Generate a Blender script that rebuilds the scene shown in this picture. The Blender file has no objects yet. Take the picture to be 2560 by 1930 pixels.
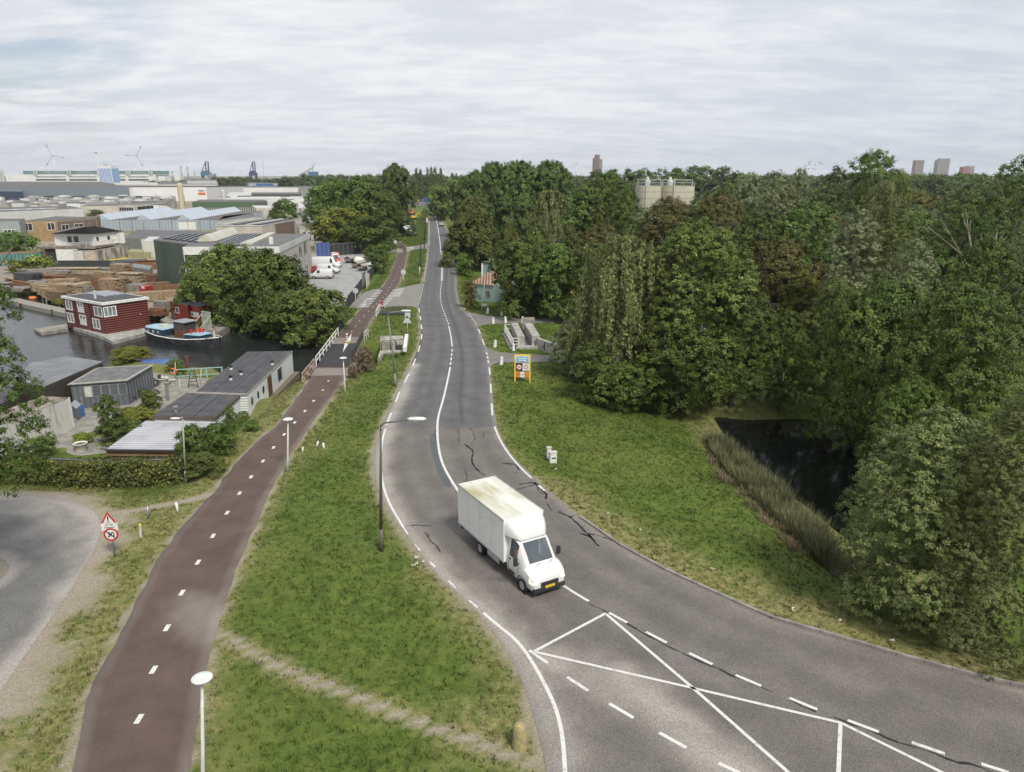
import bpy, bmesh, math, random
import numpy as np
from mathutils import Vector, Matrix
from mathutils.geometry import tessellate_polygon
R = math.radians
random.seed(7); RNG = np.random.default_rng(11)
SC = bpy.context.scene; COL = SC.collection
# ---------------------------------------------------------------- camera
FPX, HOR, CH = 1850.0, 437.0, 19.0
PITCH = math.atan((965 - HOR) / FPX)
cd = bpy.data.cameras.new('camera'); cam = bpy.data.objects.new('camera', cd); COL.objects.link(cam)
cam.location = (0, 0, CH); cam.rotation_euler = (math.pi / 2 - PITCH, 0, 0)
cd.sensor_width = 36; cd.lens = 36 * FPX / 2560; cd.clip_start = .5; cd.clip_end = 30000
SC.camera = cam
# ---------------------------------------------------------------- sky and sun
SUN_EL, SUN_AZ = R(50), R(148)          # azimuth clockwise from +Y (north)
w = bpy.data.worlds.new('World'); SC.world = w; w.use_nodes = True
nt = w.node_tree; nt.nodes.clear(); N = nt.nodes.new; L = nt.links.new
out = N('ShaderNodeOutputWorld'); bg = N('ShaderNodeBackground'); bg.inputs[1].default_value = .12
sky = N('ShaderNodeTexSky'); sky.sky_type = 'NISHITA'; sky.sun_disc = False
sky.sun_elevation = SUN_EL; sky.sun_rotation = SUN_AZ; sky.dust_density = 2.5; sky.altitude = 20
tc = N('ShaderNodeTexCoord'); sep = N('ShaderNodeSeparateXYZ'); L(tc.outputs['Generated'], sep.inputs[0])
def wm(op, a, b=None, clamp=False):
    n = N('ShaderNodeMath'); n.operation = op; n.use_clamp = clamp
    for i, v in enumerate((a, b)):
        if v is None: continue
        if isinstance(v, (int, float)): n.inputs[i].default_value = v
        else: L(v, n.inputs[i])
    return n.outputs[0]
zz = wm('ADD', wm('MAXIMUM', sep.outputs[2], 0.0), .13)
cx = wm('DIVIDE', sep.outputs[0], zz); cy = wm('DIVIDE', sep.outputs[1], zz)
cmb = N('ShaderNodeCombineXYZ'); L(wm('MULTIPLY', cx, .62), cmb.inputs[0]); L(wm('MULTIPLY', cy, 1.15), cmb.inputs[1])
def wnoise(scale, det, rough, dist=0):
    n = N('ShaderNodeTexNoise'); n.inputs['Scale'].default_value = scale; n.inputs['Detail'].default_value = det
    n.inputs['Roughness'].default_value = rough; n.inputs['Distortion'].default_value = dist
    L(cmb.outputs[0], n.inputs['Vector']); return n.outputs['Fac']
def wramp(v, a, b, lo, hi):
    n = N('ShaderNodeMapRange'); n.interpolation_type = 'SMOOTHSTEP'
    n.inputs[1].default_value = a; n.inputs[2].default_value = b; n.inputs[3].default_value = lo; n.inputs[4].default_value = hi
    L(v, n.inputs[0]); return n.outputs[0]
cover = wramp(wnoise(.7, 7, .55, .5), .22, .36, .75, 1.0)
tone = wramp(wm('ADD', wm('MULTIPLY', wnoise(1.5, 9, .6, .45), .55), wm('MULTIPLY', wnoise(5.0, 9, .66, .3), .45)), .36, .64, 0, 1)
cc = N('ShaderNodeMixRGB'); cc.inputs[1].default_value = (5.75, 6.0, 6.45, 1); cc.inputs[2].default_value = (7.35, 7.42, 7.55, 1); L(tone, cc.inputs[0])
# the cloud sheet is a little greyer low down and towards the east
side = wramp(wm('ADD', sep.outputs[0], wm('MULTIPLY', sep.outputs[2], -.6)), -.2, .75, 0, 1)
gd = N('ShaderNodeMixRGB'); gd.blend_type = 'MULTIPLY'; gd.inputs[2].default_value = (.82, .87, .90, 1); L(side, gd.inputs[0]); L(cc.outputs[0], gd.inputs[1])
gap = N('ShaderNodeVectorMath'); gap.operation = 'DOT_PRODUCT'; L(tc.outputs['Generated'], gap.inputs[0]); _g = Vector((-1250, FPX * math.cos(PITCH) + 945 * math.sin(PITCH), -FPX * math.sin(PITCH) + 945 * math.cos(PITCH))).normalized(); gap.inputs[1].default_value = _g
hole = wm('MULTIPLY', wramp(gap.outputs['Value'], .986, .9995, 0, 1), wramp(wnoise(1.6, 6, .55, .4), .44, .62, 0, .7)); cover = wm('SUBTRACT', cover, hole, True)
zen = N('ShaderNodeMixRGB'); zen.blend_type = 'MULTIPLY'; zen.inputs[2].default_value = (.72, .74, .78, 1); L(wramp(sep.outputs[2], .35, .8, 0, 1), zen.inputs[0]); L(gd.outputs[0], zen.inputs[1]); gd = zen   # sky above the view dimmed so the sun models shapes more strongly
mx = N('ShaderNodeMixRGB'); L(cover, mx.inputs[0]); L(sky.outputs[0], mx.inputs[1]); L(gd.outputs[0], mx.inputs[2])
L(mx.outputs[0], bg.inputs[0]); L(bg.outputs[0], out.inputs[0])
sl = bpy.data.lights.new('sun', 'SUN'); sl.energy = 3.4; sl.angle = R(13); sl.color = (1, .95, .87)
so = bpy.data.objects.new('sun', sl); COL.objects.link(so)
sd = Vector((math.sin(SUN_AZ) * math.cos(SUN_EL), math.cos(SUN_AZ) * math.cos(SUN_EL), math.sin(SUN_EL)))
so.rotation_euler = (-sd).to_track_quat('-Z', 'Y').to_euler(); so.location = (40, -40, 90)
SC.view_settings.view_transform = 'Standard'; SC.view_settings.look = 'None'
SC.view_settings.exposure = .08; SC.view_settings.gamma = 1
SC.cycles.max_bounces = 6; SC.cycles.transparent_max_bounces = 6; SC.cycles.volume_bounces = 0
SC.cycles.diffuse_bounces = 2; SC.cycles.glossy_bounces = 2; SC.cycles.caustics_reflective = False; SC.cycles.caustics_refractive = False

# ---------------------------------------------------------------- picture <-> world
SP, CP = math.sin(PITCH), math.cos(PITCH)
def ray(x, y):
    u, v = x - 1280, y - 965
    return Vector((u, FPX * CP - v * SP, -FPX * SP - v * CP))
def W(x, y, z=0.0):
    d = ray(x, y); t = (z - CH) / d.z
    return Vector((d.x * t, d.y * t, z))
def WY(x, y, Y):                      # point of the sight line at distance Y
    d = ray(x, y); t = Y / d.y
    return Vector((d.x * t, Y, CH + d.z * t))
def proj(p):
    rz = p[2] - CH
    zc = p[1] * CP - rz * SP; yc = -(p[1] * SP + rz * CP)
    return 1280 + FPX * p[0] / zc, 965 + FPX * yc / zc
def WH(base, ytop):                   # height above base that reaches picture row ytop
    lo, hi = 0.0, min(400.0, (base[1] * CP - 1.5) / SP + CH - base[2])
    for _ in range(40):
        m = (lo + hi) / 2
        if proj((base[0], base[1], base[2] + m))[1] > ytop: lo = m
        else: hi = m
    return lo
def WL(pts, z=0.0): return [W(a, b, z) for a, b in pts]

# ---------------------------------------------------------------- materials
MATS = {}
def nodes(name):
    m = bpy.data.materials.new(name); m.use_nodes = True; t = m.node_tree
    return m, t, t.nodes['Principled BSDF']
def c4(c): return (c[0], c[1], c[2], 1)
def mat(name, c, rough=.6, c2=None, scale=2.0, lo=.42, hi=.6, bump=0, bscale=None, metal=0, spec=None, stretch=None, fine=.12, fscale=18, det=6, emit=None, alpha=None):
    """procedural paint / mineral / wood: two tones mixed by noise, fine mottling, bump"""
    if name in MATS: return MATS[name]
    m, t, b = nodes(name); n, l = t.nodes.new, t.links.new
    tcn = n('ShaderNodeTexCoord'); vec = tcn.outputs['Object']
    if stretch:
        mp = n('ShaderNodeMapping'); mp.inputs['Scale'].default_value = stretch; l(vec, mp.inputs[0]); vec = mp.outputs[0]
    def noise(s, d=5):
        k = n('ShaderNodeTexNoise'); k.inputs['Scale'].default_value = s; k.inputs['Detail'].default_value = d; k.inputs['Roughness'].default_value = .6
        l(vec, k.inputs['Vector']); return k.outputs['Fac']
    a = noise(scale, det)
    mr = n('ShaderNodeMapRange'); mr.inputs[1].default_value = lo; mr.inputs[2].default_value = hi; l(a, mr.inputs[0])
    mixn = n('ShaderNodeMixRGB'); mixn.inputs[1].default_value = c4(c); mixn.inputs[2].default_value = c4(c2 if c2 else [v * .82 for v in c]); l(mr.outputs[0], mixn.inputs[0])
    f = noise(fscale, 3); mr2 = n('ShaderNodeMapRange'); mr2.inputs[1].default_value = .3; mr2.inputs[2].default_value = .7
    mr2.inputs[3].default_value = 1 - fine; mr2.inputs[4].default_value = 1 + fine; l(f, mr2.inputs[0])
    mul = n('ShaderNodeVectorMath'); mul.operation = 'SCALE'; l(mixn.outputs[0], mul.inputs[0]); l(mr2.outputs[0], mul.inputs['Scale'])
    l(mul.outputs[0], b.inputs['Base Color'])
    b.inputs['Roughness'].default_value = rough; b.inputs['Metallic'].default_value = metal
    if spec is not None: b.inputs['Specular IOR Level'].default_value = spec
    if bump:
        bn = n('ShaderNodeBump'); bn.inputs['Strength'].default_value = min(1, bump); bn.inputs['Distance'].default_value = .03
        l(noise(bscale or fscale, 4), bn.inputs['Height']); l(bn.outputs[0], b.inputs['Normal'])
    if emit: b.inputs['Emission Color'].default_value = c4(emit[0]); b.inputs['Emission Strength'].default_value = emit[1]
    MATS[name] = m; return m
def ribmat(name, c, axis, pitch, depth=.4, c2=None, rough=.5, dark=.75, scale=.6, lo=.45, hi=.62):
    """profiled sheet / boards: ribs along an axis of the object's own coordinates"""
    if name in MATS: return MATS[name]
    m = mat(name, c, rough, c2, scale, lo, hi); t = m.node_tree; n, l = t.nodes.new, t.links.new; b = t.nodes['Principled BSDF']
    tcn = n('ShaderNodeTexCoord'); s = n('ShaderNodeSeparateXYZ'); l(tcn.outputs['Object'], s.inputs[0])
    if axis == 'xy':
        ad = n('ShaderNodeMath'); ad.operation = 'ADD'; l(s.outputs[0], ad.inputs[0]); l(s.outputs[1], ad.inputs[1]); v = ad.outputs[0]
    else: v = s.outputs['xyz'.index(axis)]
    d = n('ShaderNodeMath'); d.operation = 'MULTIPLY'; d.inputs[1].default_value = 2 * math.pi / pitch; l(v, d.inputs[0])
    sn = n('ShaderNodeMath'); sn.operation = 'SINE'; l(d.outputs[0], sn.inputs[0])
    mr = n('ShaderNodeMapRange'); mr.inputs[1].default_value = .25; mr.inputs[2].default_value = .95; mr.inputs[3].default_value = 1; mr.inputs[4].default_value = dark; l(sn.outputs[0], mr.inputs[0])
    src = b.inputs['Base Color'].links[0].from_socket
    mul = n('ShaderNodeVectorMath'); mul.operation = 'SCALE'; l(src, mul.inputs[0]); l(mr.outputs[0], mul.inputs['Scale']); l(mul.outputs[0], b.inputs['Base Color'])
    bn = n('ShaderNodeBump'); bn.inputs['Strength'].default_value = depth; bn.inputs['Distance'].default_value = pitch * .3; l(sn.outputs[0], bn.inputs['Height']); l(bn.outputs[0], b.inputs['Normal'])
    return m
def glassmat(name='window_glass', c=(.05, .06, .07), rough=.08):
    if name in MATS: return MATS[name]
    m, t, b = nodes(name); b.inputs['Base Color'].default_value = c4(c); b.inputs['Roughness'].default_value = rough
    b.inputs['Specular IOR Level'].default_value = .9; MATS[name] = m; return m

# ---------------------------------------------------------------- meshes and objects
class MB:
    def __init__(s): s.v = []; s.f = []; s.m = []
    def add(s, vs, fs, mi=0):
        o = len(s.v); s.v += [tuple(p) for p in vs]; s.f += [tuple(i + o for i in f) for f in fs]; s.m += [mi] * len(fs); return s
    def box(s, a, b, mi=0):
        (x0, y0, z0), (x1, y1, z1) = a, b
        return s.add([(x0, y0, z0), (x1, y0, z0), (x1, y1, z0), (x0, y1, z0), (x0, y0, z1), (x1, y0, z1), (x1, y1, z1), (x0, y1, z1)],
                     [(0, 3, 2, 1), (4, 5, 6, 7), (0, 1, 5, 4), (1, 2, 6, 5), (2, 3, 7, 6), (3, 0, 4, 7)], mi)
    def cbox(s, c, d, mi=0, rz=0.0, M=None):
        hx, hy, hz = d[0] / 2, d[1] / 2, d[2] / 2; ca, sa = math.cos(rz), math.sin(rz)
        vs = []
        for k in ((-1, -1, -1), (1, -1, -1), (1, 1, -1), (-1, 1, -1), (-1, -1, 1), (1, -1, 1), (1, 1, 1), (-1, 1, 1)):
            p = Vector((k[0] * hx, k[1] * hy, k[2] * hz))
            if M: p = M @ p
            else: p = Vector((p.x * ca - p.y * sa, p.x * sa + p.y * ca, p.z))
            vs.append(p + Vector(c))
        return s.add(vs, [(0, 3, 2, 1), (4, 5, 6, 7), (0, 1, 5, 4), (1, 2, 6, 5), (2, 3, 7, 6), (3, 0, 4, 7)], mi)
    def tube(s, pts, rs, n=8, mi=0, cap=True):
        pts = [Vector(p) for p in pts]
        if isinstance(rs, (int, float)): rs = [rs] * len(pts)
        rings = []; o = len(s.v); vs = []
        for i, p in enumerate(pts):
            d = (pts[min(i + 1, len(pts) - 1)] - pts[max(i - 1, 0)]).normalized()
            a = Vector((0, 0, 1)) if abs(d.z) < .9 else Vector((1, 0, 0))
            u = d.cross(a).normalized(); v = d.cross(u)
            for k in range(n):
                t = 2 * math.pi * k / n; vs.append(p + (u * math.cos(t) + v * math.sin(t)) * rs[i])
        fs = []
        for i in range(len(pts) - 1):
            for k in range(n):
                a0, a1 = i * n + k, i * n + (k + 1) % n; fs.append((a0, a1, a1 + n, a0 + n))
        if cap: fs.append(tuple(range(n))[::-1]); fs.append(tuple(range((len(pts) - 1) * n, len(pts) * n)))
        return s.add(vs, fs, mi)
    def beam(s, a, b, w, mi=0, h=None):
        a, b = Vector(a), Vector(b); d = b - a; Ln = d.length; d.normalize()
        up = Vector((0, 0, 1)) if abs(d.z) < .95 else Vector((0, 1, 0)); x = d.cross(up).normalized(); z = x.cross(d); h = h or w
        vs = []
        for e in (a, b):
            for i, j in ((-1, -1), (1, -1), (1, 1), (-1, 1)): vs.append(e + x * i * w / 2 + z * j * h / 2)
        return s.add(vs, [(0, 1, 2, 3), (7, 6, 5, 4), (0, 4, 5, 1), (1, 5, 6, 2), (2, 6, 7, 3), (3, 7, 4, 0)], mi)
    def lathe(s, prof, n=16, c=(0, 0, 0), mi=0):
        vs = []; fs = []
        for r, z in prof:
            for k in range(n):
                t = 2 * math.pi * k / n; vs.append((c[0] + r * math.cos(t), c[1] + r * math.sin(t), c[2] + z))
        for i in range(len(prof) - 1):
            for k in range(n):
                a0, a1 = i * n + k, i * n + (k + 1) % n; fs.append((a0, a1, a1 + n, a0 + n))
        return s.add(vs, fs, mi)
    def prism(s, poly, z0, z1, mi=0, top=True, mt=None):
        n = len(poly); vs = [(p[0], p[1], z0) for p in poly] + [(p[0], p[1], z1) for p in poly]
        s.add(vs, [(i, (i + 1) % n, (i + 1) % n + n, i + n) for i in range(n)], mi)
        if top:
            tri = tessellate_polygon([[Vector((p[0], p[1], 0)) for p in poly]])
            s.add([(p[0], p[1], z1) for p in poly], [tuple(t) for t in tri], mi if mt is None else mt)
        return s
    def mesh(s, name, mats, smooth=False, fixn=True):
        me = bpy.data.meshes.new(name); me.from_pydata(s.v, [], s.f)
        for m in (mats if isinstance(mats, (list, tuple)) else [mats]): me.materials.append(m)
        if any(s.m): me.polygons.foreach_set('material_index', s.m)
        if fixn and len(s.f) < 60000:
            bm = bmesh.new(); bm.from_mesh(me); bmesh.ops.recalc_face_normals(bm, faces=bm.faces); bm.to_mesh(me); bm.free()
        if smooth: me.polygons.foreach_set('use_smooth', [True] * len(me.polygons))
        me.update(); return me
    def build(s, name, mats, parent=None, smooth=False, label=None, loc=None, rz=0, **k):
        return link(name, s.mesh(name, mats, smooth, **k), parent, label, loc, rz)
def link(name, me, parent=None, label=None, loc=None, rz=0):
    o = bpy.data.objects.new(name, me); COL.objects.link(o)
    if parent is not None: o.parent = parent
    if loc is not None: o.location = loc
    if rz: o.rotation_euler.z = rz
    if label: o['label'] = label
    return o
def thing(name, label, cat, loc=(0, 0, 0), rz=0.0, group=None):
    o = bpy.data.objects.new(name, None); COL.objects.link(o); o.empty_display_size = .3
    o.location = loc; o.rotation_euler.z = rz; return tag(o, label, cat, group)
def tag(o, label=None, cat=None, group=None, kind=None):
    if label: o['label'] = label
    if cat: o['category'] = cat
    if group: o['group'] = group
    if kind: o['kind'] = kind
    return o
def dup(root, loc, rz=None, label=None, group=None, scale=None):
    def cp(o, par):
        c = o.copy(); COL.objects.link(c); c.parent = par
        for ch in o.children: cp(ch, c)
        return c
    r = cp(root, None); r.location = loc
    if rz is not None: r.rotation_euler.z = rz
    if scale is not None: r.scale = (scale,) * 3 if isinstance(scale, (int, float)) else scale
    if label: r['label'] = label
    if group: r['group'] = group
    return r
def bevel(o, wdt=.02, seg=2):
    m = o.modifiers.new('bevel', 'BEVEL'); m.width = wdt; m.segments = seg; m.limit_method = 'ANGLE'; m.angle_limit = R(35); return o
def textmesh(s, size, name='lettering', bold=.0, depth=.002):
    c = bpy.data.curves.new(name, 'FONT'); c.body = s; c.size = size; c.extrude = depth; c.offset = bold; c.align_x = 'CENTER'; c.align_y = 'CENTER'
    o = bpy.data.objects.new(name, c); COL.objects.link(o); bpy.context.view_layer.update()
    me = bpy.data.meshes.new_from_object(o.evaluated_get(bpy.context.evaluated_depsgraph_get())); me.name = name
    bpy.data.objects.remove(o); bpy.data.curves.remove(c); return me
def text(s, size, m, parent, loc, rot, name='lettering', bold=0.0, label=None):
    me = textmesh(s, size, name, bold); me.materials.append(m); o = link(name, me, parent, label); o.location = loc; o.rotation_euler = rot; return o

# ---------------------------------------------------------------- 2-D tools
def resample(pts, step):
    P = np.array([[p[0], p[1]] for p in pts], float); d = np.r_[0, np.cumsum(np.hypot(*np.diff(P, axis=0).T))]
    n = max(2, int(d[-1] / step) + 1); t = np.linspace(0, d[-1], n)
    return np.c_[np.interp(t, d, P[:, 0]), np.interp(t, d, P[:, 1])]
def smoothline(pts, it=2):
    P = np.array([[p[0], p[1]] for p in pts], float)
    for _ in range(it):
        q = [P[0]]
        for a, b in zip(P[:-1], P[1:]): q += [a * .75 + b * .25, a * .25 + b * .75]
        q.append(P[-1]); P = np.array(q)
    return P
def seg_dist(X, Y, pts):
    P = np.array([[p[0], p[1]] for p in pts], float); best = np.full(X.shape, 1e9)
    for a, b in zip(P[:-1], P[1:]):
        d = b - a; L2 = d @ d + 1e-12; t = np.clip(((X - a[0]) * d[0] + (Y - a[1]) * d[1]) / L2, 0, 1)
        best = np.minimum(best, np.hypot(X - a[0] - t * d[0], Y - a[1] - t * d[1]))
    return best
def inside(X, Y, poly):
    P = [(p[0], p[1]) for p in poly]; r = np.zeros(X.shape, bool); j = len(P) - 1
    for i in range(len(P)):
        xi, yi = P[i]; xj, yj = P[j]
        if yi != yj:
            r ^= ((yi > Y) != (yj > Y)) & (X < (xj - xi) * (Y - yi) / (yj - yi) + xi)
        j = i
    return r
def sdist(X, Y, poly):
    d = seg_dist(X, Y, list(poly) + [poly[0]]); return np.where(inside(X, Y, poly), -d, d)
def sst(a, b, x): t = np.clip((x - a) / (b - a), 0, 1); return t * t * (3 - 2 * t)
LAT = RNG.random((256, 256))
def vnoise(X, Y, s):
    x, y = X / s, Y / s; xi, yi = np.floor(x).astype(int), np.floor(y).astype(int); fx, fy = x - xi, y - yi
    fx = fx * fx * (3 - 2 * fx); fy = fy * fy * (3 - 2 * fy); g = lambda i, j: LAT[i % 256, j % 256]
    return (g(xi, yi) * (1 - fx) + g(xi + 1, yi) * fx) * (1 - fy) + (g(xi, yi + 1) * (1 - fx) + g(xi + 1, yi + 1) * fx) * fy
def fnoise(X, Y, s): return .55 * vnoise(X, Y, s) + .28 * vnoise(X + 31.7, Y + 9.1, s / 2.1) + .17 * vnoise(X + 7.7, Y + 77.1, s / 4.3)
# ================================================================ THE GROUND
# outlines read off the roads, unprojected to the road level (z = 0)
RL = [(1071,514),(1071,546),(1072,572),(1071.6,623),(1067,661),(1060,695),(1053,720),(1048,748),(1047,766),(1049,789),(1052,809),(1053,832),(1050,855),(1042,880),(1031,905),(1015,932),(1001,962),(986,1000),(964,1042),(945,1096),(936,1120),(934,1165),(939,1210),(960,1258),(990,1303),(1020,1345),(1056,1390),(1092,1438),(1157,1493),(1204,1540),(1255,1606),(1302,1690),(1335,1790),(1362,1895),(1374,2000),(1380,2300)]
RRt = [(1093,514),(1102.7,533),(1111,554.6),(1119,577),(1126,605),(1133,640),(1139,661),(1142,688),(1142,722),(1146,748),(1154,766),(1165,780),(1179,793),(1195,816),(1205,839),(1213,862),(1220,877),(1226,905),(1228,939),(1231,985),(1239,1048),(1245,1075),(1260,1108),(1290,1150),(1329,1186),(1365,1225),(1447,1294),(1551,1366),(1666,1429),(1794,1487),(1921,1545),(2083,1591),(2257,1643),(2430,1690),(2560,1720),(3000,1800),(3600,1900)]
CL = [(150,2010),(168,1930),(220,1736),(289,1597),(347,1493),(399,1389),(463,1308),(509,1261),(527,1238),(555,1204),(602,1146),(648,1099),(694,1065),(741,995),(749,1000),(766,962),(792,918),(818,875),(844,843),(876,802),(905,771),(954,721),(974.5,690),(989,652),(998,627),(997,612),(985,600),(940,588),(900,580)]
CL = [p for p in CL if p != (749,1000)]
CR = [(440,2010),(475,1930),(498,1782),(521,1667),(538,1585),(567,1493),(590,1423),(619,1354),(654,1285),(677,1227),(706,1169),(752,1099),(810,1018),(853,965),(867,933),(882,898),(896,866),(911,831),(928,800),(951,771),(992,721),(1003,698),(1012,666),(1021,627),(1016,617),(1002,606),(970,592),(930,576)]
L3 = smoothline(WL(RL)[::-1], 2); R3 = smoothline(WL(RRt)[::-1], 2)
FAR_L = [(1071,514),(1067,506),(1062,498),(1058,490),(1056,481)]; FAR_R = [(1094,514),(1084,505),(1080,498),(1075,490),(1068,481)]
road_poly = list(L3) + list(R3[::-1])
cyc_poly = [tuple(p)[:2] for p in WL(CL)] + [tuple(p)[:2] for p in WL(CR[::-1])]
drive_poly = [tuple(p)[:2] for p in WL([(1053,720),(1057,708),(1025,714),(1003,719),(954,721),(930,724),(906,734),(872,768),(905,771),(951,771),(990,766),(1030,766),(1049,770)])]
cross_poly = [tuple(p)[:2] for p in WL([(1072,609),(1071.6,622),(1050,622),(1021,626),(998,629),(972,632),(974,626),(998,622),(1021,617),(1050,613)])]
trackA = [tuple(p)[:2] for p in WL([(1162,778),(1175,781),(1221,790),(1273,795),(1337,797),(1480,799),(1640,796),(1640,806),(1480,808),(1402,808),(1294,808),(1229,809),(1208,812),(1196,818)])]
trackB = [tuple(p)[:2] for p in WL([(1217,868),(1230,876),(1251,881),(1294,884),(1378,889),(1480,893),(1600,890),(1600,903),(1480,905),(1387,905),(1316,905),(1251,907),(1234,911),(1226,918)])]
siderd = [tuple(p)[:2] for p in smoothline(WL([(42,1236),(126,1240),(196,1253),(238,1276),(254,1310),(245,1364),(210,1419),(176,1478),(109,1574),(59,1645),(0,1729),(-250,2100),(-800,2100),(-300,1620),(-60,1500),(0,1452),(26,1424),(12,1398),(-60,1380),(-250,1360),(-500,1340),(-500,1226),(-150,1232)]), 1)]
parking = [tuple(p)[:2] for p in WL([(868,772),(905,734),(912,702),(938,668),(960,640),(940,622),(860,624),(800,634),(770,640),(776,690),(750,735),(800,770),(840,782)], -.25)]
canal = [tuple(p)[:2] for p in WL([(-300,690),(-60,712),(30,722),(110,742),(200,775),(300,790),(390,803),(470,822),(540,800),(620,800),(700,830),(826,872),(793,930),(752,985),(700,1000),(620,1000),(560,935),(450,925),(380,918),(290,903),(262,918),(245,935),(170,962),(60,1000),(-300,1020)], -1.8)]
pond = [tuple(p)[:2] for p in WL([(1800,1048),(1870,1055),(2000,1052),(2080,1060),(2200,1100),(2300,1200),(2330,1330),(2290,1420),(2170,1370),(2095,1315),(2020,1255),(1925,1195),(1850,1130)], -3.2)]
lockwell = [tuple(p)[:2] for p in WL([(921,868),(941,866),(946,908),(931,921),(918,905)], -.6)]
# height control lines: picture points at their own level
CTRL = [(RL, 0), (RRt, 0), (CL, 0), (CR, 0),
 ([(1150,1240),(1400,1250),(1560,1330),(1700,1400),(1900,1490),(2100,1550),(2400,1620),(2700,1690)], -.35),
 ([(1240,950),(1300,1040),(1330,1100)], -.3), ([(1400,980),(1420,1060),(1500,1160),(1700,1300)], -.9),
 ([(1600,1020),(1700,1050),(1790,1090),(1900,1180),(2000,1250),(2100,1350),(2190,1440),(2300,1520),(2500,1600),(2900,1700)], -2.4),
 ([(1450,830),(1550,870),(1650,920),(1700,980)], -1.6), ([(1240,800),(1300,850),(1380,850),(1300,810)], 0),
 ([(1850,700),(2000,800),(2200,900),(1900,900),(1700,800),(2500,900),(2300,1000),(1950,1000)], -2.2), ([(1900,600),(2300,600),(2700,600),(1500,600),(1300,640)], -2),
 ([(1300,560),(1200,600),(1170,700)], -.8), ([(1200,500),(1400,500),(1800,500),(2400,500)], -1.5), ([(1000,480),(1100,500)], -.3),
 ([(480,1130),(440,1200),(300,1220),(100,1225),(-100,1215)], -.5), ([(480,1075),(430,1100),(200,1130),(0,1140)], -1.0), ([(600,1050),(680,980),(740,940)], -1.0),
 ([(100,1000),(300,950),(450,1000),(400,930),(0,1000),(-200,1000),(560,960),(200,1050)], -1.0),
 ([(0,640),(100,700),(200,720),(300,740),(460,760),(450,700),(300,680),(150,660),(560,780),(650,760)], -1.0),
 ([(0,600),(200,600),(400,600),(0,540),(300,540),(600,560),(600,520),(0,500),(300,500)], -1.0), ([(0,470),(400,470),(700,470),(900,470)], -1.0),
 ([(770,640),(860,700),(840,740),(780,720),(930,640),(860,600),(950,560)], -.25), ([(780,900),(740,960)], -1.2), ([(700,880),(640,820)], -1.2)]
CP_ = []
for pl, z in CTRL:
    for p in resample([W(a, b, z) for a, b in pl], 3.0 if len(pl) > 12 else 6.0)[:400]: CP_.append((p[0], p[1], z))
CP_ = np.array(CP_); CP_ = CP_[CP_[:, 1] < 1500]
def terrain(X, Y):
    X = np.asarray(X, float); Y = np.asarray(Y, float); sh = X.shape; X = X.ravel(); Y = Y.ravel(); Z = np.empty(X.shape)
    for i in range(0, len(X), 20000):
        x, y = X[i:i + 20000], Y[i:i + 20000]
        d2 = (x[:, None] - CP_[:, 0]) ** 2 + (y[:, None] - CP_[:, 1]) ** 2 + .05
        wgt = d2 ** -1.6; Z[i:i + 20000] = (wgt * CP_[:, 2]).sum(1) / wgt.sum(1)
    flat = np.full(X.shape, 1e9)
    for P in (road_poly, cyc_poly, drive_poly, trackA, trackB, siderd, cross_poly):
        flat = np.minimum(flat, sdist(X, Y, P))
    Z = Z * sst(.3, 2.2, flat)
    und = (fnoise(X, Y, 5.0) - .5) * .25 * sst(1.0, 5, flat) * (Y < 400); Z = Z + und
    Z = np.where(inside(X, Y, parking), -.25, Z)
    dc = sdist(X, Y, canal); Z = np.where(dc < 1.2, np.minimum(Z, -3.2 + 2.2 * sst(-1.2, 1.2, dc)), Z)
    dp = sdist(X, Y, pond); Z = np.where(dp < 2.5, np.minimum(Z, -4.2 + 1.9 * sst(-1.5, 2.5, dp)), Z)
    dl = sdist(X, Y, lockwell); Z = np.where(dl < .7, np.minimum(Z, -1.9 + 1.9 * sst(-.1, .7, dl)), Z)
    return Z.reshape(sh)
def TZ(x, y): return float(terrain(np.array([x]), np.array([y]))[0])
def WT(x, y):                                    # picture point on the terrain
    z = 0.0
    for _ in range(6): p = W(x, y, z); z = .5 * z + .5 * TZ(p.x, p.y)
    return W(x, y, z)
trail1 = smoothline(WL([(538,1578),(570,1592),(648,1643),(730,1680),(810,1713),(890,1742),(961,1771),(1030,1798),(1099,1823),(1180,1850),(1250,1881),(1320,1905),(1366,1927)]))
trail2 = smoothline(WL([(527,1236),(480,1250),(440,1256),(390,1264),(347,1271),(300,1279),(245,1290)]))
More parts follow.
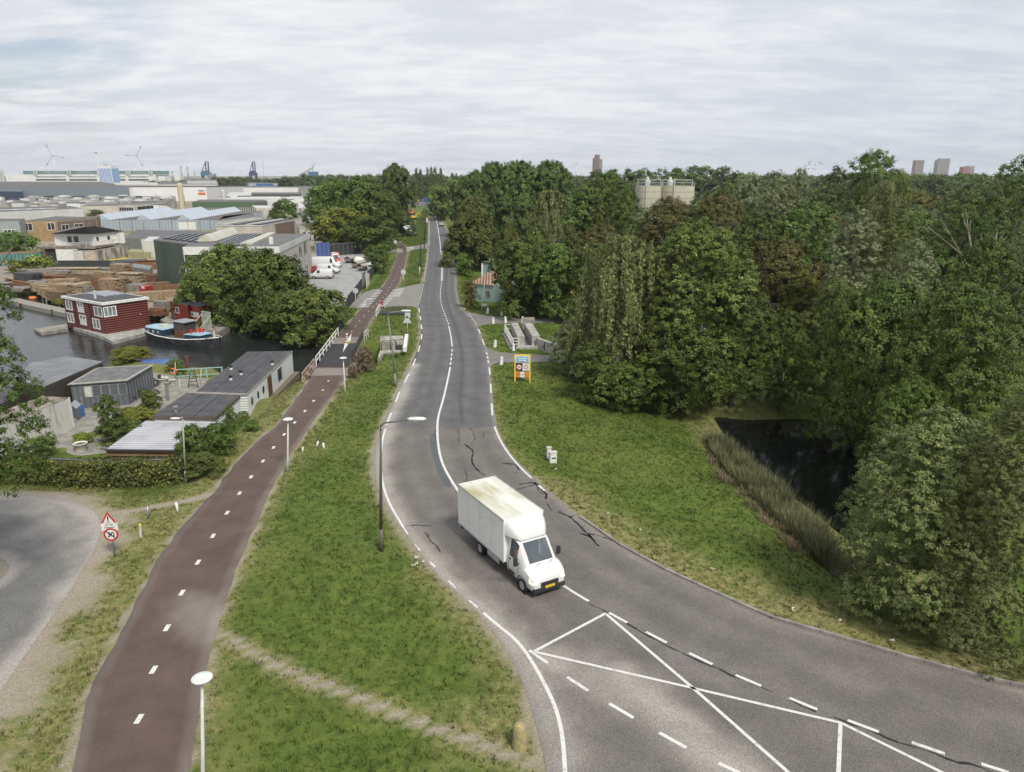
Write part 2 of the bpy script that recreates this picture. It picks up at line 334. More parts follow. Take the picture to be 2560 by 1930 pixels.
def ground_attrs(X, Y):
    n1 = fnoise(X, Y, 3.2); n2 = fnoise(X + 50, Y - 20, 1.1); nw = n2 - .5
    near = Y < 130
    dry = np.zeros(X.shape); dirt = np.zeros(X.shape)
    dr = seg_dist(X, Y, R3[:180]); dr = np.where(Y < 45, dr, 99)
    dry = np.maximum(dry, 1.0 * sst(4.6, .8, dr + nw * 2.6)); dirt = np.maximum(dirt, .8 * sst(.3, .0, dr + nw * .3))
    dr2 = seg_dist(X, Y, R3); dry = np.maximum(dry, .6 * sst(1.0, .1, dr2 + nw * .9))
    dl = seg_dist(X, Y, L3); dry = np.maximum(dry, .85 * sst(2.3, .1, dl + nw * 2.4) * (Y < 34)); dry = np.maximum(dry, .7 * sst(.9, .05, dl + nw)); dirt = np.maximum(dirt, .9 * sst(.45, .0, dl + nw * .5))
    dcl = seg_dist(X, Y, WL(CL)); dcr = seg_dist(X, Y, WL(CR))
    dry = np.maximum(dry, .8 * sst(1.1, .1, dcr + nw * 1.6)); dirt = np.maximum(dirt, .9 * sst(.28, .05, dcr + nw * .35))
    dirt = np.maximum(dirt, .9 * sst(.3, .05, dcl + nw * .4)); dry = np.maximum(dry, .85 * sst(6.5, .5, dcl + (n1 - .5) * 8) * (X < -3) * (Y < 70))
    ds = sdist(X, Y, siderd); dirt = np.maximum(dirt, sst(1.9, .3, ds + nw * 3.0) * (Y < 60)); dry = np.maximum(dry, .9 * sst(4.5, 1.2, ds + nw * 3))
    t1 = seg_dist(X, Y, trail1); dirt = np.maximum(dirt, sst(.27, .1, t1 + nw * .18)); dry = np.maximum(dry, .9 * sst(.8, .15, t1 + nw * .9))
    t2 = seg_dist(X, Y, trail2); dirt = np.maximum(dirt, sst(.55, .2, t2 + nw * .4)); dry = np.maximum(dry, .9 * sst(1.6, .3, t2 + nw))
    dp = sdist(X, Y, pond); dry = np.maximum(dry, .75 * sst(2.6, 1.2, np.abs(dp - 2.0) + nw * 2) * (X < 25))
    e = np.minimum(seg_dist(X, Y, WL([(1230,1150),(1400,1290),(1600,1420)])), 99); dry = np.maximum(dry, .35 * sst(2.5, 0, e + nw * 2))
    # the corner by the stone bollard is worn
    c = W(1290, 1820); dry = np.maximum(dry, .9 * sst(4.0, .5, np.hypot(X - c.x, Y - c.y) + nw * 3))
    dirt = np.where(inside(X, Y, siderd), 1, dirt)
    ind = (X < -12) & (Y > 95) & (Y < 1200) & (sdist(X, Y, canal) > 1) & (dcl > 6) & (dl > 14 + 12 * (Y > 200)); dirt = np.where(ind, np.maximum(dirt, sst(.3, .55, n1)), dirt); dry = np.where(ind, .8, dry)
    yard = (X < -12) & (Y > 52) & (Y < 96) & (dcl > 9); dry = np.where(yard, np.maximum(dry, .5), dry)
    dirt = np.where(Y > 1200, .45, dirt); dry = np.where(Y > 1200, .5, dry)
    return np.clip(dry, 0, 1), np.clip(dirt, 0, 1)
def set_attr(me, name, arr):
    a = me.attributes.new(name, 'FLOAT', 'POINT'); a.data.foreach_set('value', np.asarray(arr, np.float32))
def axis(lo, hi, step, outs):
    a = list(np.arange(lo, hi + 1e-6, step)); g = step; x = a[-1]; y = a[0]; left = []
    while x < outs: g *= 1.09; x += g; a.append(x)
    g = step
    while y > -outs: g *= 1.09; y -= g; left.append(y)
    return np.array(left[::-1] + a)
xs = axis(-42, 42, .38, 9000); ys = list(np.arange(14, 105, .4)); g = .4; y = ys[-1]
while y < 12000: g *= 1.022 if y < 900 else 1.1; y += g; ys.append(y)
ys = np.array([-60, -10, 6, 11] + ys)
GX, GY = np.meshgrid(xs, ys); GZ = terrain(GX, GY)
GZ = np.where(GY > 2500, -1.0, GZ)
def gridmesh(name, X, Y, Z, m):
    ny, nx = X.shape; v = np.c_[X.ravel(), Y.ravel(), Z.ravel()].astype(np.float32)
    i = (np.arange(ny - 1)[:, None] * nx + np.arange(nx - 1)).ravel(); f = np.c_[i, i + 1, i + nx + 1, i + nx].astype(np.int32)
    return rawmesh(name, v, f, m)
def rawmesh(name, v, f, m, smooth=True):
    me = bpy.data.meshes.new(name); k = f.shape[1]
    me.vertices.add(len(v)); me.vertices.foreach_set('co', np.asarray(v, np.float32).ravel())
    me.loops.add(f.size); me.loops.foreach_set('vertex_index', np.asarray(f, np.int32).ravel()); me.polygons.add(len(f))
    me.polygons.foreach_set('loop_start', np.arange(0, f.size, k, dtype=np.int32)); me.polygons.foreach_set('loop_total', np.full(len(f), k, np.int32))
    me.update(calc_edges=True)
    if smooth: me.polygons.foreach_set('use_smooth', np.ones(len(f), bool))
    me.materials.append(m); return me
def grassmat(name, blade=False):
    m, t, b = nodes(name); n, l = t.nodes.new, t.links.new
    geo = n('ShaderNodeNewGeometry'); pos = geo.outputs['Position']
    def noise(s, d=4, r=.6):
        k = n('ShaderNodeTexNoise'); k.inputs['Scale'].default_value = s; k.inputs['Detail'].default_value = d; k.inputs['Roughness'].default_value = r; l(pos, k.inputs['Vector']); return k.outputs['Fac']
    def mr(v, a, b_, lo=0, hi=1):
        k = n('ShaderNodeMapRange'); k.inputs[1].default_value = a; k.inputs[2].default_value = b_; k.inputs[3].default_value = lo; k.inputs[4].default_value = hi; l(v, k.inputs[0]); return k.outputs[0]
    def mixc(f, a, c):
        k = n('ShaderNodeMixRGB'); l(f, k.inputs[0])
        for i, q in ((1, a), (2, c)):
            if isinstance(q, tuple): k.inputs[i].default_value = c4(q)
            else: l(q, k.inputs[i])
        return k.outputs[0]
    def attr(a): k = n('ShaderNodeAttribute'); k.attribute_name = a; return k.outputs['Fac']
    def ma(op, a, c):
        k = n('ShaderNodeMath'); k.operation = op; k.use_clamp = True
        for i, q in enumerate((a, c)):
            if isinstance(q, (int, float)): k.inputs[i].default_value = q
            else: l(q, k.inputs[i])
        return k.outputs[0]
    g = mixc(mr(noise(.35), .36, .64), (.062, .098, .017), (.094, .138, .025))
    g = mixc(mr(noise(1.6, 3), .42, .66), g, (.130, .168, .034))
    g = mixc(mr(noise(5.5, 3), .48, .7, 0, .45), g, (.046, .075, .014))
    g = mixc(mr(noise(.11, 2), .52, .66, 0, .7), g, (.138, .164, .040))
    dn = ma('MULTIPLY', attr('dry'), mr(noise(2.6, 4), .33, .60))
    g = mixc(dn, g, mixc(mr(noise(7, 3), .4, .6), (.32, .275, .13), (.21, .20, .08)))
    soil = mixc(mr(noise(9, 4), .35, .65), (.38, .335, .265), (.26, .225, .17))
    col = mixc(attr('dirt'), g, soil) if not blade else g
    fn = mr(noise(26, 2), .3, .7, .72, 1.28)
    mul = n('ShaderNodeVectorMath'); mul.operation = 'SCALE'; l(col, mul.inputs[0]); l(fn, mul.inputs['Scale'])
    if blade:
        rv = mr(attr('rnd'), 0, 1, .82, 1.3); m2 = n('ShaderNodeVectorMath'); m2.operation = 'SCALE'; l(mul.outputs[0], m2.inputs[0]); l(rv, m2.inputs['Scale']); mul = m2
    l(mul.outputs[0], b.inputs['Base Color']); b.inputs['Roughness'].default_value = .8; b.inputs['Specular IOR Level'].default_value = .15
    if not blade:
        bn = n('ShaderNodeBump'); bn.inputs['Strength'].default_value = .7; bn.inputs['Distance'].default_value = .12; l(noise(6, 5, .7), bn.inputs['Height']); l(bn.outputs[0], b.inputs['Normal'])
    else:
        tr = n('ShaderNodeBsdfTranslucent'); l(mul.outputs[0], tr.inputs[0]); ms = n('ShaderNodeMixShader'); ms.inputs[0].default_value = .35
        nv = n('ShaderNodeVectorMath'); nv.operation = 'SCALE'; nv.inputs['Scale'].default_value = .45; l(geo.outputs['Normal'], nv.inputs[0]); na = n('ShaderNodeVectorMath'); na.inputs[1].default_value = (0, 0, 1); l(nv.outputs[0], na.inputs[0]); nn_ = n('ShaderNodeVectorMath'); nn_.operation = 'NORMALIZE'; l(na.outputs[0], nn_.inputs[0]); l(nn_.outputs[0], b.inputs['Normal']); l(nn_.outputs[0], tr.inputs['Normal'])
        l(b.outputs[0], ms.inputs[1]); l(tr.outputs[0], ms.inputs[2]); l(ms.outputs[0], t.nodes['Material Output'].inputs[0])
    return m
GM = grassmat('meadow_ground')
gme = gridmesh('ground', GX, GY, GZ, GM); dry_, dirt_ = ground_attrs(GX.ravel(), GY.ravel()); set_attr(gme, 'dry', dry_); set_attr(gme, 'dirt', dirt_)
tag(link('ground', gme), kind='structure')

# ---------------------------------------------------------------- asphalt
def asphalt(name, c, c2, edge=True, speck=.35, sp=28):
    m, t, b = nodes(name); n, l = t.nodes.new, t.links.new
    geo = n('ShaderNodeNewGeometry'); pos = geo.outputs['Position']
    def noise(s, d=4, r=.6, vec=None):
        k = n('ShaderNodeTexNoise'); k.inputs['Scale'].default_value = s; k.inputs['Detail'].default_value = d; k.inputs['Roughness'].default_value = r; l(vec or pos, k.inputs['Vector']); return k.outputs['Fac']
    def mr(v, a, b_, lo=0, hi=1):
        k = n('ShaderNodeMapRange'); k.inputs[1].default_value = a; k.inputs[2].default_value = b_; k.inputs[3].default_value = lo; k.inputs[4].default_value = hi; l(v, k.inputs[0]); return k.outputs[0]
    def mixc(f, a, c_):
        k = n('ShaderNodeMixRGB'); l(f, k.inputs[0])
        for i, q in ((1, a), (2, c_)):
            if isinstance(q, tuple): k.inputs[i].default_value = c4(q)
            else: l(q, k.inputs[i])
        return k.outputs[0]
    g = mixc(mr(noise(.5, 6), .35, .65), c, c2)
    at = n('ShaderNodeAttribute'); at.attribute_name = 'dust'
    g = mixc(at.outputs['Fac'], g, (.38, .35, .31))
    aw = n('ShaderNodeAttribute'); aw.attribute_name = 'wear'
    g = mixc(aw.outputs['Fac'], g, tuple(v * .62 for v in c))
    f = mr(noise(sp, 2, .7), .35, .65, 1 - speck, 1 + speck)
    mul = n('ShaderNodeVectorMath'); mul.operation = 'SCALE'; l(g, mul.inputs[0]); l(f, mul.inputs['Scale'])
    l(mul.outputs[0], b.inputs['Base Color']); b.inputs['Roughness'].default_value = .82; b.inputs['Specular IOR Level'].default_value = .3
    bn = n('ShaderNodeBump'); bn.inputs['Strength'].default_value = .25; bn.inputs['Distance'].default_value = .02; l(noise(sp * 1.5, 2), bn.inputs['Height']); l(bn.outputs[0], b.inputs['Normal'])
    return m
AS_N = asphalt('worn_speckled_asphalt', (.138, .127, .115), (.184, .167, .150), speck=.42, sp=30); AS_F = asphalt('smooth_grey_asphalt', (.108, .108, .109), (.146, .143, .14), speck=.14)
AS_B = asphalt('fresh_black_asphalt', (.035, .034, .036), (.05, .048, .05), speck=.15); AS_P = asphalt('patched_asphalt', (.095, .102, .112), (.11, .115, .122), speck=.1)
RED = asphalt('red_asphalt', (.092, .063, .053), (.124, .087, .073), speck=.16); 
PAV = asphalt('grey_brick_paving', (.25, .235, .21), (.20, .19, .172), speck=.22, sp=9); TRK = asphalt('track_asphalt', (.155, .148, .14), (.21, .195, .18), speck=.2); CONC = asphalt('yard_concrete', (.27, .27, .268), (.36, .355, .345), speck=.12, sp=4)
def pairs(Lp, Rp, anchors):
    """resample two edge lines so that the anchor pairs face each other"""
    Lp, Rp = np.array(Lp, float)[:, :2], np.array(Rp, float)[:, :2]
    def cum(P): return np.r_[0, np.cumsum(np.hypot(*np.diff(P, axis=0).T))]
    cl, cr = cum(Lp), cum(Rp)
    def near(P, c, q): return c[np.argmin(np.hypot(P[:, 0] - q[0], P[:, 1] - q[1]))]
    tl = [0] + [near(Lp, cl, a) for a, b in anchors] + [cl[-1]]; tr = [0] + [near(Rp, cr, b) for a, b in anchors] + [cr[-1]]
    A, B = [], []
    for i in range(len(tl) - 1):
        k = max(2, int(max(tl[i + 1] - tl[i], tr[i + 1] - tr[i]) / .5)); s = np.linspace(0, 1, k, endpoint=i == len(tl) - 2)
        A += list(tl[i] + (tl[i + 1] - tl[i]) * s); B += list(tr[i] + (tr[i + 1] - tr[i]) * s)
    f = lambda P, c, t: np.c_[np.interp(t, c, P[:, 0]), np.interp(t, c, P[:, 1])]
    return f(Lp, cl, A), f(Rp, cr, B)
def strip(name, A, B, m, nu=24, z=.02, dust=None, wear=None):
    u = np.linspace(0, 1, nu); X = A[:, None, 0] * (1 - u) + B[:, None, 0] * u; Y = A[:, None, 1] * (1 - u) + B[:, None, 1] * u
    Z = np.full(X.shape, z); Z[:, 0] = -.12; Z[:, -1] = -.12
    X[:, 0] = X[:, 0] + (X[:, 1] - X[:, 0]) * .0; me = gridmesh(name, X, Y, Z, m)
    U = np.broadcast_to(u, X.shape)
    Z2 = Z.copy(); e = .04
    X[:, 1] = X[:, 0]; Y[:, 1] = Y[:, 0]; X[:, -2] = X[:, -1]; Y[:, -2] = Y[:, -1]
    me.vertices.foreach_set('co', np.c_[X.ravel(), Y.ravel(), Z.ravel()].astype(np.float32).ravel())
    set_attr(me, 'dust', dust(X.ravel(), Y.ravel(), U.ravel()) if dust else np.zeros(X.size)); set_attr(me, 'wear', wear(X.ravel(), Y.ravel(), U.ravel()) if wear else np.zeros(X.size))
    me.update(); return me
anch = [(W(a, b)[:2], W(c, d)[:2]) for a, b, c, d in ((1362,1895,3000,1800),(1302,1690,2257,1643),(1204,1540,1794,1487),(1092,1438,1551,1366),(990,1303,1365,1225),(939,1210,1290,1150),(945,1096,1245,1075),(986,1000,1231,985),(1042,880,1220,877),(1049,789,1179,793),(1053,720,1142,722),(1071.6,623,1129,620))]
RA, RB = pairs(L3, R3, anch)
dustlines = [WL([(1560,1700),(1640,1760),(1700,1830),(1790,1900),(1900,1990)]), WL([(1380,1640),(1450,1680),(1560,1740)])]
def rdust(X, Y, U):
    n = fnoise(X, Y, 1.3); d = seg_dist(X, Y, L3[:260]) ; v = .85 * sst(1.9, .1, d + (n - .5) * 1.4) * (Y < 75)
    v = np.maximum(v, .5 * sst(.5, .05, seg_dist(X, Y, R3) + (n - .5) * .5))
    for q in dustlines: v = np.maximum(v, .85 * sst(1.7, .1, seg_dist(X, Y, q) + (n - .5) * 1.5))
    return np.clip(v, 0, .9)
tyre = [WL([(1120,640),(1115,700),(1114,740),(1125,780),(1143,830),(1155,880),(1157,930),(1150,1000),(1156,1060)]), WL([(1090,640),(1085,700),(1079,750),(1081,790)]), WL([(1068,920),(1050,970),(1040,1020)])]
tyre2 = WL([(1040,1330),(1130,1400),(1300,1540),(1500,1680),(1800,1850),(2000,1960)])
def rwear(X, Y, U):
    n = fnoise(X + 9, Y * .25, .8); v = np.zeros(X.shape)
    for k, q in enumerate(tyre): v = np.maximum(v, (.75 if k == 0 else .3) * sst(.34, .05, seg_dist(X, Y, q)))
    for u0 in (.17, .36, .62, .84): v = np.maximum(v, .34 * sst(.09, .01, np.abs(U - u0)) * (.4 + n))
    for k in (0, 2.2, 5.4, 7.6): v = np.maximum(v, .25 * sst(.5, .1, np.abs(seg_dist(X, Y, R3[:200]) - 1.2 - k) + (n - .5)) * (Y < 40))
    return np.clip(v, 0, 1)
rme = strip('road', RA, RB, AS_N, 44, .02, rdust, rwear); rme.materials.append(AS_F)
seam = W(1100, 1070).y; nf = len(rme.polygons); cen = np.empty(nf * 3, np.float32); rme.polygons.foreach_get('center', cen)
rme.polygons.foreach_set('material_index', (cen.reshape(-1, 3)[:, 1] > seam).astype(np.int32))
tag(link('road', rme), kind='structure')
cA, cB = pairs(smoothline(WL(CL), 1), smoothline(WL(CR), 1), [(W(a, b)[:2], W(c, d)[:2]) for a, b, c, d in ((399,1389,590,1423),(555,1204,706,1169),(694,1065,810,1018),(792,918,873,918),(844,843,900,857),(905,771,951,771),(998,627,1021,627))])
wob = (fnoise(np.arange(len(cA)) * 1.0, np.zeros(len(cA)), 3.5) - .5) * .5; dvec = (cA - cB); dvec /= np.hypot(*dvec.T)[:, None]
cA = cA + dvec * wob[:, None]; cB = cB - dvec * ((fnoise(np.arange(len(cA)) * 1.0, np.ones(len(cA)) * 40, 2.5) - .5) * .3)[:, None]
tag(link('cycle_path', strip('cycle_path', cA, cB, RED, 16, .024, lambda X, Y, U: .35 * sst(2.2, .0, seg_dist(X, Y, WL([(560,1560),(480,1530)])) + (fnoise(X, Y, 1) - .5) * 2) + .3 * sst(.35, 0, np.minimum(seg_dist(X, Y, cA), seg_dist(X, Y, cB)) + (fnoise(X, Y, .7) - .5) * .5))), kind='structure')
SH = {}
def sheet(name, poly, z, m, edge=0):
    b = MB(); b.prism(poly, z - .1, z); me = b.mesh(name, m); return tag(link(name, me), kind='structure')
sheet('driveway', drive_poly, .012, PAV); sheet('path_crossing', cross_poly, .012, PAV)
sheet('farm_track', trackA, .012, TRK); sheet('entrance_road', trackB, .012, TRK)
def maskedgrid(name, poly, step, z, m, dust):
    P = np.array([p[:2] for p in poly]); lo, hi = P.min(0), P.max(0); gx, gy = np.arange(max(lo[0], -48), hi[0], step), np.arange(max(lo[1], 12), min(hi[1], 80), step); X, Y = np.meshgrid(gx, gy); me = gridmesh(name, X, Y, np.full(X.shape, z), m)
    c = np.empty(len(me.polygons) * 3, np.float32); me.polygons.foreach_get('center', c); c = c.reshape(-1, 3); ins = inside(c[:, 0], c[:, 1], poly); set_attr(me, 'dust', dust(X.ravel(), Y.ravel())); set_attr(me, 'wear', np.zeros(X.size))
    bm = bmesh.new(); bm.from_mesh(me); bm.faces.ensure_lookup_table(); bmesh.ops.delete(bm, geom=[bm.faces[i] for i in np.where(~ins)[0]], context='FACES'); bm.to_mesh(me); bm.free(); return tag(link(name, me), kind='structure')
curve_ = WL([(-300,1250),(42,1262),(126,1275),(190,1300),(215,1330),(200,1400),(150,1470)])
def sdust(X, Y):
    n = fnoise(X, Y, 2.2); c = W(120, 1420); v = sst(27, 34, Y + (n - .5) * 8 + .3 * X) ; e = sst(1.3, .1, -sdist(X, Y, siderd) + (n - .5) * 1.6); v = np.maximum(v, .8 * e)
    t_ = np.abs(seg_dist(X, Y, curve_) - 1.6); return np.clip(v - .35 * sst(.7, .2, t_) * v, 0, .85)
maskedgrid('side_road', siderd, .1, .012, asphalt('dusty_side_asphalt', (.135, .134, .130), (.17, .166, .158), speck=.25, sp=14), sdust)
sheet('parking_yard', parking, -.2, CONC)
sheet('bridge_deck', [tuple(p)[:2] for p in WL([(824,861),(898,858),(873,918),(791,918)])], .03, AS_B)
bl = [tuple(p)[:2] for p in WL([(838,845),(904,843),(898,858),(824,861)])]
sheet('bridge_ramp', bl, .029, asphalt('pale_ramp', (.20, .17, .155), (.24, .2, .18))); sheet('bridge_approach', [tuple(p)[:2] for p in WL([(789,921),(872,921),(866,938),(777,940)])], .028, MATS.get('x') or asphalt('pale_ramp_near', (.21, .175, .16), (.25, .21, .19)))
FarA, FarB = np.array(WL(FAR_L))[:, :2], np.array(WL(FAR_R))[:, :2]
tag(link('road', strip('far_road', resample(FarA, 6), resample(FarB, 6)[:len(resample(FarA, 6))], AS_F, 6, .05)) if len(resample(FarA, 6)) <= len(resample(FarB, 6)) else link('road', strip('far_road', resample(FarA, 6)[:len(resample(FarB, 6))], resample(FarB, 6), AS_F, 6, .05)), kind='structure')
sheet('crossroad', [tuple(p)[:2] for p in WL([(1003,513),(1060,516),(1094,514),(1084,509),(1066,507),(1003,508)])], .02, AS_F)
# concrete slabs of the houseboat yard, timber yard ground
sheet('yard_slabs', [tuple(p)[:2] for p in WL([(420,1170),(500,1150),(560,1090),(480,1010),(560,965),(545,948),(430,940),(380,930),(300,960),(170,1000),(100,1060),(-100,1150),(-300,1190),(-100,1197),(110,1203),(300,1211),(420,1205)], -.95)], -.92, mat('slab_concrete', (.22, .205, .175), .85, (.30, .285, .25), 1.2, fine=.25, bump=.3))
sheet('timber_yard', [tuple(p)[:2] for p in WL([(150,755),(215,772),(400,790),(470,800),(560,770),(470,700),(440,660),(100,655),(-100,655),(-100,700),(60,712)], -.95)], -.9, mat('yard_sand', (.30, .26, .20), .9, (.20, .175, .14), .6, fine=.3))
def watermat(name, c, bs, bscale):
    m, t, b = nodes(name); n, l = t.nodes.new, t.links.new
    b.inputs['Base Color'].default_value = c4(c); b.inputs['Roughness'].default_value = .06; b.inputs['IOR'].default_value = 1.33
    g = n('ShaderNodeNewGeometry'); mp = n('ShaderNodeMapping'); mp.inputs['Scale'].default_value = (1, .55, 1); mp.inputs['Rotation'].default_value = (0, 0, .5); l(g.outputs['Position'], mp.inputs[0])
    k = n('ShaderNodeTexNoise'); k.inputs['Scale'].default_value = bscale; k.inputs['Detail'].default_value = 4; k.inputs['Distortion'].default_value = .4; l(mp.outputs[0], k.inputs['Vector'])
    bn = n('ShaderNodeBump'); bn.inputs['Strength'].default_value = bs; bn.inputs['Distance'].default_value = .12; l(k.outputs['Fac'], bn.inputs['Height']); l(bn.outputs[0], b.inputs['Normal'])
    return m
def wsheet(name, poly, z, m, grow=1.1):
    c = np.mean(np.array(poly), axis=0); P = [tuple(c + (np.array(p) - c) * grow) for p in poly]
    tri = tessellate_polygon([[Vector((p[0], p[1], 0)) for p in P]]); b = MB(); b.add([(p[0], p[1], z) for p in P], [tuple(t) for t in tri])
    return tag(link(name, b.mesh(name, m)), kind='structure')
wsheet('canal_water', canal, -1.8, watermat('canal_water', (.018, .021, .022), .55, 2.2), 1.06)
wsheet('pond_water', pond, -3.2, watermat('pond_water', (.006, .008, .006), .08, 1.5), 1.08)

# ---------------------------------------------------------------- road markings
WHITE = mat('road_paint', (.64, .64, .61), .6, (.36, .35, .33), 5, .54, .72, fine=.2, fscale=26)
TAR = mat('tar', (.028, .027, .027), .5)
def ribbon(b, pts, w, z=.028, mi=0, dash=None, jit=0):
    P = resample(pts, .25 if dash else .35); d = np.gradient(P, axis=0); d /= np.hypot(*d.T)[:, None] + 1e-9; nrm = np.c_[-d[:, 1], d[:, 0]]
    s = np.r_[0, np.cumsum(np.hypot(*np.diff(P, axis=0).T))]
    for i in range(len(P) - 1):
        if dash and (s[i] % (dash[0] + dash[1])) > dash[0]: continue
        a, c = P[i], P[i + 1]; h0 = w / 2 * (1 + (random.uniform(-jit, jit) if jit else 0)); h1 = w / 2 * (1 + (random.uniform(-jit, jit) if jit else 0))
        b.add([(*(a + nrm[i] * h0), z), (*(a - nrm[i] * h0), z), (*(c - nrm[i + 1] * h1), z), (*(c + nrm[i + 1] * h1), z)], [(0, 1, 2, 3)], mi)
mk = MB(); LW = .14
def rl(px, w=LW, **k): ribbon(mk, WL(px), w, **k)
rl([(1077,519),(1082,522),(1088,539),(1093.5,562),(1099.6,602),(1102.5,633),(1104,661)], .2)
rl([(1102.5,633),(1104.4,661),(1103,702)], .13); rl([(1105,633),(1107.2,661),(1106,702)], .13)
rl([(1104,704),(1101,729),(1101,750),(1106,770),(1113,789),(1118,802),(1122,812)], LW, dash=(1.0, .9))
rl([(1122,815),(1127.5,841),(1130.5,867)]); rl([(1130.5,873),(1129,890),(1126,913)], dash=(1.1, .9))
ctr = smoothline(WL([(1125.7,918),(1119.5,950),(1108,1000),(1095,1042),(1093,1072),(1095,1114),(1104,1156),(1122,1192),(1149,1234)])); ribbon(mk, ctr, .17)
cmid = smoothline(WL([(1149,1234),(1230,1320),(1330,1410),(1402,1460.5),(1431,1480),(1472,1504)])); ribbon(mk, cmid, .15)
for q in ((1523,1533,1568,1558),(1615,1581,1667,1608),(1723,1634,1781,1662),(1839,1689,1903,1716),(1973,1746,2043,1775),(2119,1802,2197,1831),(2279,1857,2362,1886),(2453,1911,2522,1933),(1418,1694,1470,1728),(1523,1760,1584,1796),(1648,1833,1716,1871),(1796,1909,1850,1934),
          (999,980,989,1006),(978.5,1033,966,1063),(1022.7,935.6,1011,957),(1039,897,1032,915),(1050,864,1045.5,880),(1055,836,1053,849),(1053,811.5,1055,823),(1050,790,1052,800.5),(1047.5,771.5,1048.7,781),
          (1158,768,1163,774),(1196,823,1200.5,834),(1205.7,848.6,1210.7,862.7),(1223,919,1225,938),(1226.6,960,1227.8,983),(1229,1009,1231,1039),(1346.6,1214,1361.6,1228)):
    rl([(q[0], q[1]), (q[2], q[3])], .15)
rl([(1515,1534),(1335,1630)], .14); rl([(1323,1627),(1369,1659)], .14); rl([(1338,1631),(1722,1719),(2101,1808),(2350,1930),(2500,2003)], .13); rl([(1515,1536),(1735,1723.6),(1968,1930),(2040,1995)], .14); rl([(2101,1811),(2096,1930),(2094,1990)], .14)
ribbon(mk, smoothline(WL([(1209,1533),(1240,1561),(1280,1591),(1311,1625),(1338,1668),(1360,1708),(1384,1757),(1400,1807),(1408,1856),(1413,1930),(1414,2000)])), .15)
ribbon(mk, smoothline(WL([(963.5,1073),(955.5,1102),(953,1129),(951,1165),(957,1216),(975,1264),(1008,1318)])), .14)
ribbon(mk, smoothline(WL([(1008,1318),(1035,1360),(1080,1411),(1104,1435),(1150,1482),(1209,1533)])), .1, dash=(.8, 1.3), jit=.5)
rl([(1058,711),(1053,735),(1048,761)], .14, dash=(.7, .8)); rl([(1060,704),(1067,661),(1071.2,620)], .14, dash=(1.2, 1.2)); rl([(1072.5,614),(1073,570),(1072,526)], .12)
rl([(1173,783.6),(1184,799),(1193,814)], .14, dash=(.9, .9)); rl([(1216,881.6),(1219,895),(1222,912)], .14, dash=(1, .8))
ribbon(mk, smoothline(WL([(1236,1067),(1249,1099),(1269,1132),(1296,1165),(1328.6,1196)])), .14)
for a, b_ in ((384,1676),(347.5,1799),(417.6,1571),(455,1483),(495,1407),(532.6,1341),(568,1283),(599,1234),(628,1193),(657.4,1153.7),(684,1119.5),(710.4,1087),(737,1057),(762.5,1028.4),(784,1003),(807,976),(821,953),(879.6,829.5),(889,816),(899,803),(910,790),(922,779),(933,768),(942,760),(950,752),(957,744),(964,736),(970,727),(975,719),(979,711),(984,702),(988,694),(992,686),(996,678),(1000,669),(1004,660),(1008,650),(1010,641),(1011,633)):
    p = W(a, b_); q = W(a + 8, b_ - 13); d = (q - p).normalized(); Ln = .5 if b_ > 1000 else .42
    ribbon(mk, [p - d * Ln / 2, p + d * Ln / 2], .2 if b_ > 1000 else .16, z=.034)
rl([(911,829),(905,845),(899,857),(884,893)], .13, z=.036)
for tri in (((879,833),(866,852),(876,854)), ((857,881),(862,858),(871,859))):
    mk.add([W(a, b_, .042) for a, b_ in tri], [(0, 1, 2)])
def blocks(a, b_, n, w=1.0, h=.5):
    A, B = W(*a, .042), W(*b_, .042)
    for i in range(n):
        p = A.lerp(B, i / (n - 1)); mk.add([(p.x - w / 2, p.y - h / 2, .042), (p.x + w / 2, p.y - h / 2, .042), (p.x + w / 2, p.y + h / 2, .042), (p.x - w / 2, p.y + h / 2, .042)], [(0, 1, 2, 3)])
blocks((949,727), (914,767), 11); blocks((921,747), (905,765), 6, .8); blocks((990,724), (955,767), 12); blocks((1004,722), (992,740), 7, 1.0)
blocks((1000,623), (1000.5,630), 3, 1.4, 1.2); blocks((1023,619), (1022.5,626), 3, 1.4, 1.2); blocks((1031,617), (1030.5,623), 3, 1.2, 1.0)
tag(mk.build('road_markings', WHITE, fixn=False), kind='structure')
ck = MB()
def crack(px, w=.07, sub=3):
    P = [Vector(p) for p in WL(px)]
    Q = []
    for a, b_ in zip(P[:-1], P[1:]):
        n = max(2, int((b_ - a).length / .35))
        for i in range(n): q = a.lerp(b_, i / n); Q.append((q.x + random.uniform(-.07, .07), q.y + random.uniform(-.09, .09)))
    Q.append(P[-1][:2]); ribbon(ck, Q, w, z=.0245, jit=.7)
crack([(1468,1504),(1520,1533),(1600,1580),(1720,1642),(1840,1695),(1930,1731)], .09); crack([(1972,1746),(2040,1780)], .08); crack([(2080,1790),(2200,1838),(2360,1893),(2520,1945)], .08)
for q in ([(1298,1213),(1330,1206),(1345,1213),(1357,1228),(1366,1236),(1364,1249)], [(1396,1280),(1425,1293),(1445,1310),(1462,1330),(1480,1345)], [(1450,1335),(1475,1342),(1490,1360),(1498,1366)], [(1256,1159),(1290,1162),(1298,1176)], [(1425,1293),(1438,1288)], [(1470,1335),(1490,1338),(1530,1352)], [(1340,1208),(1330,1215),(1300,1222),(1270,1232)], [(1161,1110),(1182,1125),(1180,1150),(1184,1168),(1200,1180)]): crack(q, .10)
